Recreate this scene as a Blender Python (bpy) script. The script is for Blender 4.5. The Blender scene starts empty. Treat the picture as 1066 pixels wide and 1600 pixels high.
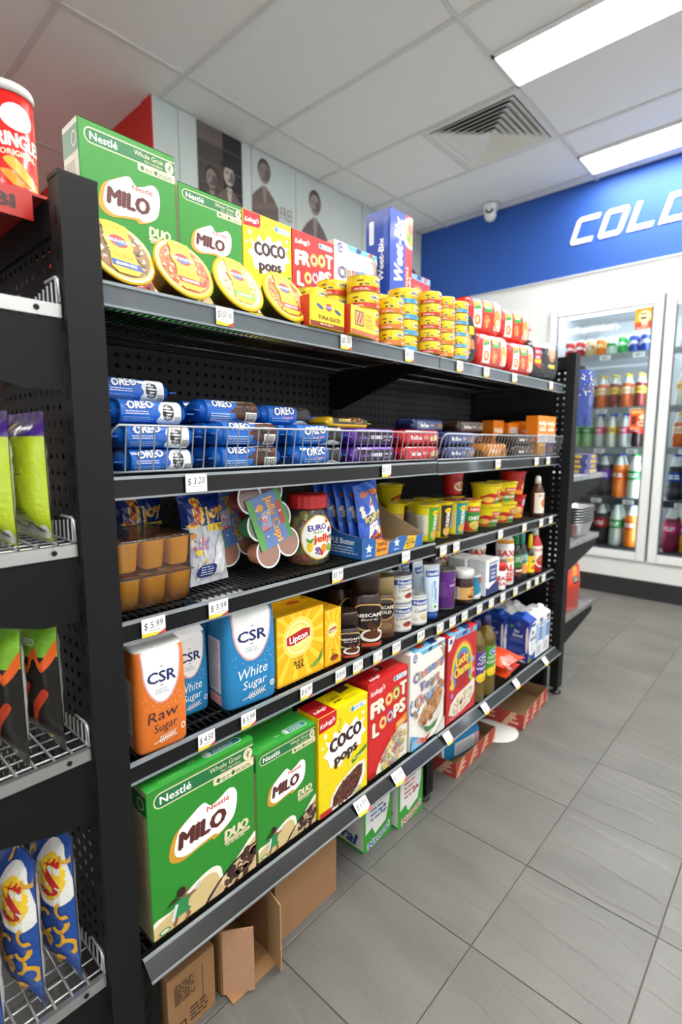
import bpy, math, random, bisect
from mathutils import Vector, Matrix, Euler
from mathutils.geometry import tessellate_polygon

SC = bpy.context.scene
COL = SC.collection
PI = math.pi
R = math.radians
random.seed(7)

# ---------------------------------------------------------------- camera
cd = bpy.data.cameras.new('camera')
cam = bpy.data.objects.new('camera', cd)
COL.objects.link(cam)
cam.location = (0, 0, 1.10)
cam.rotation_euler = (R(90 - 7.527), 0, R(42.267))
cd.sensor_fit = 'VERTICAL'
cd.sensor_height = 36.0
cd.sensor_width = 24.0
cd.lens = 818.83 / 1600 * 36
cd.clip_start = 0.02
cd.dof.use_dof = True
cd.dof.focus_distance = 1.05
cd.dof.aperture_fstop = 2.8
SC.camera = cam

# ---------------------------------------------------------------- world, exposure
w = bpy.data.worlds.new('world')
SC.world = w
w.use_nodes = True
w.node_tree.nodes['Background'].inputs[0].default_value = (0.88, 0.89, 0.9, 1)
w.node_tree.nodes['Background'].inputs[1].default_value = 1.3
vs = SC.view_settings
vs.view_transform = 'Standard'
vs.look = 'None'
vs.gamma = 1.0
vs.use_curve_mapping = False
vs.exposure = 1.05
LAMP = 14.0          # radiance of the ceiling panels
FRIDGE = 22.0         # radiance of the fridge strip lights

# ---------------------------------------------------------------- colour + materials
def hx(s):
    if not isinstance(s, str):
        return s
    s = s.lstrip('#')
    if len(s) == 3:
        s = ''.join(ch * 2 for ch in s)
    o = []
    for i in (0, 2, 4):
        c = int(s[i:i + 2], 16) / 255
        o.append(c / 12.92 if c <= .04045 else ((c + .055) / 1.055) ** 2.4)
    return (o[0], o[1], o[2], 1.0)

MATS = {}
def _new(name):
    m = bpy.data.materials.new(name)
    m.use_nodes = True
    nt = m.node_tree
    return m, nt, nt.nodes['Principled BSDF'], nt.nodes['Material Output']

def attr_mat(name, rough=.45, metal=0., coat=0., bump=0., bscale=60., spec=.5, vary=.06, trans=0.):
    """material that takes its colour from the printed face colours, with a little procedural unevenness"""
    m, nt, b, out = _new(name)
    a = nt.nodes.new('ShaderNodeAttribute'); a.attribute_name = 'Col'
    tc = nt.nodes.new('ShaderNodeTexCoord')
    n = nt.nodes.new('ShaderNodeTexNoise'); n.inputs['Scale'].default_value = bscale; n.inputs['Detail'].default_value = 3
    nt.links.new(tc.outputs['Object'], n.inputs['Vector'])
    mr = nt.nodes.new('ShaderNodeMapRange')
    mr.inputs[3].default_value = 1 - vary; mr.inputs[4].default_value = 1 + vary
    nt.links.new(n.outputs['Fac'], mr.inputs[0])
    mx = nt.nodes.new('ShaderNodeVectorMath'); mx.operation = 'SCALE'
    nt.links.new(a.outputs['Color'], mx.inputs[0]); nt.links.new(mr.outputs[0], mx.inputs['Scale'])
    nt.links.new(mx.outputs[0], b.inputs['Base Color'])
    b.inputs['Roughness'].default_value = rough
    b.inputs['Metallic'].default_value = metal
    b.inputs['Coat Weight'].default_value = coat
    b.inputs['Coat Roughness'].default_value = .08
    b.inputs['Specular IOR Level'].default_value = spec
    if bump:
        bp = nt.nodes.new('ShaderNodeBump'); bp.inputs['Strength'].default_value = bump; bp.inputs['Distance'].default_value = .004
        nt.links.new(n.outputs['Fac'], bp.inputs['Height']); nt.links.new(bp.outputs[0], b.inputs['Normal'])
    MATS[name] = m
    return m

attr_mat('card', .42, coat=.15)
attr_mat('paper', .75, bump=.12, bscale=45)
attr_mat('film', .26, coat=.35, bump=.35, bscale=26)
attr_mat('crinkle', .24, coat=.4, bump=1.0, bscale=34, vary=.12)
attr_mat('plastic', .32, coat=.1)
attr_mat('tin', .3, metal=.25, coat=.3)
attr_mat('metal', .32, metal=.9)
attr_mat('black_steel', .52, coat=.0, spec=.22, vary=.1, bscale=12)
attr_mat('lip', .28, metal=.2, coat=.3, spec=.35, vary=.25, bscale=9)
attr_mat('wire', .35, metal=.6)
attr_mat('paint', .6, vary=.03, bscale=8)
attr_mat('cardboard', .8, bump=.15, bscale=120, vary=.1)
attr_mat('board', .85, bump=.25, bscale=240, vary=.03)
attr_mat('fabric', .8)
attr_mat('foil', .28, metal=.95, bump=.5, bscale=70)

def clear_mat(name, tint, solid, rough=.08, gloss=.12, dif=.5):
    """cheap clear plastic/glass: part see-through, part tinted body, part mirror"""
    m, nt, b, out = _new(name)
    nt.nodes.remove(b)
    t = nt.nodes.new('ShaderNodeBsdfTransparent'); t.inputs[0].default_value = hx(tint)
    d = nt.nodes.new('ShaderNodeBsdfTranslucent'); d.inputs[0].default_value = hx(tint)
    d2 = nt.nodes.new('ShaderNodeBsdfDiffuse'); d2.inputs[0].default_value = hx(tint)
    md = nt.nodes.new('ShaderNodeMixShader'); md.inputs[0].default_value = dif
    nt.links.new(d.outputs[0], md.inputs[1]); nt.links.new(d2.outputs[0], md.inputs[2])
    m1 = nt.nodes.new('ShaderNodeMixShader'); m1.inputs[0].default_value = solid
    nt.links.new(t.outputs[0], m1.inputs[1]); nt.links.new(md.outputs[0], m1.inputs[2])
    g = nt.nodes.new('ShaderNodeBsdfGlossy'); g.inputs['Roughness'].default_value = rough
    fr = nt.nodes.new('ShaderNodeFresnel'); fr.inputs[0].default_value = 1.45
    n = nt.nodes.new('ShaderNodeTexNoise'); n.inputs['Scale'].default_value = 40
    bp = nt.nodes.new('ShaderNodeBump'); bp.inputs['Strength'].default_value = .15; bp.inputs['Distance'].default_value = .002
    nt.links.new(n.outputs['Fac'], bp.inputs['Height']); nt.links.new(bp.outputs[0], g.inputs['Normal'])
    ad = nt.nodes.new('ShaderNodeMath'); ad.operation = 'MULTIPLY_ADD'
    ad.inputs[1].default_value = 1.0; ad.inputs[2].default_value = gloss
    nt.links.new(fr.outputs[0], ad.inputs[0])
    m2 = nt.nodes.new('ShaderNodeMixShader')
    nt.links.new(ad.outputs[0], m2.inputs[0]); nt.links.new(m1.outputs[0], m2.inputs[1]); nt.links.new(g.outputs[0], m2.inputs[2])
    nt.links.new(m2.outputs[0], out.inputs['Surface'])
    MATS[name] = m
clear_mat('glass', 'f4f8f8', .0, .02, .0)
clear_mat('clear_film', 'fdfdfd', .015, .1, .015)
clear_mat('clear_plastic', 'fafafa', .10, .1, .05)
clear_mat('orange_jelly', 'ffb21c', .92, .12, .0, .85)
clear_mat('red_jelly', 'a81c1c', .9, .1, .0, .85)
clear_mat('green_jelly', '3f9a4a', .9, .1, .0, .85)
clear_mat('peach_jelly', 'f0a078', .95, .1, .0, .9)
clear_mat('oil', 'e8c63a', .25, .08, .05)

def emit_mat(name, col, s):
    m, nt, b, out = _new(name)
    nt.nodes.remove(b)
    e = nt.nodes.new('ShaderNodeEmission'); e.inputs[0].default_value = hx(col); e.inputs[1].default_value = s
    nt.links.new(e.outputs[0], out.inputs['Surface'])
    MATS[name] = m
emit_mat('lamp', 'fffcf6', LAMP)
emit_mat('fridge_lamp', 'eef6ff', FRIDGE)

def floor_mat():
    m, nt, b, out = _new('slate_tile')
    oi = nt.nodes.new('ShaderNodeObjectInfo')
    tc = nt.nodes.new('ShaderNodeTexCoord')
    mp = nt.nodes.new('ShaderNodeMapping'); mp.inputs['Rotation'].default_value = (0, 0, R(14)); mp.inputs['Scale'].default_value = (1.0, 2.4, 1)
    geo = nt.nodes.new('ShaderNodeNewGeometry')
    nt.links.new(geo.outputs['Position'], mp.inputs['Vector'])
    off = nt.nodes.new('ShaderNodeVectorMath'); off.operation = 'ADD'
    cmb = nt.nodes.new('ShaderNodeCombineXYZ')
    mu = nt.nodes.new('ShaderNodeMath'); mu.operation = 'MULTIPLY'; mu.inputs[1].default_value = 40
    nt.links.new(oi.outputs['Random'], mu.inputs[0]); nt.links.new(mu.outputs[0], cmb.inputs[2])
    nt.links.new(mp.outputs[0], off.inputs[0]); nt.links.new(cmb.outputs[0], off.inputs[1])
    wv = nt.nodes.new('ShaderNodeTexWave'); wv.wave_type = 'BANDS'; wv.bands_direction = 'Y'; wv.inputs['Scale'].default_value = 1.5
    wv.inputs['Distortion'].default_value = 6; wv.inputs['Detail'].default_value = 4; wv.inputs['Detail Scale'].default_value = 1.4
    nt.links.new(off.outputs[0], wv.inputs['Vector'])
    n = nt.nodes.new('ShaderNodeTexNoise'); n.inputs['Scale'].default_value = 220; n.inputs['Detail'].default_value = 4
    nt.links.new(geo.outputs['Position'], n.inputs['Vector'])
    n2 = nt.nodes.new('ShaderNodeTexNoise'); n2.inputs['Scale'].default_value = 3; n2.inputs['Detail'].default_value = 5
    nt.links.new(off.outputs[0], n2.inputs['Vector'])
    cr = nt.nodes.new('ShaderNodeValToRGB')
    cr.color_ramp.elements[0].position = .35; cr.color_ramp.elements[0].color = hx('5a5955')
    cr.color_ramp.elements[1].position = .7; cr.color_ramp.elements[1].color = hx('706f6b')
    ma = nt.nodes.new('ShaderNodeMath'); ma.operation = 'MULTIPLY_ADD'; ma.inputs[1].default_value = .35
    nt.links.new(n.outputs['Fac'], ma.inputs[0])
    m3 = nt.nodes.new('ShaderNodeMath'); m3.operation = 'MULTIPLY'; m3.inputs[1].default_value = .65
    nt.links.new(n2.outputs['Fac'], m3.inputs[0]); nt.links.new(m3.outputs[0], ma.inputs[2])
    nt.links.new(ma.outputs[0], cr.inputs[0]); nt.links.new(cr.outputs[0], b.inputs['Base Color'])
    sm = nt.nodes.new('ShaderNodeValToRGB')   # thin slate ridges
    sm.color_ramp.elements[0].position = .0; sm.color_ramp.elements[1].position = .10
    nt.links.new(wv.outputs['Fac'], sm.inputs[0])
    bp = nt.nodes.new('ShaderNodeBump'); bp.inputs['Strength'].default_value = .5; bp.inputs['Distance'].default_value = .0016
    nt.links.new(sm.outputs[0], bp.inputs['Height'])
    bp2 = nt.nodes.new('ShaderNodeBump'); bp2.inputs['Strength'].default_value = .12; bp2.inputs['Distance'].default_value = .001
    nt.links.new(n.outputs['Fac'], bp2.inputs['Height']); nt.links.new(bp.outputs[0], bp2.inputs['Normal'])
    nt.links.new(bp2.outputs[0], b.inputs['Normal'])
    b.inputs['Roughness'].default_value = .42
    MATS['slate_tile'] = m
floor_mat()

# ---------------------------------------------------------------- flat print ("art")
_tc = {}
_fake = {}
def tpoly(s, b):
    k = (s, b)
    if k not in _tc:
        cu = bpy.data.curves.new('t', 'FONT'); cu.body = s; cu.resolution_u = 2; cu.offset = b
        ob = bpy.data.objects.new('t', cu)
        me = ob.to_mesh()
        vs_ = [(v.co.x, v.co.y) for v in me.vertices]
        me.calc_loop_triangles(); ps = [[vs_[i] for i in p.vertices] for p in me.loop_triangles]
        ob.to_mesh_clear(); bpy.data.objects.remove(ob); bpy.data.curves.remove(cu)
        xs = [p[0] for p in vs_] or [0, 1]
        _tc[k] = (ps, min(xs), max(xs))
    return _tc[k]
CAP = .69     # cap height of the built-in font at size 1

def clip_half(poly, ax, lim, keep_less):
    out = []
    n = len(poly)
    for i in range(n):
        a, b = poly[i], poly[(i + 1) % n]
        ia = (a[ax] <= lim) if keep_less else (a[ax] >= lim)
        ib = (b[ax] <= lim) if keep_less else (b[ax] >= lim)
        if ia: out.append(a)
        if ia != ib:
            t = (lim - a[ax]) / (b[ax] - a[ax])
            q = [a[0] + t * (b[0] - a[0]), a[1] + t * (b[1] - a[1])]
            q[ax] = lim
            out.append(tuple(q))
    return out

class Art:
    """flat print on a canvas of w x h units: a list of coloured convex polygons in layers"""
    def __init__(s, w, h):
        s.w, s.h, s.P, s.L = w, h, [], 0
    def add(s, polys, c):
        c = hx(c); s.L += 1
        for p in polys:
            xs = [q[0] for q in p]; ys = [q[1] for q in p]
            if min(xs) < 0: p = clip_half(p, 0, 0, False)
            if p and max(xs) > s.w: p = clip_half(p, 0, s.w, True)
            if p and min(ys) < 0: p = clip_half(p, 1, 0, False)
            if p and max(ys) > s.h: p = clip_half(p, 1, s.h, True)
            if len(p) > 2: s.P.append((s.L, c, p))
        return s
    def p(s, pts, c):
        tri = tessellate_polygon([[Vector((x, y, 0)) for x, y in pts]])
        out = []
        for t in tri:
            q = [pts[i] for i in t]
            if (q[1][0]-q[0][0])*(q[2][1]-q[0][1])-(q[1][1]-q[0][1])*(q[2][0]-q[0][0]) < 0: q.reverse()
            out.append(q)
        return s.add(out, c)
    def b(s, pts, c, k=4):
        """smooth closed blob through the points"""
        n = len(pts); out = []
        for i in range(n):
            p0, p1, p2, p3 = pts[i-1], pts[i], pts[(i+1) % n], pts[(i+2) % n]
            for j in range(k):
                t = j/k
                out.append(tuple(.5*(2*p1[a]+(p2[a]-p0[a])*t+(2*p0[a]-5*p1[a]+4*p2[a]-p3[a])*t*t+(3*p1[a]-p0[a]-3*p2[a]+p3[a])*t**3) for a in (0, 1)))
        return s.p(out, c)
    def r(s, x0, y0, x1, y1, c, rad=0):
        if rad <= 0: return s.add([[(x0, y0), (x1, y0), (x1, y1), (x0, y1)]], c)
        pts = []
        for cx, cy, a0 in ((x1-rad, y0+rad, -90), (x1-rad, y1-rad, 0), (x0+rad, y1-rad, 90), (x0+rad, y0+rad, 180)):
            for k in range(5):
                a = R(a0 + 22.5*k); pts.append((cx+rad*math.cos(a), cy+rad*math.sin(a)))
        return s.add([pts], c)
    def e(s, cx, cy, rx, ry, c, n=18, rot=0, a0=0, a1=360):
        pts = []; cr, sr = math.cos(R(rot)), math.sin(R(rot))
        full = a1-a0 >= 360
        for k in range(n if full else n+1):
            a = R(a0 + (a1-a0)*k/n); x, y = rx*math.cos(a), ry*math.sin(a)
            pts.append((cx+x*cr-y*sr, cy+x*sr+y*cr))
        return s.add([pts], c)
    def ring(s, cx, cy, r0, r1, c, n=14, a0=0, a1=360, ky=1):
        qs = []
        for k in range(n):
            a, b = R(a0+(a1-a0)*k/n), R(a0+(a1-a0)*(k+1)/n)
            qs.append([(cx+r0*math.cos(a), cy+ky*r0*math.sin(a)), (cx+r1*math.cos(a), cy+ky*r1*math.sin(a)),
                       (cx+r1*math.cos(b), cy+ky*r1*math.sin(b)), (cx+r0*math.cos(b), cy+ky*r0*math.sin(b))])
        return s.add(qs, c)
    def line(s, x0, y0, x1, y1, t, c):
        d = math.hypot(x1-x0, y1-y0) or 1; nx, ny = -(y1-y0)/d*t/2, (x1-x0)/d*t/2
        return s.add([[(x0-nx, y0-ny), (x1-nx, y1-ny), (x1+nx, y1+ny), (x0+nx, y0+ny)]], c)
    def t(s, txt, x, y, h, c, w=None, b=.0, sh=0., ang=0., al='c'):
        """text centred (or al='l') at x,y with cap height h, squeezed to width w"""
        ps, x0, x1 = tpoly(txt, 0.)
        sy = h/CAP; sx = sy if w is None else w/max(1e-6, x1-x0)
        wid = (x1-x0)*sx; ox = -wid/2 if al == 'c' else 0
        ca, sa = math.cos(R(ang)), math.sin(R(ang)); out = []
        d = b*sx*1.1     # bold: the same glyphs doubled a hair apart
        for ci, (ddx, ddy) in enumerate(((0, 0),) if b < .012 else ((-d, 0), (d, 0), (0, d*.6), (0, -d*.6))):
            if ci: s.add(out, c); s.L -= .75; out = []
            for p in ps:
                q = []
                for px, py in p:
                    yy = py*sy-h/2+ddy; xx = (px-x0)*sx+ox+sh*yy+ddx
                    q.append((x+xx*ca-yy*sa, y+xx*sa+yy*ca))
                out.append(q)
        return s.add(out, c)
    def sc(s, n, cx, cy, rx, ry, sz, cols, seed=1, kind='e', rot=0):
        """n small pieces scattered in an ellipse (cereal in a bowl and the like)"""
        rg = random.Random(seed); cr, sr = math.cos(R(rot)), math.sin(R(rot))
        for k in range(n):
            a = rg.random()*2*PI; q = math.sqrt(rg.random())
            x, y = rx*q*math.cos(a), ry*q*math.sin(a)
            X, Y = cx+x*cr-y*sr, cy+x*sr+y*cr
            c = rg.choice(cols); z = sz*rg.uniform(.7, 1.2)
            if kind == 'e': s.e(X, Y, z, z*rg.uniform(.5, 1), c, 7, rg.random()*180)
            elif kind == 'o':
                s.ring(X, Y, z*.45, z, c, 8)
            else:
                a = rg.random()*PI; pts = [(X+z*math.cos(a+k2*PI/2), Y+z*math.sin(a+k2*PI/2)) for k2 in range(4)]
                s.add([pts], c)
            if k % 4: s.L -= 1
        return s
    def small(s, x, y, w, n, c, th=.8, gap=1.8, seed=3):
        """lines of print too fine to read"""
        rg = random.Random(seed); qs = []
        for k in range(n):
            xx = x
            yy = y-k*gap
            end = x+w*rg.uniform(.8, 1)
            while xx < end:
                l = min(rg.uniform(1.2, 4)*th*1.6, end-xx)
                qs.append([(xx, yy), (xx+l, yy), (xx+l, yy+th), (xx, yy+th)]); xx += l+th*.9
        return s.add(qs, c)
    def barcode(s, x0, y0, x1, y1, seed=2, vert=False):
        s.r(x0, y0, x1, y1, 'f2f2f0')
        rg = random.Random(seed); qs = []; v = (x0 if not vert else y0); e = (x1 if not vert else y1); u = (e-v)/38
        v += 2*u
        while v < e-3*u:
            l = u*rg.choice((.6, .6, 1.2, 1.8))
            m = .12*((y1-y0) if not vert else (x1-x0))
            qs.append([(v, y0+m), (v+l, y0+m), (v+l, y1-m), (v, y1-m)] if not vert else [(x0+m, v), (x1-m, v), (x1-m, v+l), (x0+m, v+l)])
            v += l+u*rg.choice((.6, 1.2))
        return s.add(qs, '222')

# ---------------------------------------------------------------- mesh collector
class MB:
    def __init__(s):
        s.V, s.F, s.C, s.M, s.S, s.mats = [], [], [], [], [], []
    def mi(s, m):
        if m not in s.mats: s.mats.append(m)
        return s.mats.index(m)
    def face(s, pts, c, m, smooth=False):
        n = len(s.V); s.V += [tuple(p) for p in pts]
        s.F.append(tuple(range(n, n+len(pts)))); s.C.append(hx(c)); s.M.append(s.mi(m)); s.S.append(smooth)
    def box(s, x0, x1, y0, y1, z0, z1, c, m, cols={}):
        v = [(x0,y0,z0),(x1,y0,z0),(x1,y1,z0),(x0,y1,z0),(x0,y0,z1),(x1,y0,z1),(x1,y1,z1),(x0,y1,z1)]
        n = len(s.V); s.V += v
        for k, f in (('bottom',(0,3,2,1)),('top',(4,5,6,7)),('left',(0,1,5,4)),('right',(2,3,7,6)),('front',(1,2,6,5)),('back',(3,0,4,7))):
            s.F.append(tuple(n+i for i in f)); s.C.append(hx(cols.get(k, c))); s.M.append(s.mi(m)); s.S.append(False)
        return s
    def tube(s, pts, r, c, m, n=5, caps=True):
        pts = [Vector(p) for p in pts]; base = len(s.V); cc = hx(c); k = s.mi(m)
        for i, p in enumerate(pts):
            d = (pts[min(i+1, len(pts)-1)]-pts[max(i-1, 0)]).normalized()
            u = d.cross(Vector((0, 0, 1)))
            if u.length < 1e-4: u = d.cross(Vector((0, 1, 0)))
            u.normalize(); v = d.cross(u)
            for j in range(n):
                a = 2*PI*j/n
                s.V.append(tuple(p+u*r*math.cos(a)+v*r*math.sin(a)))
        for i in range(len(pts)-1):
            for j in range(n):
                a, b = base+i*n+j, base+i*n+(j+1) % n
                s.F.append((a, a+n, b+n, b)); s.C.append(cc); s.M.append(k); s.S.append(True)
        if caps:
            s.F.append(tuple(base+j for j in range(n))); s.C.append(cc); s.M.append(k); s.S.append(False)
            e = base+(len(pts)-1)*n
            s.F.append(tuple(e+j for j in reversed(range(n)))); s.C.append(cc); s.M.append(k); s.S.append(False)
        return s
    def prism(s, pts, y0, y1, c, m, axis='y'):
        """outline in XZ (axis y), YZ (axis x) or XY (axis z), extruded"""
        def P(a, b, t): return (a, t, b) if axis == 'y' else ((t, a, b) if axis == 'x' else (a, b, t))
        n = len(pts); base = len(s.V)
        s.V += [P(a, b, y0) for a, b in pts]+[P(a, b, y1) for a, b in pts]
        cc = hx(c); k = s.mi(m)
        for i in range(n):
            j = (i+1) % n
            s.F.append((base+i, base+j, base+n+j, base+n+i)); s.C.append(cc); s.M.append(k); s.S.append(False)
        for t in tessellate_polygon([[Vector((a, b, 0)) for a, b in pts]]):
            s.F.append(tuple(base+i for i in t)); s.F.append(tuple(base+n+i for i in t))
            for _ in range(2): s.C.append(cc); s.M.append(k); s.S.append(False)
        return s
    def art(s, A, S, m, us=None, vs_=None, lift=.0003, dl=.00004):
        k = s.mi(m)
        us = sorted(us or []); vs_ = sorted(vs_ or [])
        for L, c, p in A.P:
            polys = [[(x/A.w, y/A.h) for x, y in p]]
            for ax, cuts in ((0, us), (1, vs_)):
                for cval in cuts:
                    nxt = []
                    for q in polys:
                        lo = min(t[ax] for t in q); hi = max(t[ax] for t in q)
                        if lo < cval-1e-9 and hi > cval+1e-9:
                            a = clip_half(q, ax, cval, True); b = clip_half(q, ax, cval, False)
                            if len(a) > 2: nxt.append(a)
                            if len(b) > 2: nxt.append(b)
                        else: nxt.append(q)
                    polys = nxt
            for q in polys:
                n = len(s.V)
                s.V += [tuple(S(a, b, lift+L*dl)) for a, b in q]
                s.F.append(tuple(range(n, n+len(q)))); s.C.append(c); s.M.append(k); s.S.append(False)
        return s
    def obj(s, name, parent=None, loc=None, rot=None):
        me = bpy.data.meshes.new(name)
        me.from_pydata(s.V, [], s.F)
        me.polygons.foreach_set('material_index', s.M)
        me.polygons.foreach_set('use_smooth', s.S)
        at = me.attributes.new('Col', 'FLOAT_COLOR', 'FACE')
        flat = [v for c in s.C for v in c]
        at.data.foreach_set('color', flat)
        for m in s.mats: me.materials.append(MATS[m])
        me.update()
        return link(name, me, parent, loc, rot)

def link(name, data, parent=None, loc=None, rot=None):
    o = bpy.data.objects.new(name, data)
    COL.objects.link(o)
    if parent is not None: o.parent = parent
    if loc is not None: o.location = loc
    if rot is not None: o.rotation_euler = rot
    return o

# surfaces for art: functions of (a, b, lift)
def plane(o, u, v, n):
    o, u, v, n = Vector(o), Vector(u), Vector(v), Vector(n)
    return lambda a, b, l: o+u*a+v*b+n*l
def S_front(D, W, H, x=None): return plane((D/2 if x is None else x, -W/2, 0), (0, W, 0), (0, 0, H), (1, 0, 0))
def S_left(D, W, H): return plane((-D/2, -W/2, 0), (D, 0, 0), (0, 0, H), (0, -1, 0))
def S_top(D, W, H): return plane((D/2, -W/2, H), (0, W, 0), (-D, 0, 0), (0, 0, 1))

class Sweep:
    """rings of a rounded outline stacked along z; profile = [(z, rx, ry)], e = 2 circle .. 8 box"""
    def __init__(s, prof, e=2., n=24):
        s.p, s.e, s.n = prof, e, n
        s.tab = None
        if e > 2.01:      # even spacing along the rounded outline
            rx = max(p[1] for p in prof); ry = max(p[2] for p in prof); N = 720; L = [0.]
            f = lambda a: (rx*math.cos(a)*s.rad(a), ry*math.sin(a)*s.rad(a))
            pr = f(-PI)
            for i in range(1, N+1):
                q = f(-PI+2*PI*i/N); L.append(L[-1]+math.hypot(q[0]-pr[0], q[1]-pr[1])); pr = q
            s.tab = [l/L[-1] for l in L]
    def ang(s, u):
        if s.tab is None: return (u-.5)*2*PI
        u = u % 1.0 if not 0 <= u <= 1 else u
        i = min(max(bisect.bisect_right(s.tab, u)-1, 0), len(s.tab)-2)
        d = s.tab[i+1]-s.tab[i]
        return -PI+2*PI*(i+((u-s.tab[i])/d if d > 1e-12 else 0))/(len(s.tab)-1)
    def pt(s, u, rx, ry):
        a = s.ang(u); k = s.rad(a)
        return rx*k*math.cos(a), ry*k*math.sin(a)
    def rad(s, a):
        return 1. if s.e <= 2.01 else (abs(math.cos(a))**s.e+abs(math.sin(a))**s.e)**(-1/s.e)
    def us(s): return [i/s.n for i in range(s.n+1)]
    def mesh(s, mb, col, m, cap0=True, cap1=True, smooth=True):
        n = s.n; base = len(mb.V); k = mb.mi(m)
        for z, rx, ry in s.p:
            for i in range(n):
                x, y = s.pt(i/n, rx, ry); mb.V.append((x, y, z))
        for j in range(len(s.p)-1):
            z = (s.p[j][0]+s.p[j+1][0])/2
            c = hx(col(z, j)) if callable(col) else hx(col)
            for i in range(n):
                a, b = base+j*n+i, base+j*n+(i+1) % n
                mb.F.append((a, b, b+n, a+n)); mb.C.append(c); mb.M.append(k); mb.S.append(smooth)
        if cap0:
            mb.F.append(tuple(base+i for i in reversed(range(n)))); mb.C.append(hx(col(s.p[0][0], 0)) if callable(col) else hx(col)); mb.M.append(k); mb.S.append(False)
        if cap1:
            e = base+(len(s.p)-1)*n
            mb.F.append(tuple(e+i for i in range(n))); mb.C.append(hx(col(s.p[-1][0], len(s.p)-2)) if callable(col) else hx(col)); mb.M.append(k); mb.S.append(False)
        return s
    def S(s, u0, u1, z0, z1):
        P = s.p
        def f(a, b, l):
            u = u0+(u1-u0)*a; z = z0+(z1-z0)*b
            for j in range(len(P)-1):
                if P[j][0] <= z <= P[j+1][0]+1e-9 and P[j+1][0] > P[j][0]:
                    t = (z-P[j][0])/(P[j+1][0]-P[j][0]); rx = P[j][1]+t*(P[j+1][1]-P[j][1]); ry = P[j][2]+t*(P[j+1][2]-P[j][2]); break
            else: rx, ry = P[-1][1], P[-1][2]
            x, y = s.pt(u, rx+l, ry+l)
            return (x, y, z)
        return f
    def cuts(s, u0, u1, z0, z1):
        return ([(i/s.n-u0)/(u1-u0) for i in range(s.n+1) if u0 < i/s.n < u1], [(p[0]-z0)/(z1-z0) for p in s.p if z0 < p[0] < z1])
    def art(s, mb, A, m, u0, u1, z0, z1, lift=.0003):
        us, vz = s.cuts(u0, u1, z0, z1)
        mb.art(A, s.S(u0, u1, z0, z1), m, us, vz, lift)

class Pillow:
    """puffed bag lying in the YZ plane: width W, height H, thickness T, flat crimped ends"""
    def __init__(s, W, H, T, nu=10, nv=14, seed=1, wr=.0015, crimp=.012, lean=0., bias=.5):
        rg = random.Random(seed); s.W, s.H, s.nu, s.nv = W, H, nu, nv
        s.g = [[None]*(nv+1) for _ in range(nu+1)]; s.b = [[None]*(nv+1) for _ in range(nu+1)]
        for i in range(nu+1):
            for j in range(nv+1):
                u, v = i/nu, j/nv
                z = v*H
                k = max(0., min(1, min(z, H-z)-crimp)/(H*.22)); k = min(1, k)
                t = T*(math.sin(PI*min(1, max(0, u)))**.55 if 0 < u < 1 else 0)*(math.sin(k*PI/2)**.8)
                w_ = W*(1-.07*math.sin(k*PI/2)*abs(2*u-1))
                y = (u-.5)*w_
                e1 = rg.uniform(-1, 1)*wr*(1 if 0 < u < 1 else 0); e2 = rg.uniform(-1, 1)*wr*(1 if 0 < u < 1 else 0)
                x0 = lean*math.sin(v*PI)
                s.g[i][j] = Vector((x0+.0006+t*bias+e1, y, z)); s.b[i][j] = Vector((x0-.0006-t*(1-bias)+e2, y, z))
    def mesh(s, mb, colf, m, colb=None):
        for grid, rev, cf in ((s.g, False, colf), (s.b, True, colb or colf)):
            base = len(mb.V); k = mb.mi(m)
            for i in range(s.nu+1):
                for j in range(s.nv+1): mb.V.append(tuple(grid[i][j]))
            for i in range(s.nu):
                for j in range(s.nv):
                    a = base+i*(s.nv+1)+j; b = a+s.nv+1
                    f = (a, b, b+1, a+1)
                    mb.F.append(f if not rev else f[::-1]); mb.M.append(k); mb.S.append(True)
                    mb.C.append(hx(cf((i+.5)/s.nu, (j+.5)/s.nv) if callable(cf) else cf))
        return s
    def S(s, back=False):
        G = s.b if back else s.g
        def f(a, b, l):
            x, y = min(max(a, 0), 1)*s.nu, min(max(b, 0), 1)*s.nv
            i, j = min(int(x), s.nu-1), min(int(y), s.nv-1); fx, fy = x-i, y-j
            p = G[i][j]*(1-fx)*(1-fy)+G[i+1][j]*fx*(1-fy)+G[i][j+1]*(1-fx)*fy+G[i+1][j+1]*fx*fy
            return p+Vector(((-l-.0004) if back else l+.0004, 0, 0))
        return f
    def art(s, mb, A, m, back=False):
        mb.art(A, s.S(back), m, [i/s.nu for i in range(1, s.nu)], [j/s.nv for j in range(1, s.nv)], .0004, .00005)

# ---------------------------------------------------------------- things
def tag(o, label=None, cat=None, group=None, kind=None):
    if label: o['label'] = label
    if cat: o['category'] = cat
    if group: o['group'] = group
    if kind: o['kind'] = kind
    return o
def struct(o):
    o['kind'] = 'structure'; return o
def empty(name, loc=(0, 0, 0), rz=0):
    o = link(name, None, None, loc, (0, 0, rz)); o.empty_display_size = .05
    return o
def cp(root, loc, rz=0, label=None, group=None, rot=None):
    r = root.copy(); COL.objects.link(r)
    r.location = loc; r.rotation_euler = rot or (0, 0, rz)
    for ch in list(root.children):
        c = ch.copy(); COL.objects.link(c); c.parent = r
        for g in list(ch.children):
            d = g.copy(); COL.objects.link(d); d.parent = c
    if label: r['label'] = label
    if group: r['group'] = group
    return r
class Kind:
    """first placing uses the prototype itself, later ones copy it"""
    def __init__(s, proto, cat, group=None):
        s.o, s.cat, s.g, s.used = proto, cat, group, False
    def at(s, loc, label, rz=0, rot=None, group=None):
        if not s.used:
            s.used = True; o = s.o; o.location = loc; o.rotation_euler = rot or (0, 0, rz)
        else: o = cp(s.o, loc, rz, None, None, rot)
        tag(o, label, s.cat, group or s.g)
        return o
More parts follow.
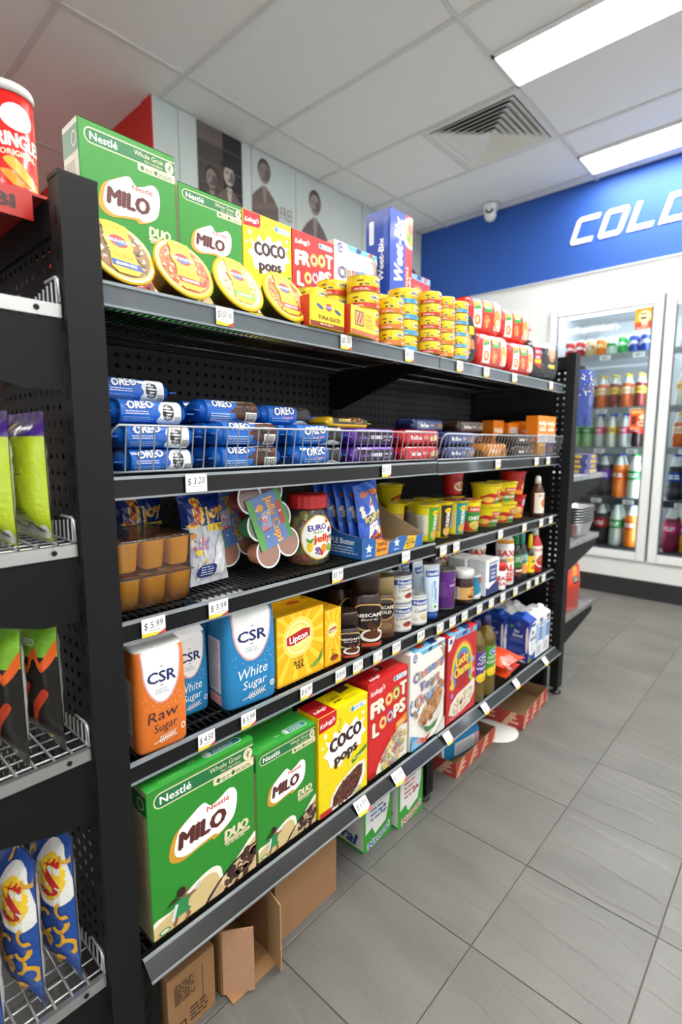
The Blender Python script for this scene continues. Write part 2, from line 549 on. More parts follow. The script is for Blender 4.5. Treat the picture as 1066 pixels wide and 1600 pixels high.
# ================================================================ the setting
XL, XR, YF, YB, ZC = -2.78, 2.28, -3.0, 4.12, 2.92
floor = struct(MB().box(-6.2, XR, YF, YB+.9, -.1, -.004, '6f6c66', 'board').obj('floor'))
mb = MB(); T = .2985
tz = [(-T/2, -T/2), (T/2, -T/2), (T/2, T/2), (-T/2, T/2)]
ch = .0012
top = [(x*(1-2*ch/T), y*(1-2*ch/T)) for x, y in tz]
for i in range(4):
    j = (i+1) % 4
    mb.face([(tz[i][0], tz[i][1], -.008), (tz[j][0], tz[j][1], -.008), (tz[j][0], tz[j][1], -ch), (tz[i][0], tz[i][1], -ch)], '888', 'slate_tile')
    mb.face([(tz[i][0], tz[i][1], -ch), (tz[j][0], tz[j][1], -ch), (top[j][0], top[j][1], 0), (top[i][0], top[i][1], 0)], '888', 'slate_tile')
mb.face([(x, y, 0) for x, y in top], '888', 'slate_tile')
tile = mb.obj('tile', floor)
first = True
gx0, gy0 = -.4745, .948
for i in range(-3, 7):
    for j in range(-4, 11):
        x, y = gx0+.3*i+.15, gy0+.3*j+.15
        if first: o = tile; first = False
        else: o = tile.copy(); COL.objects.link(o)
        o.location = (x, y, random.uniform(-.0004, .0004))
# ceiling: board, grid bars and lay-in tiles
ceil = struct(MB().box(-6.2, XR+.1, YF-.1, YB+.9, ZC+.03, ZC+.1, 'b8b8b6', 'board').obj('ceiling'))
gxs = [-6.12, -4.92, -3.72, -2.52, -1.32, -.12, 1.08, 2.28]
gys = [YF]+[1.01-.6*k for k in range(6, 0, -1)]+[1.01+.6*k for k in range(6)]+[YB]
def ctile(name, x0, x1, y0, y1):
    g = .010
    return MB().box(x0+g, x1-g, y0+g, y1-g, ZC+.004, ZC+.016, 'ecebe8', 'board').obj(name, ceil)
LIGHTS = [(2.51, 4), (3.71, 4), (2.51, 5), (.71-.6, 4), (-1.09, 4), (.71-.6, 6), (-1.69, 2), (-1.69, 6), (2.51, 6), (-.49, 1)]
def cell_light(i, y0): return any(abs(y0+.3-ly) < .02 and li == i for ly, li in LIGHTS)
xs_all = [(-6.12, -4.92), (-4.92, -3.72), (-3.72, -2.52), (-2.78, -2.52), (-2.52, -1.32), (-1.32, -.12), (-.12, 1.08), (1.08, 2.28)]
def visible_cell(x0, x1, y0, y1):
    if y0 >= 1.6 and x1 <= -2.6 and not (x0 == -2.78): return False
    if x0 == -2.78 and y0 < 1.55: return False
    return True
bars = MB()
for (x0, x1) in xs_all:
    for y0, y1 in zip(gys, gys[1:]):
        if x0 == -3.72 and y0 >= 1.55: continue
        if not visible_cell(x0, x1, y0, y1): continue
        if abs(x0+2.52) < .01 and abs(y0-2.81) < .01:
            ctile('ceiling_tile', x0, -1.92, y0, y1); continue
        ctile('ceiling_tile', x0, x1, y0, y1)
for x in gxs:
    y1 = YB if x > -2.6 else 1.57
    MB().box(x-.012, x+.012, YF, y1, ZC-.002, ZC+.004, 'd6d5d1', 'paint').obj('grid_bar', ceil)
for y in gys[1:-1]:
    MB().box(-6.12 if y < 1.55 else XL, XR, y-.012, y+.012, ZC-.0015, ZC+.0045, 'd6d5d1', 'paint').obj('grid_bar', ceil)
MB().box(-1.932, -1.908, 2.81, 3.41, ZC-.001, ZC+.004, 'd6d5d1', 'paint').obj('grid_bar', ceil)

# walls
struct(MB().box(XL-.1, XL, 1.57, YB+.1, 0, ZC+.03, 'c9d2cd', 'paint').obj('wall_left'))
struct(MB().box(-6.2, XL-.1, 1.57, 1.67, 0, ZC+.03, 'c8241e', 'paint').obj('wall_red'))
struct(MB().box(XL-.1, XL, 1.564, 1.5698, 0, ZC+.03, 'c8241e', 'paint').obj('trim_3'))
struct(MB().box(-6.3, -6.2, YF, 1.67, 0, ZC+.03, 'd8c9c4', 'paint').obj('wall_far'))
m = MB()      # right wall with an opening for the added daylight window
for a, b, c, d in ((YF, -2.5, 0, ZC+.03), (.9, YB+.9, 0, ZC+.03), (-2.5, .9, 0, .7), (-2.5, .9, 2.6, ZC+.03)): m.box(XR, XR+.1, a, b, c, d, 'e8e8e6', 'paint')
struct(m.obj('wall_right'))
def window(name, x0, x1, y0, y1, z0, z1, axis):
    f = MB(); t = .05
    if axis == 'x':
        for a, b, c, d in ((y0, y0+t, z0, z1), (y1-t, y1, z0, z1), (y0, y1, z0, z0+t), (y0, y1, z1-t, z1), ((y0+y1)/2-t/2, (y0+y1)/2+t/2, z0, z1)): f.box(x0, x1, a, b, c, d, 'c8cccf', 'metal')
        o = struct(f.obj(name)); MB().box((x0+x1)/2, (x0+x1)/2+.006, y0+t, y1-t, z0+t, z1-t, 'fff', 'glass').obj('pane', o)
    else:
        for a, b, c, d in ((x0, x0+t, z0, z1), (x1-t, x1, z0, z1), (x0, x1, z0, z0+t), (x0, x1, z1-t, z1), ((x0+x1)/2-t/2, (x0+x1)/2+t/2, z0, z1)): f.box(a, b, y0, y1, c, d, 'c8cccf', 'metal')
        o = struct(f.obj(name)); MB().box(x0+t, x1-t, (y0+y1)/2, (y0+y1)/2+.006, z0+t, z1-t, 'fff', 'glass').obj('pane', o)
window('added_window', XR+.02, XR+.08, -2.5, .9, .7, 2.6, 'x')  # unseen window, added to let in daylight and brighten the ceiling
m = MB()
for a, b, c, d in ((-6.3, -2.2, 0, ZC+.03), (1.9, XR+.1, 0, ZC+.03), (-2.2, 1.9, 0, .5), (-2.2, 1.9, 2.55, ZC+.03)): m.box(a, b, YF-.1, YF, c, d, 'e0e0de', 'paint')
struct(m.obj('wall_front'))
window('window_2', -2.2, 1.9, YF-.08, YF-.02, .5, 2.55, 'y')
# back wall of the cold room: pieces round the two glass doors
wb = MB()
DX = [(-1.60, -.85), (-.835, -.085), (-.07, .68)]
for a, b, c, d in ((XL, -1.60, .0, 2.31), (-1.60, .70, 2.085, 2.31), (.70, XR, 0, 2.31)):
    wb.box(a, b, YB, YB+.08, c, d, 'eceeee', 'paint')
wb.box(-1.60, .70, YB, YB+.08, .13, .262, 'e4e5e4', 'paint')
struct(wb.obj('wall_back'))
struct(MB().box(XL, XR, YB-.004, YB+.08, 2.31, ZC+.03, '2a5ab2', 'paint').obj('wall_blue_band'))
struct(MB().box(XL, XR, YB-.012, YB, 2.302, 2.312, 'd5d8da', 'paint').obj('trim_1'))
struct(MB().box(XL, XR, YB-.012, YB-.0005, 0, .132, '2b2b2d', 'plastic').obj('baseboard_back'))
struct(MB().box(XL, XL+.012, 1.60, YB-.02, 0, .1, '2b2b2d', 'plastic').obj('baseboard_left'))

# lettering on the blue band: COLD DRINKS in slanted square capitals
def sq_letter(A, ch, x, w, h, t, c='fbfbfd'):
    sh = .32
    def P(pts): A.p([(x+px*w+sh*py*h, py*h) for px, py in pts], c)
    tx, ty = t/w, t/h; k = .12
    if ch == 'C': P([(k, 0), (1, 0), (1, ty), (tx, ty), (tx, 1-ty), (1, 1-ty), (1, 1), (k, 1), (0, 1-k), (0, k)])
    elif ch in 'OD':
        q = 0 if ch == 'D' else k
        P([(q, 0), (.5, 0), (.5, ty), (tx, ty), (tx, 1-ty), (.5, 1-ty), (.5, 1), (q, 1), (0, 1-q), (0, q)])
        P([(.5, 0), (1-k, 0), (1, k), (1, 1-k), (1-k, 1), (.5, 1), (.5, 1-ty), (1-tx, 1-ty), (1-tx, ty), (.5, ty)])
    elif ch == 'L': P([(0, 0), (1, 0), (1, ty), (tx, ty), (tx, 1), (0, 1)])
    elif ch == 'R':
        P([(0, 0), (tx, 0), (tx, 1), (0, 1)]); P([(tx, 1-ty), (1-tx, 1-ty), (1-tx, .5), (1, .5), (1, 1-k), (1-k, 1), (tx, 1)])
        P([(tx, .35), (1-tx, .35), (1, .5), (1-tx, .5+.02), (tx, .52)]); P([(1-tx*1.4, 0), (1, 0), (.8, .35), (.5, .35)])
    elif ch == 'I': P([(0, 0), (tx, 0), (tx, 1), (0, 1)])
    elif ch == 'N': P([(0, 0), (tx, 0), (tx, 1), (0, 1)]); P([(tx, 1), (tx, .75), (1-tx, 0), (1, 0), (1, 0.02), (1-tx, .25)]); P([(1-tx, 0), (1, 0), (1, 1), (1-tx, 1)])
    elif ch == 'K': P([(0, 0), (tx, 0), (tx, 1), (0, 1)]); P([(tx, .42), (1-tx, 1), (1, 1), (tx+.1, .42)]); P([(tx, .58), (1-tx, 0), (1, 0), (tx+.1, .58)])
    elif ch == 'S': P([(0, 0), (1-k, 0), (1, k), (1, .58), (tx, .58), (tx, 1-ty), (1, 1-ty), (1, 1), (k, 1), (0, 1-k), (0, .42), (1-tx, .42), (1-tx, ty), (0, ty)])
lw, lh = .155, .178
x = -1.49
base_z = 2.52
for wi, word in enumerate(('COLD', 'DRINKS')):
    sign = empty('wall_lettering', (x, YB-.006, base_z))
    tag(sign, 'white slanted capitals reading %s on the blue band' % word, 'sign')
    xx = 0
    for chh in word:
        A = Art(2, .2); sq_letter(A, chh, 0, lw if chh != 'I' else .05, lh, .034)
        m = MB()
        for L, c, p in A.P:
            m.face([(q[0], -.004, q[1]) for q in p], c, 'plastic')
            for i in range(len(p)):
                a, b = p[i], p[(i+1) % len(p)]
                m.face([(a[0], -.004, a[1]), (a[0], 0, a[1]), (b[0], 0, b[1]), (b[0], -.004, b[1])], c, 'plastic')
        m.obj('letter', sign, (xx, 0, 0))
        xx += (lw if chh != 'I' else .05)+.035
    x += xx+.12

# ceiling light panels
def light(x0, y0, label, w=1.2, d=.30):
    t = empty('ceiling_light', (x0+.6, y0+.15, ZC-.002)); tag(t, label, 'ceiling light', 'recessed light panels')
    f = MB(); f.box(-w/2, w/2, -d/2, d/2, .0, .004, 'e8e8e6', 'paint')
    for a, b, c, e in ((-w/2, w/2, -d/2, -d/2+.02), (-w/2, w/2, d/2-.02, d/2), (-w/2, -w/2+.012, -d/2, d/2), (w/2-.012, w/2, -d/2, d/2)):
        f.box(a, b, c, e, -.008, .0, 'e8e8e6', 'paint')
    f.obj('frame', t)
    MB().box(-w/2+.014, w/2-.014, -d/2+.022, d/2-.022, -.0055, -.001, 'fff', 'lamp').obj('diffuser', t)
light(-1.32, 2.51, 'long white ceiling light nearest the vent')
light(-1.32, 3.71, 'long white ceiling light above the COLD lettering')
for (x0, y0, lb) in ((-.12, 2.51, 'ceiling light panel right of the one by the vent'), (-.12, 3.71, 'ceiling light panel further right over the fridge'),
                 (-1.32, 1.31, 'ceiling light panel over the middle of the aisle'), (-.12, 1.31, 'ceiling light panel right of the middle of the aisle'), (-.12, .11, 'ceiling light panel right above the camera'), (-.12, -1.69, 'ceiling light panel behind the camera on the right'),  # panels right of mid aisle and above camera added to brighten shelf fronts
                 (1.08, .71, 'ceiling light panel along the right wall'),
                 (-3.72, -1.09, 'ceiling light panel over the neighbouring aisle'), (-4.92, -.49, 'ceiling light panel near the far left wall')):
    light(x0, y0, lb)

# air vent
t = empty('air_vent', (-1.62, 3.11, ZC)); tag(t, 'square white louvred air vent in the ceiling', 'air vent')
m = MB()
for k, (a, b) in enumerate(((.296, .262),)):
    for sx in (0, 1, 2, 3):
        c, s_ = [(1, 0), (0, 1), (-1, 0), (0, -1)][sx]
        pts = [(-a, -a), (a, -a), (b, -b), (-b, -b)]
        m.face([(px*c-py*s_, px*s_+py*c, -.004) for px, py in pts], 'dedddb', 'paint')
        pts2 = [(-b, -b, -.004), (b, -b, -.004), (b, -b, .03), (-b, -b, .03)]
        m.face([(px*c-py*s_, px*s_+py*c, pz) for px, py, pz in pts2], 'cfcecb', 'paint')
m.obj('frame', t)
MB().box(-.262, .262, -.262, .262, .026, .029, '77777a', 'paint').obj('backing', t)
for k in range(7):
    a = .257-.034*k; b = a-.052
    m = MB()
    for sx in range(4):
        c, s_ = [(1, 0), (0, 1), (-1, 0), (0, -1)][sx]
        q = [(-a, -a, -.006), (a, -a, -.006), (max(b, .006), -max(b, .006), .02), (-max(b, .006), -max(b, .006), .02)]
        m.face([(px*c-py*s_, px*s_+py*c, pz) for px, py, pz in q], 'e6e3dd', 'paint')
        q2 = [(px, py, pz-.003) for px, py, pz in q]
        m.face([(px*c-py*s_, px*s_+py*c, pz) for px, py, pz in q2][::-1], 'e6e3dd', 'paint')
    m.obj('louvre', t)
# security camera under the ceiling
t = empty('security_camera', (-2.05, 3.97, ZC-.002)); tag(t, 'small white dome security camera on the ceiling', 'security camera')
m = MB(); Sweep([(-.075, .04, .04), (-.03, .052, .052), (-.012, .056, .056), (0, .056, .056)], 2, 24).mesh(m, 'ededed', 'plastic'); m.obj('mount', t)
m = MB(); Sweep([(-.052, .001, .001), (-.050, .018, .018), (-.04, .034, .034), (-.02, .044, .044), (0, .047, .047), (.02, .044, .044), (.04, .034, .034), (.050, .018, .018), (.052, .001, .001)], 2, 20).mesh(m, 'e6e6e6', 'plastic')
ball = m.obj('ball', t, (0, 0, -.07), (R(90-25), 0, R(18)))
m = MB(); Sweep([(.03, .031, .031), (.050, .029, .029), (.0505, .022, .022), (.049, .012, .012), (.049, .001, .001)], 2, 20).mesh(m, '0d0d10', 'plastic'); m.obj('lens', ball)

# wall mural: faded monochrome prints of men on a pale board
def mural(name, label, y0, y1, z0, z1, bg, draw):
    Wd, Hd = y1-y0, z1-z0
    m = MB().box(-.004, 0, -Wd/2, Wd/2, 0, Hd, bg, 'paper')
    A = Art(100, 100*Hd/Wd); draw(A)
    m.art(A, plane((0, -Wd/2, 0), (0, Wd, 0), (0, 0, Hd), (1, 0, 0)), 'paper', None, None, .0004, .0001)
    o = m.obj(name, None, (XL+.006, (y0+y1)/2, z0)); tag(o, label, 'wall print', 'monochrome wall prints')
def man(A, cx, hy, s, coat, face, hat=None, hair='3a312c'):
    A.p([(cx-34*s, hy-150*s), (cx-31*s, hy-52*s), (cx-20*s, hy-38*s), (cx-6*s, hy-26*s), (cx+6*s, hy-26*s), (cx+20*s, hy-38*s), (cx+31*s, hy-52*s), (cx+34*s, hy-150*s)], coat)
    A.p([(cx-6*s, hy-24*s), (cx+6*s, hy-24*s), (cx+2*s, hy-60*s), (cx-1*s, hy-60*s)], face)
    A.e(cx, hy+1*s, 14.5*s, 19*s, hair); A.e(cx, hy-4*s, 12*s, 17*s, face)
    A.e(cx-5*s, hy, 3*s, 1.6*s, coat); A.e(cx+5*s, hy, 3*s, 1.6*s, coat); A.e(cx, hy-12*s, 5*s, 2*s, coat); A.e(cx+6*s, hy-6*s, 5*s, 10*s, coat); A.line(cx-9*s, hy-60*s, cx-12*s, hy-120*s, 1.5*s, hair)
    if hat: A.e(cx, hy+13*s, 21*s, 4*s, hat); A.p([(cx-13*s, hy+12*s), (cx+13*s, hy+12*s), (cx+10*s, hy+29*s), (cx-10*s, hy+29*s)], hat)
def d1(A):
    A.r(0, 0, 100, A.h, '4e4541'); A.r(55, 0, 100, A.h, '2d2829'); A.r(0, A.h-30, 55, A.h, '6a5f5a')
    man(A, 28, A.h-88, 1.0, '5a4f4a', '8a7d74'); man(A, 68, A.h-70, 1.05, '6b5f59', 'b3a79c', '2a2525')
    for k in range(5): A.r(0, A.h-30-36*k, 100, A.h-31.5-36*k, '6b615c')
def d2(A):
    man(A, 30, A.h-30, 1.1, '6d605a', '8d7f77', None, '5a4f4a'); A.p([(2, A.h-95), (58, A.h-78), (60, A.h-88), (6, A.h-106)], '7a6a61')
    A.t('FREE', 86, A.h-92, 22, '84776d', 34); A.t('BAR', 78, A.h-140, 26, '84776d', 46)
def d3(A):
    man(A, 50, A.h-40, 1.15, '6d625f', '9a8e84', None, '4f4643')
def d4(A):
    A.e(50, 50, 46, 60, '4a3b39'); A.e(54, 46, 26, 38, 'c9c8c2'); A.r(40, 20, 62, 60, '57504d')
mural('wall_print', 'dark monochrome print of two men above the second green box', 1.84, 2.15, 1.9, 2.915, '4e4541', d1)
mural('wall_print', 'print of a folded-arms figure beside the words FREE BAR', 2.225, 2.56, 1.9, 2.912, 'c6cfca', d2)
mural('wall_print', 'print of a lone man in a dark coat', 2.60, 2.96, 1.9, 2.91, 'c8d0cb', d3)
mural('wall_print', 'dark rounded print by the corner with the blue band', 3.82, 4.10, 2.3, 2.68, 'c8d0cb', d4)
for yy in (1.72, 3.3):
    struct(MB().box(XL, XL+.003, yy, yy+.004, 0, ZC, 'a9b1ad', 'paint').obj('trim_2'))
# ================================================================ drinks fridge behind glass doors
FY = YB
fr = empty('drinks_fridge', (0, FY+.02, 0)); tag(fr, 'walk-in drinks fridge with silver framed glass doors', 'fridge')
m = MB()
m.box(-1.60, .70, .74, .76, .262, 2.085, 'b4babd', 'plastic'); m.box(-1.62, -1.60, .06, .76, .262, 2.085, 'c9cdd0', 'plastic'); m.box(.70, .72, .06, .76, .262, 2.085, 'c9cdd0', 'plastic')
m.box(-1.60, .70, .06, .76, 2.085, 2.10, 'd5d8da', 'plastic'); m.box(-1.60, .70, .06, .76, .25, .262, '3c4043', 'plastic')
m.obj('cabinet', fr)
def frame_door(x0, x1):
    d = MB(); z0, z1, s = .266, 2.08, .058; c = 'd2d6d8'
    for a, b, e, f in ((x0, x0+s, z0, z1), (x1-s, x1, z0, z1), (x0+s, x1-s, z0, z0+.062), (x0+s, x1-s, z1-s, z1)):
        d.box(a, b, -.035, .012, e, f, c, 'plastic')
        d.box(a+.006, b-.006, -.038, -.035, e+.006 if e == z0 or f == z1 else e, f-.006 if f == z1 else f, 'e4e7e8', 'plastic')
    o = d.obj('door', fr)
    MB().box(x0+s, x1-s, -.022, -.018, z0+.062, z1-s, 'fff', 'glass').obj('glass_pane', o)
    g = MB()
    for a, b in ((x0+s, x0+s+.01), (x1-s-.01, x1-s)): g.box(a, b, -.026, -.0225, z0+.062, z1-s, '54585b', 'plastic')
    g.box(x0+s, x1-s, -.026, -.0225, z0+.062, z0+.072, '54585b', 'plastic'); g.obj('gasket', o)
    return o
for x0, x1 in DX: frame_door(x0, x1)
for xm in (-1.605, -.8425, -.0775, .685): MB().box(xm-.012, xm+.012, .013, .055, .262, 2.085, '8d9194', 'metal').obj('mullion', fr)
LEV = [1.745, 1.36, 1.07, .70, .335]
for x0, x1 in DX:
    post = MB().box(x0-.004, x0+.02, .07, .10, .30, 2.05, 'aab0b4', 'metal')
    for k in range(34): post.box(x0+.003, x0+.013, .0685, .0705, .38+.048*k, .40+.048*k, '25282a', 'plastic')
    post.obj('slotted_upright', fr)
    MB().box(x1-.03, x1-.015, .075, .095, .35, 2.02, 'fff', 'fridge_lamp').obj('strip_light', fr)
    MB().box(x0+.03, x1-.04, .12, .15, 2.04, 2.07, 'fff', 'fridge_lamp').obj('strip_light', fr)
    for i, z in enumerate(LEV):
        s = MB(); s.box(x0+.03, x1-.035, .075, .085, z-.05, z-.004, '8f969b' if i < 3 else '3a4046', 'plastic')
        n = 26
        for k in range(n):
            yy = .10+k*.024
            s.box(x0+.03, x1-.035, yy, yy+.006, z-.010, z-.004, '7b8186', 'plastic')
        so = s.obj('shelf', fr)
        for k in range(3):
            tx = x0+.12+.22*k
            q = MB().box(tx, tx+.075, .0735, .0748, z-.046, z-.014, 'f4f4f2', 'paper')
            A = Art(75, 32); A.small(14, 18, 46, 2, '555', 5, 9, k+i)
            q.art(A, plane((tx, .0735, z-.046), (.075, 0, 0), (0, 0, .032), (0, -1, 0)), 'paper'); q.obj('price_strip', so)
# drinks
def bottle(name, h, r, liquid, capc, labc, txt=None, clear=False, tcol='fff'):
    """plastic bottle: body, cap, label"""
    m = MB()
    neck = r*.34
    prof = [(0, r*.86, r*.86), (h*.02, r, r), (h*.30, r, r), (h*.36, r*.9, r*.9), (h*.42, r, r), (h*.60, r, r), (h*.72, r*.82, r*.82), (h*.84, r*.45, r*.45), (h*.9, neck, neck), (h*.93, neck, neck)]
    sw = Sweep(prof, 2, 14)
    sw.mesh(m, (lambda z, j: liquid if z < h*.78 else 'cfd6d4'), 'plastic')
    o = m.obj(name)
    m = MB(); Sweep([(h*.925, neck*1.25, neck*1.25), (h*.99, neck*1.25, neck*1.25), (h, neck*1.1, neck*1.1)], 2, 12).mesh(m, capc, 'plastic'); m.obj('cap', o)
    m = MB(); l = Sweep([(h*.40, r*1.012, r*1.012), (h*.60, r*1.012, r*1.012)], 2, 14); l.mesh(m, labc, 'film', False, False)
    if txt:
        A = Art(100, 40); A.small(10, 22, 76, 2, tcol, 7, 13, len(txt))
        l.art(m, A, 'film', .32, .68, h*.42, h*.58)
    m.obj('label', o)
    return o
def can(name, c1, c2, txt, tcol='fff', h=.122, r=.031):
    m = MB()
    sw = Sweep([(0, r*.8, r*.8), (.008, r, r), (h*.5, r, r), (h-.012, r, r), (h-.003, r*.84, r*.84), (h, r*.84, r*.84), (h, r*.76, r*.76), (h-.003, r*.74, r*.74)], 2, 16)
    sw.mesh(m, lambda z, j: ('c9cdd0' if z > h-.012 or z < .004 else c1), 'tin')
    A = Art(100, 100); A.p([(0, 20), (60, 45), (100, 40), (100, 60), (55, 66), (0, 44)], c2); A.small(12, 60, 70, 2, tcol, 9, 18, len(txt))
    sw.art(m, A, 'tin', .3, .7, .02, h-.02)
    return m.obj(name)
FR = -R(90)    # fronts face -Y
def rowk(kinds, z, xs, y, labels, group):
    for i, (k, x) in enumerate(zip(kinds, xs)):
        k.at((x, y, z), labels[i % len(labels)] if isinstance(labels, list) else labels, FR, None, group)
K = {}
def kb(key, *a, **kw): K[key] = Kind(bottle('drink_bottle', *a, **kw), 'bottle')
K['c_red'] = Kind(can('drink_can', 'c4161c', 'f2f2f2', 'Coke'), 'can')
K['c_beige'] = Kind(can('drink_can', 'cbb68a', '8a6a3a', 'ginger'), 'can')
K['c_orange'] = Kind(can('drink_can', 'ee7a14', 'f7d23c', 'Fanta'), 'can')
K['c_white'] = Kind(can('drink_can', 'd6e4da', '35a04a', 'Sprite', '1f8a3a'), 'can')
K['c_green'] = Kind(can('drink_can', '2fae4a', 'd8f0d8', 'Lift'), 'can')
K['c_blue'] = Kind(can('drink_can', '1d3f9c', 'e8e8f0', 'pepsi'), 'can')
kb('juice', .235, .034, '7c1f1a', 'f0d832', 'e9c53a', 'juice', tcol='7c1f1a')
kb('juice_o', .235, .034, 'd8641c', 'f0d832', 'f2e6c8', 'juice', tcol='d8641c')
kb('pink', .245, .033, 'c7ccc8', '2a56c8', 'e24a78', 'soda')
kb('yell', .245, .033, 'cfd3c4', '2a56c8', 'f2cf3c', 'lemon', tcol='444')
kb('dark', .245, .033, '2a1512', 'c22', 'c4161c', 'cola')
kb('green', .245, .033, '9ccf8c', '4ab04a', '2d9a3c', 'lime')
kb('purple', .33, .044, '2c2430', '2a56c8', '6a2bb0', 'grape')
kb('orange', .33, .044, 'f07d16', '2a56c8', 'e8641a', 'Fanta')
kb('darkbig', .33, .044, '201210', 'c4161c', 'c4161c', 'Coca')
kb('limebig', .33, .044, 'd3ddd2', '38b048', '25a043', 'Sprite')
kb('dblue', .33, .044, '1d1b26', '2a56c8', '1d3f9c', 'pepsi')
kb('pinkbig', .33, .044, '8a1648', 'f0f0f0', 'd42a7c', 'pasito')
kb('yellbig', .33, .044, 'e0b020', 'f0f0f0', '6f3aa8', 'solo')
kb('water', .28, .036, 'd8e4ec', 'e8eef2', '7ec0e8', 'water')
yA, yB = FY+.155, FY+.245
SP = .078
def xs_(d, n, sp): x0 = DX[d][0]+.10; return [x0+sp*i for i in range(n)]
ORD = ['first', 'second', 'third', 'fourth', 'fifth', 'sixth', 'seventh', 'eighth']
def fill(d, lev, keys, sp, lab, grp, back=True):
    z = LEV[lev]
    for r_ in range(2 if back else 1):
        for i, (k, x) in enumerate(zip(keys, xs_(d, len(keys), sp))):
            K[k].at((x, FY+.02+.135+r_*sp*1.02, z), lab[k] % (ORD[i], ('front', 'second')[r_]), FR, None, grp)
side = ['left fridge door', 'middle fridge door', 'right fridge door']
CN = {'c_red': 'red soft drink can', 'c_beige': 'beige soft drink can', 'c_orange': 'orange soft drink can', 'c_white': 'pale green soft drink can', 'c_green': 'green soft drink can', 'c_blue': 'blue cola can',
      'juice': 'dark red juice bottle with yellow cap', 'juice_o': 'orange juice bottle with yellow cap', 'pink': 'small bottle with pink label and blue cap', 'yell': 'small bottle with yellow label and blue cap',
      'dark': 'small dark cola bottle with red label', 'green': 'small pale green bottle with green label', 'purple': 'dark bottle with purple label', 'orange': 'big orange soda bottle', 'darkbig': 'big dark cola bottle with red label',
      'limebig': 'clear bottle with green label and cap', 'dblue': 'big dark cola bottle with blue label', 'pinkbig': 'deep pink soda bottle with white cap', 'yellbig': 'golden soda bottle with purple label', 'water': 'clear water bottle with pale blue label'}
for d in range(3):
    L_ = {k: v+', %s along, %s row, '+side[d] for k, v in CN.items()}
    g = 'drinks behind the '+side[d]
    if d == 0:
        fill(0, 0, ['c_red', 'c_red', 'c_beige', 'c_orange', 'c_white', 'c_green', 'c_blue', 'c_blue'], .074, L_, g)
        fill(0, 1, ['water', 'juice', 'juice', 'juice_o', 'juice', 'juice_o', 'juice'], .084, L_, g)
        fill(0, 2, ['green', 'green', 'green', 'pink', 'yell', 'pink', 'dark'], .084, L_, g)
        fill(0, 3, ['dark', 'limebig', 'dblue', 'purple', 'orange', 'limebig'], .102, L_, g)
        fill(0, 4, ['orange', 'darkbig', 'darkbig', 'darkbig', 'limebig', 'orange'], .102, L_, g)
    else:
        fill(d, 0, ['water', 'water', 'yell', 'yell', 'pink', 'water', 'green'], .084, L_, g)
        fill(d, 1, ['yell', 'juice_o', 'juice', 'juice_o', 'yell', 'juice', 'juice'], .084, L_, g, d == 1)
        fill(d, 2, ['juice_o', 'dark', 'pink', 'dark', 'green', 'green', 'dark'], .084, L_, g, d == 1)
        fill(d, 3, ['dblue', 'dblue', 'dblue', 'purple', 'orange', 'limebig'], .102, L_, g, d == 1)
        fill(d, 4, ['pinkbig', 'yellbig', 'pinkbig', 'orange', 'limebig', 'darkbig'], .102, L_, g, d == 1)
# small posters stuck on the glass
def poster(x, z, draw, label):
    m = MB().box(-.055, .055, -.001, 0, 0, .142, 'e8641a', 'paper'); A = Art(110, 142); draw(A)
    m.art(A, plane((-.055, -.001, 0), (.11, 0, 0), (0, 0, .142), (0, -1, 0)), 'paper')
    tag(m.obj('poster', None, (x, FY-.0035, z)), label, 'poster', 'posters on the fridge glass')
def p1(A):
    A.r(0, 0, 110, 142, 'f0a51e'); A.r(0, 0, 110, 45, 'e2452a'); A.e(58, 82, 38, 40, 'fbe9b4')
    A.small(30, 96, 54, 1, '2b6a35', 9, 9); A.small(32, 64, 44, 1, '2a2a2a', 14, 9); A.e(60, 34, 22, 15, 'f9c9b0'); A.small(10, 12, 90, 2, 'fbe9b4', 2.5, 5)
def p2(A):
    A.r(0, 0, 110, 142, 'e9571f'); A.r(0, 108, 110, 142, 'f08a2a'); A.small(12, 120, 76, 1, 'fbe9b4', 7, 9); A.r(10, 38, 42, 96, '7a1d12'); A.e(78, 88, 22, 20, 'f7e3c0'); A.e(74, 44, 28, 20, 'f6d0b4'); A.small(56, 40, 36, 1, 'c22', 9, 9); A.small(8, 16, 70, 3, 'fbe9b4', 2.5, 5)
poster(-.962, 1.868, p1, 'orange poster at the top right of the left fridge door')
poster(-.952, 1.188, p2, 'red-orange poster halfway up the left fridge door')
# ================================================================ black gondola shelving
Y0, YM, Y1 = .341, 1.287, 2.235      # left end, bay joint, right end
XBK, XF = -1.205, -.80               # back panel, shelf front edge
ZS = {1: (1.338, 1.338), 2: (1.049, 1.047), 3: (.815, .802), 4: (.571, .567), 5: (.226, .226)}
BLK = '0d0e0f'
def perforated(y0, y1, z0, z1, c, sp=.0254, r=.0052, axis='x'):
    m = MB(); ny, nz = int((y1-y0)/sp), int((z1-z0)/sp)
    sy, sz = (y1-y0)/ny, (z1-z0)/nz
    V, F = m.V, m.F
    def P(a, b): return (0, a, b) if axis == 'x' else (a, 0, b)
    oct_ = [(r*math.cos(R(45*k+22.5)), r*math.sin(R(45*k+22.5))) for k in range(8)]
    sq = [(.5, 0), (.5, .5), (0, .5), (-.5, .5), (-.5, 0), (-.5, -.5), (0, -.5), (.5, -.5)]
    for i in range(ny):
        for j in range(nz):
            cy, cz = y0+(i+.5)*sy, z0+(j+.5)*sz
            b = len(V)
            V += [P(cy+a*sy, cz+d*sz) for a, d in sq]+[P(cy+r*math.cos(R(45*k)), cz+r*math.sin(R(45*k))) for k in range(8)]
            for k in range(8):
                k2 = (k+1) % 8
                F.append((b+k, b+k2, b+8+k2, b+8+k))
    n = len(F); m.C = [hx(c)]*n; m.M = [m.mi('black_steel')]*n; m.S = [False]*n
    return m
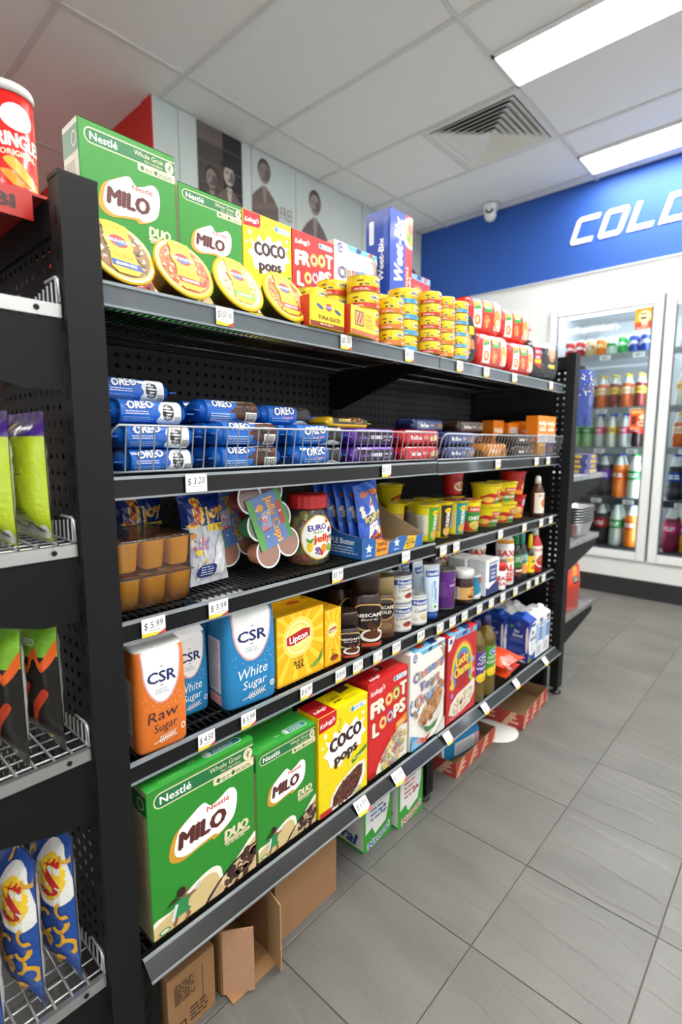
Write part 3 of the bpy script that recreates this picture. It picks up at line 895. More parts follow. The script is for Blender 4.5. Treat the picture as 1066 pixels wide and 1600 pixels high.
g = empty('gondola_shelving', (-1.0, (Y0+Y1)/2, 0)); tag(g, 'long black gondola shelving with five wire shelves of groceries', 'shelving')
G0 = Vector(g.location)
def gob(m, name, parent=None):
    """link a mesh given in room coordinates as a part of the gondola"""
    o = m.obj(name, parent or g)
    if parent is None: o.location = -G0
    return o
for a, b in ((Y0, YM), (YM, Y1)):
    gob(perforated(a+.004, b-.004, .27, 1.44, '26282b'), 'back_panel').location = -G0+Vector((XBK, 0, 0))
gob(MB().box(XBK-.035, XBK-.03, Y0, Y1, .20, 1.44, '0c0c0d', 'black_steel'), 'rear_skin')
gob(MB().box(XBK-.03, XBK+.004, Y0, Y1, 1.44, 1.456, BLK, 'black_steel'), 'top_rail')
for y in (Y0+.012, YM, Y1-.012):
    m = MB().box(XBK-.03, XBK+.006, y-.014, y+.014, .0, 1.45, BLK, 'black_steel')
    for k in range(26): m.box(XBK+.0055, XBK+.0066, y-.004, y+.004, .3+.042*k, .318+.042*k, '050505', 'black_steel')
    gob(m, 'upright')
def foot(m, x, y): Sweep([(0, .024, .024), (.006, .026, .026), (.012, .02, .02), (.014, .008, .008), (.03, .008, .008)], 2, 16).mesh(m, '0e0e0f', 'plastic')
for y in (Y0+.03, YM, Y1-.03):
    m = MB().box(-.855, -.80, y-.018, y+.018, .028, .20, BLK, 'black_steel')
    m.box(XBK, -.855, y-.012, y+.012, .05, .13, BLK, 'black_steel')
    for k in range(3): m.box(-.8005, -.799, y-.005, y+.005, .06+.045*k, .082+.045*k, '050505', 'black_steel')
    o = gob(m, 'base_leg')
    f = MB(); foot(f, 0, 0); f.obj('foot', o, (-.828, y, 0))
def lip(a, b, z, h, xf, slope=0., face='0f1113'):
    """front price rail: dark steel with a clear plastic strip and highlights painted in as pale upper and lower edges"""
    m = MB()
    m.prism([(xf-.02, z-.002), (xf-.004, z+.003), (xf-.001, z+.003), (xf-.001+slope, z-h), (xf-.007+slope, z-h-.002), (xf-.012, z-.010), (xf-.02, z-.010)], a, b, face, 'lip')
    m.prism([(xf-.006, z+.0032), (xf+.001, z+.0032), (xf+.0015, z-.0016), (xf-.0008, z-.0016)], a, b, '8d959b', 'lip')  # edge highlight put into the strip's pale colour, likewise along the bottom
    m.prism([(xf-.004+slope, z-h-.0022), (xf+.0022+slope, z-h-.0022), (xf+.0022+slope, z-h+.001), (xf-.0008+slope, z-h+.001)], a, b, '8f969b', 'lip')
    m.box(XBK+.006, XBK+.02, a, b, z-.016, z-.004, BLK, 'black_steel')
    return m
def deck(a, b, z, xf, step=.0135):
    m = MB(); n = int((b-a)/step)
    for i in range(1, n):
        y = a+i*(b-a)/n
        m.tube([(XBK+.012, y, z-.0022), (xf-.018, y, z-.0022)], .0018, '3a3c3e', 'wire', 4, False)
    for k in range(4):
        x = XBK+.03+k*(xf-.05-XBK-.03)/3
        m.tube([(x, a+.003, z-.0072), (x, b-.003, z-.0072)], .0032, '2c2d2f', 'wire', 6)
    return m
def bracket(y, z, xf, h):
    return MB().prism([(XBK+.006, z-.012), (xf-.03, z-.012), (xf-.03, z-.028), (xf-.10, z-.034), (XBK+.10, z-h*.8), (XBK+.03, z-h), (XBK+.006, z-h)], y-.0015, y+.0015, BLK, 'black_steel')
bays = ((Y0+.013, YM-.002), (YM+.002, Y1-.004))
for n in range(1, 6):
    for bi, (a, b) in enumerate(bays):
        z = ZS[n][bi]; xf = XF if n < 5 else -.775
        s = gob(lip(a, b, z-.0045, .031 if n < 5 else .018, xf, 0 if n < 5 else .026, '0f1113' if n > 1 else '5d646a'), 'shelf')
        tag(deck(a, b, z, xf).obj('wire_deck', s), kind='stuff')
        for yy in ((a+.006, b-.006)):
            bracket(yy, z, xf, .13 if n < 5 else .06).obj('bracket', s)
        if n == 2:      # wire fence in front of the biscuits
            f = MB(); xa = xf-.006; zt = z+.078; lean = .012 if bi == 0 else .02
            y0_, y1_ = a+.004, b-.004
            f.tube([(xa, y0_, z+.006), (xa+lean*.8, y0_, zt-.012), (xa+lean, y0_+.012, zt), (xa+lean, y1_-.012, zt), (xa+lean*.8, y1_, zt-.012), (xa, y1_, z+.006)], .0022, 'a8acb0', 'wire', 6)
            f.tube([(xa, y0_, z+.005), (xa, y1_, z+.005)], .002, 'a8acb0', 'wire', 6)
            k = int((y1_-y0_)/.0232)
            for i in range(1, k):
                y = y0_+i*(y1_-y0_)/k
                f.tube([(xa, y, z+.005), (xa+lean, y, zt)], .0014, '9a9ea2', 'wire', 5, False)
            f.obj('wire_fence', s)

# ---------------------------------------------------------------- end stands across both ends of the gondola
def end_stand(name, label, yp, sgn, levels, xp):
    """upright frame of width .82 with a perforated panel; shelves stick out along sgn*Y. xp = x of the near post front"""
    t = empty(name, (-1.19, yp, 0)); tag(t, label, 'display stand'); o0 = Vector(t.location)
    def part(m, nm, par=None):
        o = m.obj(nm, par or t)
        if par is None: o.location = -o0
        return o
    for (x0, x1) in ((xp-.036, xp), (-1.60, -1.565)):
        m = MB().box(x0, x1, yp-.026, yp+.026, .03, 1.455, '151617', 'black_steel')
        m.box(x0, x1, yp-.027, yp+.027, 1.455, 1.461, '1a1b1d', 'black_steel')
        yf = yp+sgn*.0262
        for k in range(27): m.box((x0+x1)/2-.004, (x0+x1)/2+.004, yf-.0006, yf+.0006, .16+.0475*k, .182+.0475*k, '050505', 'black_steel')
        o = part(m, 'post')
        f = MB(); foot(f, 0, 0); f.obj('foot', o, ((x0+x1)/2, yp, 0))
    part(MB().box(-1.565, xp-.036, yp-.012, yp+.012, 1.40, 1.45, '121315', 'black_steel'), 'top_rail')
    part(MB().box(-1.565, xp-.036, yp-.012, yp+.012, .12, .19, '121315', 'black_steel'), 'bottom_rail')
    part(perforated(-1.563, xp-.038, .19, 1.40, '0f1012', axis='y'), 'back_panel').location = -o0+Vector((0, yp+sgn*.006, 0))
    if sgn > 0: part(MB().box(-1.563, xp-.085, yp-.004, yp-.002, .19, 1.40, '0c0c0d', 'black_steel'), 'backing_sheet')
    dep = .30 if sgn < 0 else .44
    ya, yb = yp+sgn*.028, yp+sgn*(.028+dep)
    xr, xl = xp-.012, -1.59
    for z in levels:
        c = 'c2c4c5'
        m = MB()
        m.box(xr-.010, xr, min(ya, yb), max(ya, yb), z-.022, z-.004, c, 'metal'); m.box(xl, xl+.01, min(ya, yb), max(ya, yb), z-.022, z-.004, c, 'metal')
        m.box(xl, xr, yb-.004, yb+.004, z-.022, z+.001, c, 'metal')
        for k in range(3): m.tube([(xr+.0002, yp+sgn*(.06+.1*k), z-.013), (xr+.0012, yp+sgn*(.06+.1*k), z-.013)], .004, '151515', 'black_steel', 10)
        so = part(m, 'shelf')
        d = MB()
        n = int(dep/.024)
        for i in range(n+1):
            y = ya+(yb-ya)*i/n
            d.tube([(xl+.005, y, z-.002), (xr-.004, y, z-.002)], .0018, 'cfd2d4', 'wire', 4, False)
        for k in range(28): x = xl+.02+k*(xr-xl-.04)/27; d.tube([(x, ya, z-.0055), (x, yb, z-.0055)], .0018, 'cfd2d4', 'wire', 4, False)
        tag(d.obj('wire_deck', so), kind='stuff')
        if sgn < 0:
            fz = MB()      # little raised wire guard along the side
            fz.tube([(xr-.004, ya+sgn*.0006, z+.0), (xr-.004, ya+sgn*.0006, z+.030), (xr-.012, ya+sgn*.0006, z+.034), (xr-.05, ya+sgn*.0006, z+.034)], .0022, 'dcdedf', 'wire', 6)
            for k in range(9): fz.tube([(xr-.012-.016*k, ya+sgn*.0006, z), (xr-.012-.016*k, ya+sgn*.0006, z+.032-.002*k)], .0018, 'dcdedf', 'wire', 5, False)
            fz.obj('wire_guard', so)
        h = .12
        for xx in (xr-.004, xl+.004):
            ys = [yp+sgn*.03, yp+sgn*(dep), yp+sgn*(dep), yp+sgn*.08, yp+sgn*.03]
            zs = [z-.024, z-.024, z-.055, z-h, z-h]
            MB().prism(list(zip(ys, zs)), xx-.0015, xx+.0015, '0f1011', 'black_steel', 'x').obj('bracket', so)
    return t
es = end_stand('end_stand', 'black end stand of crisps and tubes at the left edge', .326, -1, (1.293, .957, .636, .236), -.78)
m = MB().box(-1.56, -.868, .232, .332, 1.4515, 1.4555, 'b8261e', 'plastic')      # red header ledge along the top of the stand
m.box(-1.56, -.866, .228, .232, 1.416, 1.4555, 'b8261e', 'plastic'); m.box(-.8685, -.866, .232, .296, 1.416, 1.4555, 'b8261e', 'plastic')
A = Art(64, 40); A.t('BI', 28, 19, 17, '3a1410', 24, .05); m.art(A, plane((-.866, .232, 1.416), (0, .064, 0), (0, 0, .0395), (1, 0, 0)), 'plastic')
o = m.obj('header_ledge', es); o.location = -Vector(es.location)
end_stand('end_stand', 'black end stand beyond the far end of the gondola', 2.275, 1, (.957, .662, .325), -.762)
# ================================================================ printed cartons
def carton(name, W, H, D, front, body='e8e8e8', top=None, left=None, topart=None, m='card', cols=None, ah=None, leftart=None):
    mb = MB(); c = dict(cols or {})
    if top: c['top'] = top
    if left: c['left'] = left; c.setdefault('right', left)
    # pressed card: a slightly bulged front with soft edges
    e = .0012
    mb.box(-D/2, D/2-e, -W/2, W/2, 0, H, body, m, c)
    fc = c.get('front', body)
    mb.face([(D/2, -W/2+e, e), (D/2, W/2-e, e), (D/2, W/2-e, H-e), (D/2, -W/2+e, H-e)], fc, m)
    for p in (((-1, 0), (-1, 1)), ((1, 1), (1, 0)), ((1, 0), (-1, 0)), ((-1, 1), (1, 1))):
        (a, b), (a2, b2) = p
        q = []
        for s, t, k in ((a, b, 0), (a, b, 1), (a2, b2, 1), (a2, b2, 0)):
            y = s*(W/2-(e if k else 0)); z = (H-(e if k else 0)) if t else (e if k else 0)
            q.append((D/2 if k else D/2-e, y, z))
        mb.face(q, fc, m)
    if front is not None:
        q = (ah or H)-2*e; mb.art(front, plane((D/2, -W/2+e, H-e-q), (0, W-2*e, 0), (0, 0, q), (1, 0, 0)), m)
    if topart is not None: mb.art(topart, S_top(D, W, H), m)
    if leftart is not None: mb.art(leftart, S_left(D, W, H), m)
    # glued flap seam on the top
    s = Art(100, 100); s.line(0, 48, 100, 48, 1.2, tuple(v*.55 for v in hx(top or body)[:3])+(1,))
    if topart is None: mb.art(s, S_top(D, W, H), m)
    return mb.obj(name)
CREAM = 'e9dcb8'
def shield(A, cx, cy, s, c, k=1.0, dx=0, dy=0):
    pts = [(-30, -13), (-26, 4), (-14, 12), (-2, 17), (5, 11), (14, 13), (24, 17), (31, 12), (31, -2), (26, -13), (12, -19), (8, -17), (-4, -18), (-20, -20)]
    A.b([(cx+dx+x*s*k, cy+dy+y*s*k) for x, y in pts], c)
def milo(big=True):
    A = Art(100, 124 if big else 138); H = A.h
    A.r(0, 0, 100, H, '2b8c2b')
    A.r(5, H-17.5, 108, H-4.5, CREAM, 6.4); A.r(6, H-16.5, 108, H-5.5, '1e7440', 5.4)
    A.t('Nestlé', 24, H-11, 6.2, 'f4f4f0', 27, .02)
    A.t('Whole Grain', 71, H-9.4, 4.2, CREAM, 32); A.t('No.1 ingredient', 76, H-14, 2.2, CREAM, 20)
    A.e(94, H-11.5, 5, 5.4, CREAM); A.line(94, H-15, 94, H-8, .9, '1e7440'); A.line(92, H-11, 94, H-13, .9, '1e7440'); A.line(96, H-9, 94, H-12, .9, '1e7440')
    A.r(58, H-24, 101, H-17.5, CREAM, 2); A.e(63, H-20.7, 2, 2, '1e7440'); A.e(78, H-20.7, 2, 2, '1e7440'); A.small(66, H-21, 10, 2, '6d8a5a', 1, 1.8); A.small(81, H-21, 18, 2, '6d8a5a', 1, 1.8)
    cy = H*.60
    shield(A, 49, cy, 1.0, 'cf9a2e', 1.0, -3.2, -2.2); shield(A, 50, cy, .98, 'fbfbf8')
    A.t('MILO', 47, cy-4.5, 13.5, '5a2420', 43, .065, .12); A.t('Nestlé', 62, cy+9, 4.2, 'd0342c', 22, .02)
    A.t('DUO', 80, H*.40, 8.2, CREAM, 24, .07, .1); A.r(67, H*.335, 94, H*.36, CREAM, 1.3); A.t('CALCIUM BOOSTED', 80.5, H*.347, 1.7, '2f6a33', 24); A.small(68, H*.32, 24, 1, CREAM, 1, 2)
    # milk splash, bowl, running girl
    A.b([(-4, -3), (104, -3), (104, H*.29), (78, H*.17), (66, H*.10), (62, H*.20), (52, H*.235), (34, H*.20), (18, H*.13), (0, H*.12)], 'f3efe2')
    A.b([(-4, -3), (104, -3), (104, H*.25), (76, H*.13), (64, H*.07), (58, H*.175), (46, H*.20), (26, H*.14), (0, H*.08)], 'd9bf86')
    A.p([(46, 0), (100, 0), (100, H*.205), (90, H*.20), (74, H*.16), (60, H*.10), (50, H*.04)], '2c1c16')
    A.p([(49, 0), (100, 0), (100, H*.19), (90, H*.185), (75, H*.145), (61, H*.085)], 'cdb58c')
    A.sc(70, 80, H*.07, 24, H*.085, 4.2, ['3a211a', '4a2c22', 'd6b888', '2d1914', '5a382a', 'e8d0a4'], 5, 'e', 25)
    A.p([(10, H*.165), (20, H*.175), (23, H*.20), (17, H*.195)], '3a241c'); A.e(26, H*.205, 4, 4.6, '8a5a42'); A.e(24.5, H*.215, 4, 4, '2c1a16')
    A.p([(20, H*.165), (30, H*.175), (34, H*.15), (31, H*.13), (30, H*.09), (33, H*.06), (17, H*.055), (19, H*.10), (18, H*.14)], '2d8a4e'); A.line(16, H*.05, 20, H*.15, 3, 'dfe4e2')
    A.line(29, H*.155, 38, H*.165, 2.4, '8a5a42'); A.line(20, H*.055, 17, H*.012, 3, '8a5a42'); A.line(29, H*.06, 31, H*.02, 3, '8a5a42'); A.line(31, H*.02, 27, H*.005, 2.4, '8a5a42')
    A.p([(36, H*.16), (43, H*.18), (41, H*.205), (37, H*.185)], 'c9cfcf')
    A.e(9, H*.025, 5, H*.018, '2f8a3c'); A.e(9, H*.025, 3.6, H*.012, 'cfe0c8')
    return A
def milo_top():
    A = Art(100, 30); A.r(0, 0, 100, 30, '35a53c'); A.line(0, 15, 100, 16, .5, '1f6b2a')
    A.r(54, 4, 92, 12, 'dfe9dc', 4); A.r(55, 4.8, 91, 11.2, '2a8c8a', 3.2); A.e(59, 8, 3, 2.8, 'dfe9dc'); A.small(64, 8.5, 24, 2, 'dfe9dc', 1, 2.2)
    A.small(40, 8, 9, 1, 'dfe9dc', .8, 2); A.small(12, 5, 30, 2, '6fc06a', .8, 1.8); return A
def side_print(c='b9a67c', hdr='1e7440'):
    A = Art(30, 124); A.r(0, 104, 30, 120, hdr); A.e(22, 112, 5, 5, CREAM); A.e(22, 112, 4, 4, hdr); A.small(3, 98, 22, 40, '8a7f66', .8, 2.0, 9); return A
def milo_box(W, H, big):
    o = carton('cereal_box', W, H, .075, milo(big), '2b8c2b', '35a53c', 'c3b48c', milo_top(), leftart=side_print()); return o
def kell(A, x, y, w, c='fff'):
    A.t("Kellogg's", x, y, w*.2, c, w, .02, .3, 6)
def badge(A, x, y, w):
    A.r(x, y, x+w, y+w*.22, 'f2f6f8', w*.1); A.e(x+w*.13, y+w*.11, w*.1, w*.1, '3a86b8'); A.small(x+w*.27, y+w*.12, w*.68, 2, '6aa6cc', w*.05, w*.085)
def coco():
    A = Art(100, 136); A.r(0, 0, 100, 136, 'f2d900')
    A.p([(0, 136), (34, 136), (34, 122), (31, 117), (0, 115)], 'c81424'); kell(A, 17, 125, 28)
    badge(A, 63, 121, 34)
    for k in range(8): A.line(40+3*math.sin(k*1.3), 122-4*k, 40+3*math.sin(k*1.3+1.3), 118-4*k, 1.2, '6d9a2a')
    sp = [(16, 74), (8, 82), (17, 88), (12, 100), (24, 96), (30, 108), (40, 101), (52, 112), (60, 104), (76, 112), (80, 103), (94, 104), (88, 95), (96, 84), (86, 80), (84, 68), (72, 70), (60, 58), (52, 66), (40, 54), (34, 64), (22, 60)]
    A.b(sp, 'fbfbf8', 3); A.e(90, 112, 2.5, 3, 'fbfbf8'); A.e(12, 108, 3, 3.4, 'fbfbf8'); A.e(6, 94, 2, 2, 'fbfbf8')
    A.t('COCO', 53, 92, 17, '3a1c16', 64, .075, 0, 6); A.t('pops', 53, 70, 14, '3a1c16', 46, .055, 0, 6)
    A.p([(60, 44), (98, 58), (98, 64), (60, 51)], '4a8a2a'); A.e(62, 48, 4, 4.5, 'e8e04a'); A.small(68, 52, 26, 1, 'e8f0c8', 1.6, 2)
    A.p([(18, 0), (22, 18), (34, 30), (56, 38), (78, 44), (94, 42), (96, 24), (86, 8), (70, 0)], 'f0ece2')
    A.p([(24, 4), (27, 18), (40, 28), (60, 35), (80, 40), (89, 38), (88, 24), (78, 10), (64, 2)], '5c2e20')
    A.sc(90, 58, 20, 31, 15, 2.6, ['4a2318', '6d3a28', '7d4a34', '3a1a12', '8a5640'], 11, 'e', 28)
    A.small(66, 8, 22, 4, '8a8078', 1.1, 3); A.r(0, 0, 24, 7, 'b81c22', 1); return A
def froot():
    A = Art(100, 140); A.r(0, 0, 100, 140, 'd2201f')
    kell(A, 23, 126, 34); badge(A, 62, 126, 35)
    cols = ['f09a3a', '8cb83c', 'e8a43c', '7a5cae']
    def L(tx, x, y, h, w): A.t(tx, x+1, y-1.5, h, '8a1414', w, .07); A.t(tx, x, y, h, 'f6ecd8', w, .06)
    L('F', 14, 100, 21, 14); L('R', 31, 102, 20, 16); L('T', 88, 109, 20, 16)
    for x, y, c, r_ in ((50, 104, 'f0a04a', 10), (69, 107, '9cbc4a', 10), (35, 74, 'f2b04a', 9.5), (53, 77, '8068b4', 9.5)):
        A.ring(x, y, 4, r_, c, 16); A.ring(x, y, 5, 7, 'f6dcae', 14)
    L('L', 17, 70, 20, 13); L('P', 70, 80, 19, 13); L('S', 85, 83, 19, 14)
    A.p([(68, 60), (98, 68), (98, 56), (68, 48)], 'e8902a'); A.small(71, 58, 24, 2, 'fbe6b0', 1.6, 4)
    A.p([(16, 0), (24, 14), (40, 30), (62, 44), (80, 52), (100, 50), (100, 0)], 'e9e4d8')
    A.sc(120, 62, 20, 36, 22, 4.0, ['e0c04a', '8c6cae', 'd88a4a', '9cb04a', 'c8b48a', 'd0604a', '8a94b8', 'e6d6a8'], 21, 'o', 32)
    A.r(0, 0, 18, 7, 'a81418', 1); return A
def cinn():
    A = Art(100, 156); A.r(0, 0, 100, 156, 'f3eee6')
    A.p([(4, 156), (20, 156), (18, 144), (10, 140), (4, 146)], 'f3eee6'); A.e(12, 148, 6, 7, '2e4a9a'); A.t('G', 12, 148, 8, 'f6f6f6', None, .03)
    A.p([(24, 156), (100, 156), (100, 150), (34, 148)], '6ab4d8'); A.p([(50, 156), (62, 156), (58, 149), (48, 149)], '24427c'); A.p([(80, 156), (90, 156), (86, 150), (78, 150)], 'd8482c')
    A.ring(78, 132, 20, 23, '5a8a4a', 16, -60, 80); A.ring(78, 130, 16, 19, 'b8404a', 16, -60, 60); A.ring(14, 70, 12, 15, '2c3c7a', 14, 120, 330); A.ring(12, 66, 9, 12, '4aa0d0', 14, 120, 330)
    pal = ['5a3a8a', 'c8402e', 'e08a28', '3a8a4a', '3a8ac0', '7a4aa0', 'd0702c', '4a6ab0']
    def word(tx, x0, x1, y, h, sl):
        ws = [tpoly(c_, 0.)[2]-tpoly(c_, 0.)[1] for c_ in tx]; g = .13; tot = sum(ws)+g*(len(tx)-1); k = (x1-x0)/tot
        pos = []; x = x0
        for w_ in ws: pos.append(x+w_*k/2); x += (w_+g)*k
        for grow, colr in ((.11, '2c2a5a'), (.06, 'fbfbfb'), (0., None)):
            for i, c_ in enumerate(tx):
                A.t(c_, pos[i], y+i*sl, h, colr or pal[(i*3+len(tx)) % 8], ws[i]*k, max(grow, .02))
    word('Cinnamon', 8, 94, 116, 15, 1.3); word('Toast', 26, 82, 97, 14, 1.3); word('Crunch', 14, 92, 76, 17, 1.6)
    A.p([(20, 42), (32, 30), (54, 22), (78, 28), (96, 52), (98, 72), (92, 60), (74, 42), (50, 34), (32, 36)], 'e2ddd4')
    A.p([(34, 30), (54, 22), (78, 28), (90, 40), (70, 16), (48, 14)], '3f7a4a')
    A.p([(20, 42), (36, 36), (56, 36), (76, 46), (94, 70), (84, 76), (62, 70), (36, 56)], 'b58a62')
    A.sc(42, 58, 54, 34, 14, 6.2, ['b8804e', 'a8703e', 'c8946a', '8a5830', 'd0a47c'], 31, 'q', 36)
    for x, y in ((10, 62), (16, 54), (90, 84), (84, 90), (60, 92)): A.sc(1, x, y, 1, 1, 6, ['b0784a'], int(x), 'q')
    A.p([(0, 0), (0, 26), (14, 20), (30, 12), (44, 0)], '4a9cc8'); A.p([(20, 16), (40, 8), (60, 12), (40, 0), (14, 8)], 'c8503a'); A.small(4, 14, 26, 5, 'd8eaf2', 1, 2.6); A.p([(70, 0), (100, 22), (100, 0)], 'd8d4cc'); return A
def lucky():
    A = Art(100, 158); A.r(0, 0, 100, 158, 'c4232c')
    A.p([(0, 158), (24, 158), (8, 136), (0, 134)], 'f2f0ec'); A.e(9, 150, 5, 5, '2e4a9a'); A.p([(26, 158), (100, 158), (100, 148), (24, 150)], '6aa8d4'); A.p([(48, 158), (66, 158), (62, 151), (46, 151)], '24427c'); A.p([(76, 158), (86, 158), (84, 150), (75, 150)], 'd8482c')
    for i, c in enumerate(('d84a3a', 'e8a03a', 'ecd84a', '5cb04a', '4a8ad0', '8a5cb0')):
        A.ring(50, 84, 38-i*3, 41-i*3, c, 20, -30, 210, 1.45)
    A.e(50, 84, 22.5, 33, 'b01c26')
    def L(tx, y, h, w): A.t(tx, 51, y-1.5, h, '7a1418', w, .07, 0, 5); A.t(tx, 50, y, h, 'f0d84a', w, .05, 0, 5)
    L('Lucky', 108, 17, 44); L('Charms', 88, 17, 54)
    for x, y, c in ((14, 84, 'e88ab0'), (12, 66, 'd8c04a'), (88, 96, '7ab4e0'), (90, 74, 'e8a0c0'), (86, 56, '9ad06a'), (16, 48, 'a080d0')): A.e(x, y, 5, 5, c)
    A.p([(6, 16), (12, 34), (34, 46), (66, 50), (96, 56), (96, 30), (80, 14), (50, 8), (24, 8)], 'ece4d2')
    A.sc(90, 52, 28, 40, 15, 3.4, ['d8c290', 'e6d8b0', 'c8a868', 'e0a0a8', 'a8c890', 'b8a0d0', 'efe6cf'], 41, 'e', 12)
    A.small(8, 8, 40, 2, 'f0b0a8', 1.2, 3); return A
def cereal_top(c, c2, art='k'):
    A = Art(100, 34); A.r(0, 0, 100, 34, c)
    if art == 'coco': A.p([(0, 0), (33, 0), (33, 34), (0, 34)], 'b8101e'); kell(A, 17, 12, 24); A.t('COCO', 52, 20, 5, '3a1c16', 20, .05); A.t('pops', 52, 13, 4, '3a1c16', 15, .05); A.p([(70, 34), (92, 34), (92, 24), (70, 22)], '5c3a24'); A.small(62, 9, 30, 2, '8a7a10', 1, 2.4)
    elif art == 'froot': A.p([(0, 0), (40, 0), (40, 34), (0, 34)], 'b8161a'); kell(A, 26, 8, 26); A.e(56, 23, 9, 6, '2a1614'); A.ring(52, 23, 2, 4, 'e8c89a'); A.small(62, 12, 30, 2, 'e87a6a', 1, 2.4)
    elif art == 'gm': A.p([(10, 0), (60, 0), (90, 34), (30, 34)], '6ab4d8'); A.p([(30, 6), (50, 6), (56, 20), (34, 20)], 'd8482c'); A.p([(60, 2), (80, 2), (90, 20), (70, 20)], '24427c'); A.p([(78, 20), (90, 20), (94, 30), (80, 30)], 'e8c03a')
    A.line(0, 17, 100, 17, .5, c2); return A
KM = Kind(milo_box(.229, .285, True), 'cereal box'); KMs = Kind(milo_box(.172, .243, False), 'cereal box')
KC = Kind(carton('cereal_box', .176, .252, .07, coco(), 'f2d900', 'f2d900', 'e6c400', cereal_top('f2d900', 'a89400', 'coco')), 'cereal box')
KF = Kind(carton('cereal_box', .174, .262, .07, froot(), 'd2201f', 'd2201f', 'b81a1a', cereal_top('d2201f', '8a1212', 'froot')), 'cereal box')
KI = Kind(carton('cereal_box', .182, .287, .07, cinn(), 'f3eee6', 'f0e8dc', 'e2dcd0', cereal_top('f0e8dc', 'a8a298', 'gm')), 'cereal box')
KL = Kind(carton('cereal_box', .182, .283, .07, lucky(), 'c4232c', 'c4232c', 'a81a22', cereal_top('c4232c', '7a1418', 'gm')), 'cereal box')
def put(k, xf, yc, z, D, label, rz=0, group=None):
    return k.at((xf-D/2, yc, z+.0006), label, rz, None, group)
Z5 = ZS[5][0]
put(KM, -.793, .4955, Z5, .075, 'big green chocolate cereal box at the near end of the bottom shelf')
put(KMs, -.795, .702, Z5, .075, 'smaller green cereal box between the big green and the yellow box, bottom shelf')
put(KMs, -.885, .715, Z5, .075, 'green cereal box half hidden behind another green one, bottom shelf')
put(KC, -.789, .880, Z5, .07, 'yellow chocolate rice cereal box on the bottom shelf')
put(KF, -.796, 1.066, Z5, .07, 'red fruit ring cereal box on the bottom shelf')
put(KF, -.880, 1.070, Z5, .07, 'red cereal box behind the front red one, bottom shelf')
put(KI, -.790, 1.2475, Z5, .07, 'white cinnamon square cereal box on the bottom shelf')
put(KL, -.786, 1.4405, Z5, .07, 'red rainbow cereal box beside the oil bottles, bottom shelf')
# ---- the same brands on the top shelf, standing a little further back
Z1 = ZS[1][0]
def sized(k, W, H): k.o.dimensions; return k
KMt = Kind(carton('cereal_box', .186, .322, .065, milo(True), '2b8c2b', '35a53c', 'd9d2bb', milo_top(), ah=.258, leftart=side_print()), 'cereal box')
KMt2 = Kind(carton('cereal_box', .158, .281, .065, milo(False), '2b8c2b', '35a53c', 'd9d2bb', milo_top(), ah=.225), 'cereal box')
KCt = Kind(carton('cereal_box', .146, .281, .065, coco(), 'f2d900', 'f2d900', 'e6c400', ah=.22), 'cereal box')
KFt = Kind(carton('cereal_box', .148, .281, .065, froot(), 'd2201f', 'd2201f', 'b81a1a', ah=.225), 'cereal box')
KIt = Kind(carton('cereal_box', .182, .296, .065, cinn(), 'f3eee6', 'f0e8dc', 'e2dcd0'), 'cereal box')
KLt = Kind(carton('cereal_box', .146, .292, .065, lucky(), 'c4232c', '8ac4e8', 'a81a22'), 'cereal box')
put(KMt, -1.0, .515, Z1, .065, 'tall green cereal box at the near end of the top shelf')
put(KMt2, -1.0, .6925, Z1, .065, 'lower green cereal box beside the yellow box, top shelf')
put(KCt, -1.0, .847, Z1, .065, 'yellow chocolate rice cereal box on the top shelf')
put(KFt, -1.0, .997, Z1, .065, 'red fruit ring cereal box on the top shelf')
put(KIt, -1.0, 1.165, Z1, .065, 'white cinnamon square cereal box on the top shelf')
put(KLt, -1.0, 1.465, Z1, .065, 'red rainbow cereal box behind the tuna tins, top shelf')
def weet():
    A = Art(60, 200); A.r(0, 0, 60, 200, '1f45b0'); A.r(40, 0, 60, 200, 'c8262c'); A.e(54, 168, 22, 30, 'f4e6d0'); A.e(56, 168, 16, 24, 'd8a04a'); A.e(54, 176, 8, 10, 'b84a2a'); A.e(50, 160, 6, 8, '6a9a3a')
    A.t('Weet-Bix', 22, 128, 22, 'fbfbfd', 120, .04, .12, 90); A.t('97% WHOLE', 46, 70, 6, 'f6e6c0', 66, .02, 0, 90); A.t('GRAIN', 54, 62, 6, 'f6e6c0', 44, .02, 0, 90); A.e(50, 18, 12, 14, 'f2ead8'); A.e(50, 18, 8, 9, 'd89a6a'); return A
wl = Art(60, 200); wl.r(0, 0, 60, 200, '1f45b0'); wl.t('Weet-Bix', 38, 108, 13, 'f4f4fa', 80, .04, .1, 90); wl.r(44, 128, 54, 186, '4a6ac8', 4); wl.r(8, 140, 20, 184, 'e8ecf4', 3); wl.small(10, 60, 30, 12, '8fa4dc', 2, 4)
m_ = MB(); Wd, Dd, Hd = .112, .09, .30
m_.box(-Dd/2, Dd/2, -Wd/2, Wd/2, 0, Hd, '1f45b0', 'card', {'top': '5a86dc'})
m_.art(weet(), S_front(Dd, Wd, Hd), 'card'); m_.art(wl, S_left(Dd, Wd, Hd), 'card')
tag(m_.obj('cereal_box', None, (-.975-.045, 1.34, Z1+.135)), 'tall blue wheat biscuit box rising above the tuna tins', 'cereal box')
# the plain shipping carton it stands on
A = Art(100, 100); A.r(0, 0, 100, 100, 'b08a60'); A.small(10, 60, 60, 4, '6a4a30', 3, 8)
tag(carton('shipping_carton', .112, .134, .09, A, 'b08a60', m='cardboard').copy() if False else carton('shipping_carton', .112, .134, .09, A, 'b08a60', m='cardboard'), 'small brown carton under the blue wheat biscuit box', 'carton').location = (-.975-.045, 1.34, Z1+.0006)

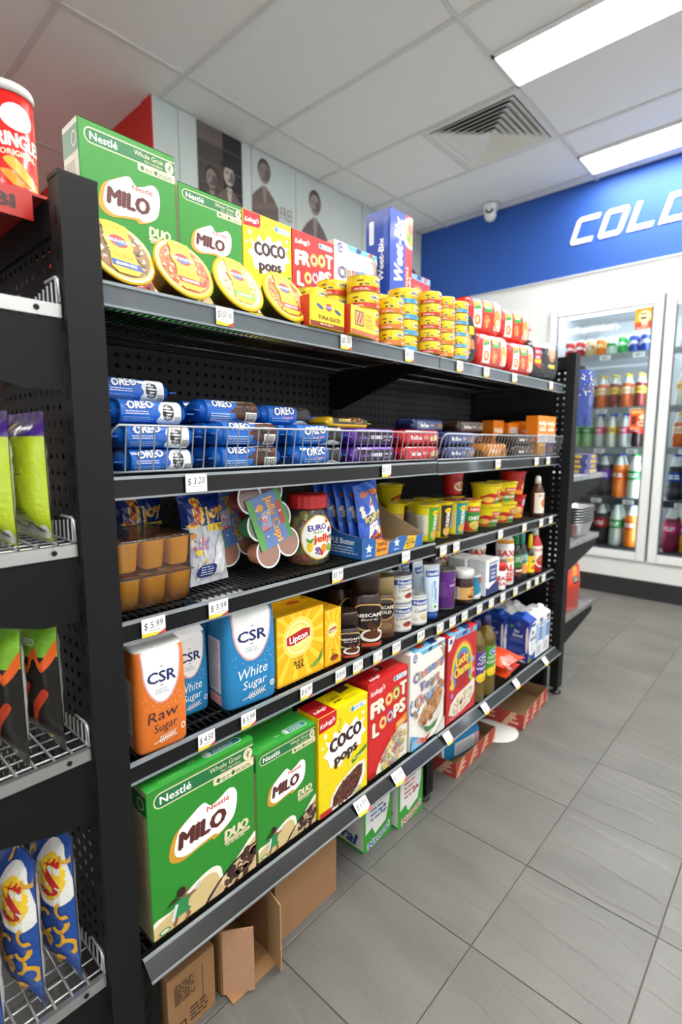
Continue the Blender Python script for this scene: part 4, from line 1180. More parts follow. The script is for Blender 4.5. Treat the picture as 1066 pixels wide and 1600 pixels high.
# ---- tea cartons (shelf 4)
Z4 = ZS[4][0]
def lipton(w=100, h=112, small=False):
    A = Art(w, h); A.r(0, 0, w, h, 'f2b90a'); cx, cy = w*.44, h*.64
    for k in range(14):
        a = 2*PI*k/14+.1
        A.p([(cx, cy), (cx+1.4*w*math.cos(a-.08), cy+1.4*w*math.sin(a-.08)), (cx+1.4*w*math.cos(a+.08), cy+1.4*w*math.sin(a+.08))], 'f8d23c')
    A.e(cx, cy, w*.34, w*.34, 'f9dc62'); A.ring(cx, cy, w*.24, w*.27, 'fdf0b8', 22); A.e(cx, cy, w*.2, w*.2, 'fbe890')
    A.p([(cx-w*.25, cy-w*.08), (cx-w*.12, cy-w*.11), (cx+w*.25, cy-w*.04), (cx+w*.25, cy+w*.1), (cx+w*.1, cy+w*.12), (cx-w*.25, cy+w*.05)], 'b8161c')
    A.t('Lipton', cx, cy, w*.105, 'fff', w*.38, .03, 0, 5)
    A.t('Quality', cx+w*.02, h*.35, w*.045, 'd86a1a', w*.2, .01, .3, 8); A.t('BLACK', cx, h*.275, w*.055, '4a2c10', w*.2, .03); A.t('TEA', cx+w*.01, h*.205, w*.075, '4a2c10', w*.18, .03)
    if small: A.e(w*.55, h*.12, w*.28, w*.14, 'a84a1c'); A.e(w*.55, h*.14, w*.24, w*.09, '7a2a10')
    else: A.p([(w*.7, h*.14), (w*.86, h*.2), (w*.98, h*.34), (w*.96, h*.2), (w*.84, h*.12)], '5c8a2a'); A.p([(w*.66, h*.12), (w*.8, h*.17), (w*.92, h*.16), (w*.82, h*.1)], '7aa63a')
    A.r(0, 0, w, h*.03, 'd89a08'); return A
lt = Art(100, 60); lt.r(0, 0, 100, 60, 'e6a80c'); lt.line(0, 30, 100, 30, .8, 'a87408'); lt.small(14, 14, 60, 3, 'b07c10', 2, 5); lt.e(70, 44, 14, 7, 'b8401c')
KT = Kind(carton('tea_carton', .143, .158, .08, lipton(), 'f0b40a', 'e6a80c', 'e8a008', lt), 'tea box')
put(KT, -.822, .772, Z4, .08, 'large yellow tea box at the front beside the white sugar')
put(KT, -.908, .778, Z4, .08, 'large yellow tea box hidden behind the front tea box')
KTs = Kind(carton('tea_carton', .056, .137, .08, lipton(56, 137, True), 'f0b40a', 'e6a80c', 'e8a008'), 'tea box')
put(KTs, -.822, .8765, Z4, .08, 'narrow yellow tea box beside the coffee jars')
put(KTs, -.906, .8785, Z4, .08, 'narrow yellow tea box behind the other narrow tea box')

# ---- soy milk cartons (bottom shelf right)
def soy_front():
    A = Art(70, 180); A.r(0, 0, 70, 180, '1c4aa8'); A.p([(6, 50), (2, 90), (10, 130), (30, 168), (66, 176), (70, 176), (70, 40), (40, 26), (16, 32)], 'f6f6f4')
    A.r(24, 152, 64, 164, '24408a', 3); A.t('So', 40, 128, 20, '2a2a7a', 28, .05, 0, 4); A.t('Good', 42, 102, 20, '2a2a7a', 54, .05, 0, 4); A.t('Soy', 42, 76, 11, '2a3a8a', 24, .01, .2)
    A.small(22, 60, 38, 4, '8a94b8', 1.4, 4); A.e(12, 22, 5, 10, '4a9a4a', 10, 30); A.e(26, 10, 5, 9, '5cae50', 10, -30); A.p([(0, 0), (0, 26), (30, 8), (40, 0)], '8a7a4a'); return A
def soy_side():
    A = Art(90, 180); A.r(0, 0, 90, 180, '183c92'); A.t('So', 40, 132, 13, 'dfe6f4', 20, .04); A.t('Good', 44, 114, 13, 'dfe6f4', 40, .04); A.small(14, 100, 60, 5, '7d92cc', 1.6, 4); A.r(8, 34, 80, 66, '2a3c9a'); A.small(12, 60, 62, 6, '6a80c0', 1.4, 4)
    A.e(20, 150, 9, 6, '4a9a4a', 10, 30); A.e(48, 164, 7, 7, '8fa4d8'); A.e(48, 164, 5, 5, '183c92'); A.p([(0, 40), (20, 14), (50, 0), (0, 0)], 'c8a85a'); A.p([(10, 0), (34, 24), (70, 8), (84, 0)], 'eef0f4'); A.e(62, 26, 3, 4, 'eef0f4'); A.e(72, 34, 3, 3, 'eef0f4'); A.e(84, 100, 6, 60, 'f0f0ee'); return A
def milk_front(c='2f6ac0'):
    A = Art(70, 180); A.r(0, 0, 70, 180, 'f2f4f6'); A.r(0, 60, 26, 150, '9cc4e8'); A.r(30, 70, 66, 130, c); A.r(34, 138, 64, 170, '24408a', 4); A.small(34, 120, 28, 8, 'd8e4f2', 2, 6); A.small(37, 152, 24, 2, 'f2f4f6', 4, 8); A.r(8, 8, 60, 52, 'd8dce0'); A.small(12, 46, 44, 8, '8a94a0', 1.6, 5); return A
def pack(front, side, body, capc):
    mb = MB(); W, D, H = .07, .09, .182
    mb.box(-D/2, D/2, -W/2, W/2, 0, H-.014, body, 'card')
    # sloped top
    b = [(-D/2, -W/2, H-.014), (D/2, -W/2, H-.014), (D/2, W/2, H-.014), (-D/2, W/2, H-.014)]
    t = [(-D/2+.012, -W/2+.003, H), (D/2-.030, -W/2+.003, H), (D/2-.030, W/2-.003, H), (-D/2+.012, W/2-.003, H)]
    for i in range(4): j = (i+1) % 4; mb.face([b[i], b[j], t[j], t[i]], body, 'card')
    mb.face(t, body, 'card')
    mb.art(front, S_front(D, W, H-.014), 'card'); mb.art(side, S_left(D, W, H-.014), 'card')
    o = mb.obj('drink_carton')
    c = MB(); sw = Sweep([(0, .0155, .0155), (.004, .0155, .0155), (.004, .0135, .0135), (.018, .0135, .0135), (.020, .012, .012)], 2, 18); sw.mesh(c, capc, 'plastic'); c.obj('cap', o, (.012, 0, H-.006), (0, R(14), 0))
    return o
KS = Kind(pack(soy_front(), soy_side(), '1c4aa8', '1f5cc8'), 'carton', 'soy and milk cartons')
KW = Kind(pack(milk_front(), milk_front('3f7acc'), 'f2f4f6', 'f4f4f4'), 'carton', 'soy and milk cartons')
put(KS, -.790, 2.010, Z5, .09, 'blue soy milk carton at the very front, white blob facing out')
put(KS, -.883, 1.985, Z5, .09, 'blue soy milk carton just behind and left of the front one')
put(KS, -.976, 1.965, Z5, .09, 'blue soy milk carton third back, near the oil bottles')
put(KW, -.790, 2.084, Z5, .09, 'white milk carton next to the front blue soy carton')
put(KW, -.790, 2.158, Z5, .09, 'white milk carton nearest the far end post')
for i, (x, y) in enumerate(((-.883, 2.060), (-.883, 2.134), (-.976, 2.04), (-.976, 2.114))):
    put(KW, x, y, Z5, .09, ['white milk carton second row behind the front soy carton', 'white milk carton second row by the end panel', 'white milk carton in the back row left', 'white milk carton in the back row by the end panel'][i])

# ---- orange snack cartons (shelf 2 right)
Z2 = ZS[2][1]
def oc():
    A = Art(75, 140); A.r(0, 0, 75, 140, 'ee8414'); A.t('teddy', 38, 104, 22, 'fbf0dc', 60, .06, .15, -6); A.t('biscuits', 40, 82, 8, 'fbe8c8', 44, .03, 0, -6); A.r(12, 62, 62, 74, 'f6ead2', 3); A.r(0, 0, 75, 44, 'd4d6d8'); A.small(8, 36, 58, 6, '9aa0a4', 3, 6); return A
def oc2():
    A = Art(75, 140); A.r(0, 0, 75, 140, 'ee8414'); A.r(8, 40, 68, 122, 'd0d2d6'); A.small(12, 114, 52, 14, 'a8acb4', 2.4, 5); return A
o1, o2 = oc(), oc2()
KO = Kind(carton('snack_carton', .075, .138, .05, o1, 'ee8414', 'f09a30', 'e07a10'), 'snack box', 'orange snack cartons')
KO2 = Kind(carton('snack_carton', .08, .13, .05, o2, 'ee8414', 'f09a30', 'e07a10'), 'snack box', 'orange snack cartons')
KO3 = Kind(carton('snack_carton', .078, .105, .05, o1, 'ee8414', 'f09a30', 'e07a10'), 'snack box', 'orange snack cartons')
put(KO, -.935, 1.945, Z2, .05, 'orange snack carton furthest left of the five', R(-6))
put(KO2, -.912, 2.03, Z2, .05, 'orange snack carton turned round to show its grey panel', R(-4))
put(KO, -.898, 2.115, Z2, .05, 'orange snack carton in the middle of the row', R(-6))
put(KO3, -.814, 2.075, Z2+.052, .05, 'orange snack carton second from the blue bag', R(-5))
put(KO3, -.813, 2.160, Z2+.052, .05, 'orange snack carton right beside the blue bag', R(-5))
# ================================================================ shelf 4: sugar, coffee, tins, salt, sauces
def sugar(W, D, H, base, hdr, txt1, txt2, tcol, side='d9dcde', sl=.0):
    """folded paper brick with a soft body and a creased, slanting top"""
    mb = MB()
    prof = [(0, D/2*.94, W/2*.95), (.006, D/2, W/2), (H*.25, D/2*1.02, W/2*1.02), (H*.6, D/2*1.02, W/2*1.01), (H*.84, D/2, W/2*.99), (H*.92, D/2*.97, W/2*.97), (H*.965, D/2*.86, W/2*.965), (H*.99, D/2*.55, W/2*.95), (H, D/2*.2, W/2*.93)]
    sw = Sweep(prof, 7, 48); sw.mesh(mb, lambda z, j: (hdr if z > H*.965 else base), 'paper')
    A = Art(100, 180)
    A.b([(14, 184), (10, 150), (16, 118), (32, 92), (50, 84), (68, 92), (84, 118), (90, 150), (86, 184)], 'd8a0a0'); A.b([(17, 184), (13, 150), (19, 119), (34, 95), (50, 87), (66, 95), (81, 119), (87, 150), (83, 184)], 'f1f1ef')
    A.small(47, 149, 8, 1, '6a7090', 1.6, 3); A.t('CSR', 50, 132, 19, '1c2c66', 58, .03); A.small(46, 116, 8, 1, '6a7090', 1.6, 3); A.small(36, 109, 28, 3, '9aa0b4', 1.4, 3.4)
    A.t(txt1, 50, 64, 19, tcol, 62, .008, .22, 5); A.t(txt2, 54, 42, 15, tcol, 48, .004, .22, 5)
    A.line(28, 14, 72, 22, 1.2, 'e9e4da'); 
    for k in range(7): A.line(40+k*5, 16+k, 44+k*5, 24+k*.8, 1.6, 'e9e4da'); A.line(40+k*5, 16+k, 46+k*5, 12+k, 1.6, 'e9e4da')
    A.e(90, 30, 5, 6, 'f0efe9'); A.e(90, 30, 3.4, 4, base); A.sc(40, 50, 92, 44, 20, .8, ['e8eef0', 'cfdde4'], 3)
    fw = W/(2*(W+D)); sw.art(mb, A, 'paper', .5-fw*.5, .5+fw*.5, 0, H*.966)
    # side panel of small print
    B = Art(60, 180); B.r(6, 30, 50, 136, side); B.small(10, 130, 36, 38, '6a6e78', 1.1, 2.5); B.r(6, 6, 50, 26, 'e0a0a0')
    sw.art(mb, B, 'paper', fw*.5+.02, .5-fw*.5-.02, 0, H*.92)
    T = Art(100, 60); T.t('CSR', 50, 26, 22, '22284a', 50, .03, 0, 4)
    mb.art(T, plane((D*.41, -W*.4, H*.972), (0, W*.8, 0), (-D*.27, 0, H*.02), (.3, 0, 1)), 'paper')
    return mb.obj('sugar_bag')
KR = Kind(sugar(.092, .075, .186, 'd9701e', 'eeeeec', 'Raw', 'Sugar', '3a2430'), 'sugar bag', 'paper sugar bags')
KWs = Kind(sugar(.082, .07, .168, '1d7fb8', 'eeeeec', 'White', 'Sugar', 'f2f4f6'), 'sugar bag', 'paper sugar bags')
KWb = Kind(sugar(.120, .085, .206, '1d7fb8', 'eeeeec', 'White', 'Sugar', 'f2f4f6'), 'sugar bag', 'paper sugar bags')
Z4 = ZS[4][0]
def at4(k, xf, y, D, label, rz=0, z=None): return k.at((xf-D/2, y, (Z4 if z is None else z)+.0006), label, rz)
at4(KR, -.803, .428, .075, 'orange raw sugar bag at the near end of the shelf', R(-4))
at4(KR, -.895, .430, .075, 'raw sugar bag behind the front orange one', R(3))
at4(KWs, -.866, .520, .07, 'small blue white-sugar bag between the orange and the big blue bag', R(-3))
at4(KWs, -.945, .525, .07, 'small blue sugar bag standing behind another small blue bag', R(5))
at4(KWb, -.812, .632, .085, 'big blue white-sugar bag leaning on the tea box', R(-6))
at4(KWb, -.912, .640, .085, 'big blue sugar bag behind the front big one', R(4))

def jar(H, r, D, body, capc, cap_h, lab, name='coffee_jar', e=3.2, cap_r=.9, glass='plastic', z0=.12, z1=.62, u0=.3, u1=.7, waist=0.0):
    mb = MB(); hb = H-cap_h
    prof = [(0, D*.9, r*.9), (.004, D, r), (hb*.25, D*(1-waist*.4), r*(1-waist*.4)), (hb*.5, D*(1-waist), r*(1-waist)), (hb*.8, D, r), (hb*.92, D*.92, r*.92), (hb*.99, D*.8, r*.8)]
    sw = Sweep(prof, e, 28); sw.mesh(mb, body, glass)
    o = mb.obj(name)
    l = MB(); lw = Sweep([(z, a*1.008, b*1.008) for z, a, b in prof], e, 28); lw.art(l, lab, 'film', u0, u1, H*z0, H*z1); l.obj('label', o)
    c = MB(); cr = r*cap_r; cdp = D*cap_r
    Sweep([(hb*.985, cdp, cr), (H-.004, cdp*1.0, cr*1.0), (H, cdp*.94, cr*.94)], 2.2 if e < 3 else e, 28).mesh(c, capc, 'plastic'); c.obj('lid', o)
    return o
def blend():
    A = Art(100, 150); A.r(0, 0, 100, 150, '3a1c12'); A.sc(110, 50, 60, 52, 66, 3.6, ['5a2c18', '7a3c20', '2c140c', '6a341c'], 5)
    A.b([(22, 146), (10, 110), (20, 70), (50, 56), (84, 66), (96, 104), (84, 142), (50, 150)], 'c8a05a'); A.b([(24, 142), (15, 110), (24, 75), (50, 61), (80, 70), (91, 104), (81, 138), (50, 146)], '1c0f0c')
    A.t('NESCAFÉ', 53, 112, 11, 'f4f0e6', 64, .03); A.t('Blend 43', 53, 97, 8, 'e8e0d0', 40, .01, .2); A.e(60, 42, 30, 22, 'e9e6df'); A.e(60, 44, 23, 15, '5a2c16'); A.e(60, 70, 10, 20, '4a2412', 14, 30)
    A.r(6, 10, 30, 30, 'b81c1c', 2); A.t('5', 18, 20, 13, 'fff', None, .04); A.r(34, 4, 100, 16, 'b8401c'); return A
def gold():
    A = Art(100, 130); A.r(0, 0, 100, 130, '6a4a30'); A.b([(20, 124), (10, 90), (20, 60), (50, 46), (80, 60), (90, 90), (80, 124), (50, 130)], 'b8965a'); A.b([(23, 120), (14, 90), (24, 63), (50, 51), (76, 63), (86, 90), (77, 120), (50, 126)], '2c1c14'); A.t('NESCAFÉ', 50, 96, 11, 'f0e8d8', 62, .03); A.t('GOLD', 50, 78, 11, 'f0e8d8', 44, .03); A.e(50, 26, 26, 14, '8a6a44'); return A
KJ = Kind(jar(.205, .040, .036, '2a150e', '2b1a14', .055, blend(), z0=.04, z1=.60), 'coffee jar')
KJs = Kind(jar(.118, .029, .027, '2a150e', '2b1a14', .038, blend(), z0=.04, z1=.58), 'coffee jar')
KG = Kind(jar(.170, .034, .030, '5a3a22', 'a8905e', .045, gold(), z0=.10, z1=.66, waist=.06), 'coffee jar')
at4(KJs, -.806, .939, .056, 'small dark coffee jar next to the tea', R(-34))
at4(KJ, -.808, 1.020, .07, 'tall dark coffee jar with coffee cup label', R(-36))
at4(KJ, -.89, 1.02, .07, 'tall dark coffee jar standing behind the front one')
at4(KG, -.826, 1.110, .06, 'slim coffee jar with brass coloured lid', R(-38))
at4(KG, -.90, 1.118, .06, 'slim brass lidded coffee jar in the second row')
def tincan(name, H, r, band, art, lidc='b9bcbe', u0=.25, u1=.75, mat='tin', ringc='9a9da0'):
    mb = MB()
    prof = [(0, r*.97, r*.97), (.003, r, r), (.006, r*.985, r*.985), (H-.006, r*.985, r*.985), (H-.003, r, r), (H, r, r), (H, r*.93, r*.93), (H-.003, r*.92, r*.92)]
    sw = Sweep(prof, 2, 28)
    sw.mesh(mb, lambda z, j: (lidc if (z > H-.006 or z < .005) else (band(z/H) if callable(band) else band)), mat)
    if art: sw.art(mb, art, mat, u0, u1, .006, H-.006)
    for k in (.8, .55): pass
    o = mb.obj(name)
    p = MB(); Sweep([(H-.0028, r*.86, r*.86), (H-.0022, r*.84, r*.84), (H-.0022, r*.8, r*.8)], 2, 24).mesh(p, ringc, 'metal', False, False)
    p.box(-.004, .012, -.006, .006, H-.0026, H-.0012, ringc, 'metal'); p.obj('ring_pull', o)
    return o
def cond(txt2, skim=False):
    A = Art(110, 82); A.r(0, 0, 110, 82, 'f0eee8'); A.r(0, 58, 110, 76, '2450a4'); A.t('Nestlé', 50, 67, 11, 'f4f4f4', 46, .03); A.t(txt2, 58, 42, 9, '6a4a34' if skim else '2a4a8a', 58, .02, .15, 4)
    if skim: A.t('Skim', 40, 52, 8, '3a7ac0', 24, .02, .15)
    A.e(62, 20, 16, 9, 'b8402c' if skim else 'e0c88a'); A.e(62, 24, 9, 6, '6a2c1c' if skim else 'f2e6c8'); A.e(30, 14, 10, 6, 'd8d2c4'); return A
KN1 = Kind(tincan('condensed_milk_tin', .080, .036, 'f0eee8', cond('Condensed', True)), 'tin', 'condensed milk tins')
KN2 = Kind(tincan('condensed_milk_tin', .088, .035, 'f0eee8', cond('Condensed')), 'tin', 'condensed milk tins')
c1 = at4(KN1, -.816, 1.185, .072, 'lower white and blue milk tin of the front two-high stack', R(-22))
at4(KN1, -.818, 1.186, .072, 'upper white and blue milk tin of the front two-high stack', R(-14), Z4+.0810)
at4(KN2, -.814, 1.262, .07, 'single white and blue milk tin beside the milk tube', R(-16))
at4(KN1, -.895, 1.195, .072, 'lower milk tin of the stack in the second row', R(20))
at4(KN1, -.896, 1.196, .072, 'upper milk tin of the stack in the second row', R(-15), Z4+.0810)
at4(KN2, -.893, 1.272, .07, 'milk tin in the second row behind the single tin', R(14))
# squeeze tubes standing on their caps
def tube_():
    mb = MB(); H = .165
    sw = Sweep([(.02, .021, .021), (.024, .0225, .0225), (.08, .021, .023), (.13, .013, .0255), (.158, .0022, .027), (H, .0018, .027)], 2.2, 24)
    sw.mesh(mb, lambda z, j: 'e6e9ee' if z > .155 else ('cfe0ef' if z > .03 else '2450a4'), 'plastic')
    A = Art(54, 130); A.r(6, 104, 48, 122, '2450a4'); A.t('Nestlé', 27, 113, 9, 'f4f4f4', 32, .03); A.t('Condensed Milk', 30, 60, 9, '2a6ac0', 66, .02, .1, 90); A.t('Sweetened', 20, 62, 5, '3a80c8', 34, .0, .1, 90); A.e(30, 14, 8, 8, 'f0f2f0'); A.e(30, 14, 5, 5, '4a9a3a')
    sw.art(mb, A, 'plastic', .3, .7, .026, .155)
    o = mb.obj('milk_tube'); c = MB(); Sweep([(0, .0205, .0205), (.018, .0205, .0205), (.02, .017, .017)], 2, 24).mesh(c, '2450a4', 'plastic'); c.obj('cap', o); return o
KU = Kind(tube_(), 'tube', 'standing milk tubes')
at4(KU, -.815, 1.328, .045, 'blue and white milk tube standing at the shelf front', R(-30))
at4(KU, -.872, 1.338, .045, 'milk tube standing right behind the front tube')
at4(KU, -.930, 1.345, .045, 'milk tube in the third row, in shadow')
# coconut cream tin
A = Art(120, 100); A.r(0, 0, 120, 100, '6a2c8a'); A.r(0, 0, 120, 30, '5a2278'); A.e(92, 32, 20, 24, '5a3420'); A.e(98, 32, 14, 18, 'f2f0ea'); A.e(99, 32, 9, 12, 'dcd8cf'); A.t('coconut', 84, 64, 9, 'e8d8ee', 46, .03); A.t('cream', 92, 78, 9, 'e8d8ee', 32, .03); A.r(108, 88, 120, 98, 'c8202a'); A.small(14, 70, 40, 8, '9a6ab4', 1.6, 5)
KP = Kind(tincan('coconut_tin', .128, .0405, '6a2c8a', A, '6a6c6e', .24, .76), 'tin', 'purple coconut tins')
at4(KP, -.828, 1.446, .081, 'purple coconut cream tin at the shelf front', R(-26))
at4(KP, -.918, 1.452, .081, 'purple coconut cream tin in the second row', R(10))
# chocolate spread jar, little blue tin
A = Art(110, 80); A.r(20, 8, 110, 62, 'd8a860'); A.r(0, 8, 20, 62, 'e8e4da'); A.small(3, 56, 14, 12, '8a8078', 1.4, 4); A.small(62, 47, 32, 1, 'b8202a', 6, 6); A.e(70, 24, 24, 12, 'c88a3a'); A.e(66, 20, 16, 8, '4a2614'); A.small(60, 40, 40, 2, '7a4a1c', 1.6, 4)
KH = Kind(jar(.112, .034, .034, '3a2016', 'f0efec', .026, A, 'spread_jar', 2, .98, z0=.08, z1=.62, u0=.25, u1=.75), 'spread jar')
at4(KH, -.812, 1.540, .068, 'chocolate spread jar with a wide white lid', R(-24))
A = Art(100, 60); A.r(0, 0, 100, 60, '2a90b8'); A.p([(0, 0), (100, 0), (100, 26), (40, 10)], 'e8f0f2'); A.r(40, 44, 96, 58, 'c83a2a'); A.small(48, 36, 40, 2, 'e8f4f8', 3, 6)
KV = Kind(tincan('small_blue_tin', .082, .026, '2a90b8', A, 'd0d4d6'), 'tin')
at4(KV, -.818, 1.605, .052, 'small blue tin squeezed between jar and salt carton')
# white salt cartons
A = Art(80, 124); A.r(0, 0, 80, 124, 'eceef0'); A.p([(0, 0), (80, 0), (80, 60), (60, 40), (14, 22), (0, 30)], '26346e'); A.r(18, 44, 66, 104, '2c3a78'); A.r(20, 46, 64, 102, '3a4a8c'); A.t('Iodised', 42, 88, 7, 'e8ecf4', 34, .02); A.t('Table', 42, 74, 9, 'e8ecf4', 30, .02); A.t('Salt', 42, 60, 10, 'e8ecf4', 28, .02); A.t('SAUNDERS', 42, 113, 8, '26346e', 58, .02); A.p([(60, 40), (70, 56), (78, 44), (68, 34)], 'c8402e')
st = Art(60, 124); st.r(0, 0, 60, 124, 'e2e4e6'); st.p([(0, 0), (60, 0), (60, 30), (36, 2), (20, 30)], '2c3a78'); st.small(6, 110, 46, 2, '3a4060', 3, 6)
KK = Kind(carton('salt_carton', .10, .124, .065, A, 'eceef0', 'f2f3f4', 'e2e4e6'), 'salt box')
at4(KK, -.815, 1.690, .065, 'white and navy salt carton in front of the salt bottles')
at4(KK, -.885, 1.668, .065, 'plain white salt carton behind the front one')
# salt drums (tall waisted plastic) and small shakers
def saxa(H, r, capc, small=False):
    mb = MB(); sw = Sweep([(0, r*.94, r*.94), (.006, r, r), (H*.45, r*.98, r*.98), (H*.6, r*.88, r*.88), (H*.72, r*.95, r*.95), (H*.84, r*.86, r*.86)], 2, 24); sw.mesh(mb, 'eeeceb', 'plastic')
    A = Art(110, 160); A.t('SAXA', 55, 122, 24, 'd0281e', 92, .04); A.e(55, 96, 26, 9, 'd8b060'); A.t('SALT', 55, 66, 26, 'd0281e', 92, .04, 0, -4); A.r(8, 28, 104, 46, 'd0281e', 3); A.t('TABLE SALT', 55, 37, 9, 'f4f0ea', 84, .03); A.e(55, 18, 16, 8, 'd8402e'); A.small(20, 10, 70, 2, 'a8a4a0', 1.6, 4)
    sw.art(mb, A, 'plastic', .24, .76, H*.03, H*.82)
    o = mb.obj('salt_bottle'); c = MB(); Sweep([(H*.83, r*.9, r*.9), (H*.9, r*.86, r*.86), (H*.93, r*.7, r*.7), (H, r*.6, r*.6)], 2, 24).mesh(c, (lambda z, j: capc if j == 0 else 'eeeceb'), 'plastic'); c.obj('cap', o); return o
KX = Kind(saxa(.190, .036, 'e8a41e'), 'salt bottle', 'big salt bottles')
at4(KX, -.812, 1.852, .072, 'big red-lettered salt bottle at the front', R(-32))
at4(KX, -.900, 1.800, .072, 'big salt bottle in the second row above the white carton', R(-35))
at4(KX, -.962, 1.722, .072, 'big salt bottle third from the right in the second row', R(-35))
at4(KX, -.962, 1.640, .072, 'big salt bottle furthest left in the second row', R(-10))
def shaker(capc, lab, txt):
    mb = MB(); sw = Sweep([(0, .018, .018), (.003, .019, .019), (.068, .019, .019), (.072, .017, .017)], 2, 20); sw.mesh(mb, lab, 'plastic'); A = Art(60, 68); A.t(txt, 30, 44, 15, 'c8281e' if capc != '3a3c40' else '3a3c40', 48, .04); A.t('SALT' if capc != '3a3c40' else 'SALT', 30, 22, 12, 'c8281e' if capc != '3a3c40' else '6a6c70', 44, .03)
    sw.art(mb, A, 'plastic', .2, .8, .002, .066); o = mb.obj('salt_shaker'); c = MB(); Sweep([(.070, .0185, .0185), (.094, .0185, .0185), (.098, .016, .016)], 2, 20).mesh(c, capc, 'plastic'); c.obj('cap', o); return o
tag(shaker('d0281e', 'f0eeec', 'SAXA'), 'small salt shaker with a red cap', 'salt shaker').location = (-.822, 1.768, Z4+.0006)
tag(shaker('3a3c40', 'eceded', 'SAXA'), 'small salt shaker with a dark grey cap', 'salt shaker').location = (-.838, 1.806, Z4+.0006)
# sauce bottles
def sauce(name, H, r, body, capc, lab, capH=.2, e=2.4):
    mb = MB(); hb = H*(1-capH)
    prof = [(0, r*.9, r*.92), (.004, r, r), (hb*.7, r, r), (hb*.85, r*.75, r*.75), (hb, r*.42, r*.42)]
    sw = Sweep(prof, e, 20); sw.mesh(mb, body, 'plastic'); o = mb.obj(name)
    l = MB(); lw = Sweep([(z, a*1.01, b*1.01) for z, a, b in prof], e, 20); lw.art(l, lab, 'film', .25, .75, hb*.12, hb*.72); l.obj('label', o)
    c = MB(); Sweep([(hb*.99, r*.5, r*.5), (H*.96, r*.42, r*.42), (H, r*.25, r*.25)], 2, 16).mesh(c, capc, 'plastic'); c.obj('cap', o); return o
A = Art(60, 80); A.r(0, 0, 60, 80, '1f7a34'); A.r(0, 0, 60, 34, '5a2c20'); A.e(44, 56, 10, 12, 'd8402e'); A.small(8, 68, 30, 3, 'e8f0e4', 3, 7); A.small(10, 16, 34, 1, 'f0e8d8', 7, 6)
tag(sauce('sauce_bottle', .192, .026, '1c1410', '2a8a44', A, .28), 'dark sauce bottle with green cap beside the salt', 'sauce bottle').location = (-.846, 1.944, Z4+.0006)
A = Art(60, 80); A.r(0, 0, 60, 80, '2a8a7a'); A.r(0, 0, 60, 40, 'e89a4a'); A.e(36, 40, 14, 12, 'f0d86a'); A.small(10, 70, 36, 3, 'e8f4f0', 3, 7)
tag(sauce('sauce_bottle', .186, .024, '24302c', '4ab0a0', A, .3), 'teal capped sauce bottle next to the yellow one', 'sauce bottle').location = (-.846, 2.002, Z4+.0006)
A = Art(60, 80); A.r(0, 0, 60, 80, 'f0d41e'); A.small(14, 50, 36, 1, '2a2a2a', 8, 6); A.e(30, 24, 16, 12, 'd8601e'); A.small(12, 70, 36, 2, '8a6a10', 3, 6)
tag(sauce('sauce_bottle', .166, .020, '3a2414', 'f0dc1e', A, .34), 'slim yellow mustard bottle beside the tomato sauce', 'sauce bottle').location = (-.830, 2.044, Z4+.0006)
A = Art(60, 80); A.r(0, 40, 60, 80, 'efe9e2'); A.t('TOMATO', 30, 66, 9, 'b8202a', 50, .03); A.e(30, 30, 22, 26, 'efe6dc'); A.e(30, 28, 17, 20, 'c8302a'); A.e(32, 32, 9, 8, '7aa03a')
tag(sauce('sauce_bottle', .184, .030, 'c01818', 'eeece8', A, .16), 'red tomato sauce bottle at the far end', 'sauce bottle').location = (-.838, 2.108, Z4+.0006)

# ---- oil bottles on the bottom shelf
def oil(lab, capc='2a2c5a'):
    H, r = .28, .033; mb = MB()
    prof = [(0, r*.92, r*.92), (.005, r, r), (.06, r, r), (.066, r*.94, r*.94), (.072, r, r), (.18, r, r), (.186, r*.93, r*.93), (.192, r, r), (.205, r*.96, r*.96), (.235, r*.55, r*.55), (.247, r*.42, r*.42), (.252, r*.42, r*.42)]
    sw = Sweep(prof, 3, 24); sw.mesh(mb, 'd8b428', 'oil'); o = mb.obj('oil_bottle')
    l = MB(); lw = Sweep([(.070, r*1.012, r*1.012), (.178, r*1.012, r*1.012)], 3, 24); lw.mesh(l, lab, 'film', False, False)
    A = Art(66, 108); A.e(36, 88, 20, 12, 'e8ecf0'); A.e(36, 88, 18, 10, '24508a'); A.small(24, 86, 24, 1, 'f2f4f6', 4, 6); A.small(14, 70, 44, 2, 'e8e4ee', 2, 5); A.t('Vegetable' if lab != '4a9a34' else 'Canola', 36, 52, 9, 'f0eef2', 50, .02, .1); A.e(24, 16, 14, 16, 'f0d020'); A.e(46, 22, 14, 16, 'f4dc3a'); A.e(34, 8, 16, 12, 'e8c018')
    lw.art(l, A, 'film', .28, .72, .072, .176); l.obj('label', o)
    c = MB(); Sweep([(.248, .0175, .0175), (.270, .0175, .0175), (.274, .015, .015), (H, .015, .015)], 2, 20).mesh(c, capc, 'plastic'); c.obj('cap', o); return o
K1 = Kind(oil('5a3a8a'), 'oil bottle', 'cooking oil bottles'); K2 = Kind(oil('4a9a34'), 'oil bottle', 'cooking oil bottles')
K1.at((-.812, 1.572, Z5+.0006), 'golden oil bottle with a purple label'); K2.at((-.811, 1.646, Z5+.0006), 'golden oil bottle with a green label')
K1.at((-.886, 1.575, Z5+.0006), 'purple label oil bottle in the second row'); K2.at((-.885, 1.65, Z5+.0006), 'green label oil bottle in the second row')
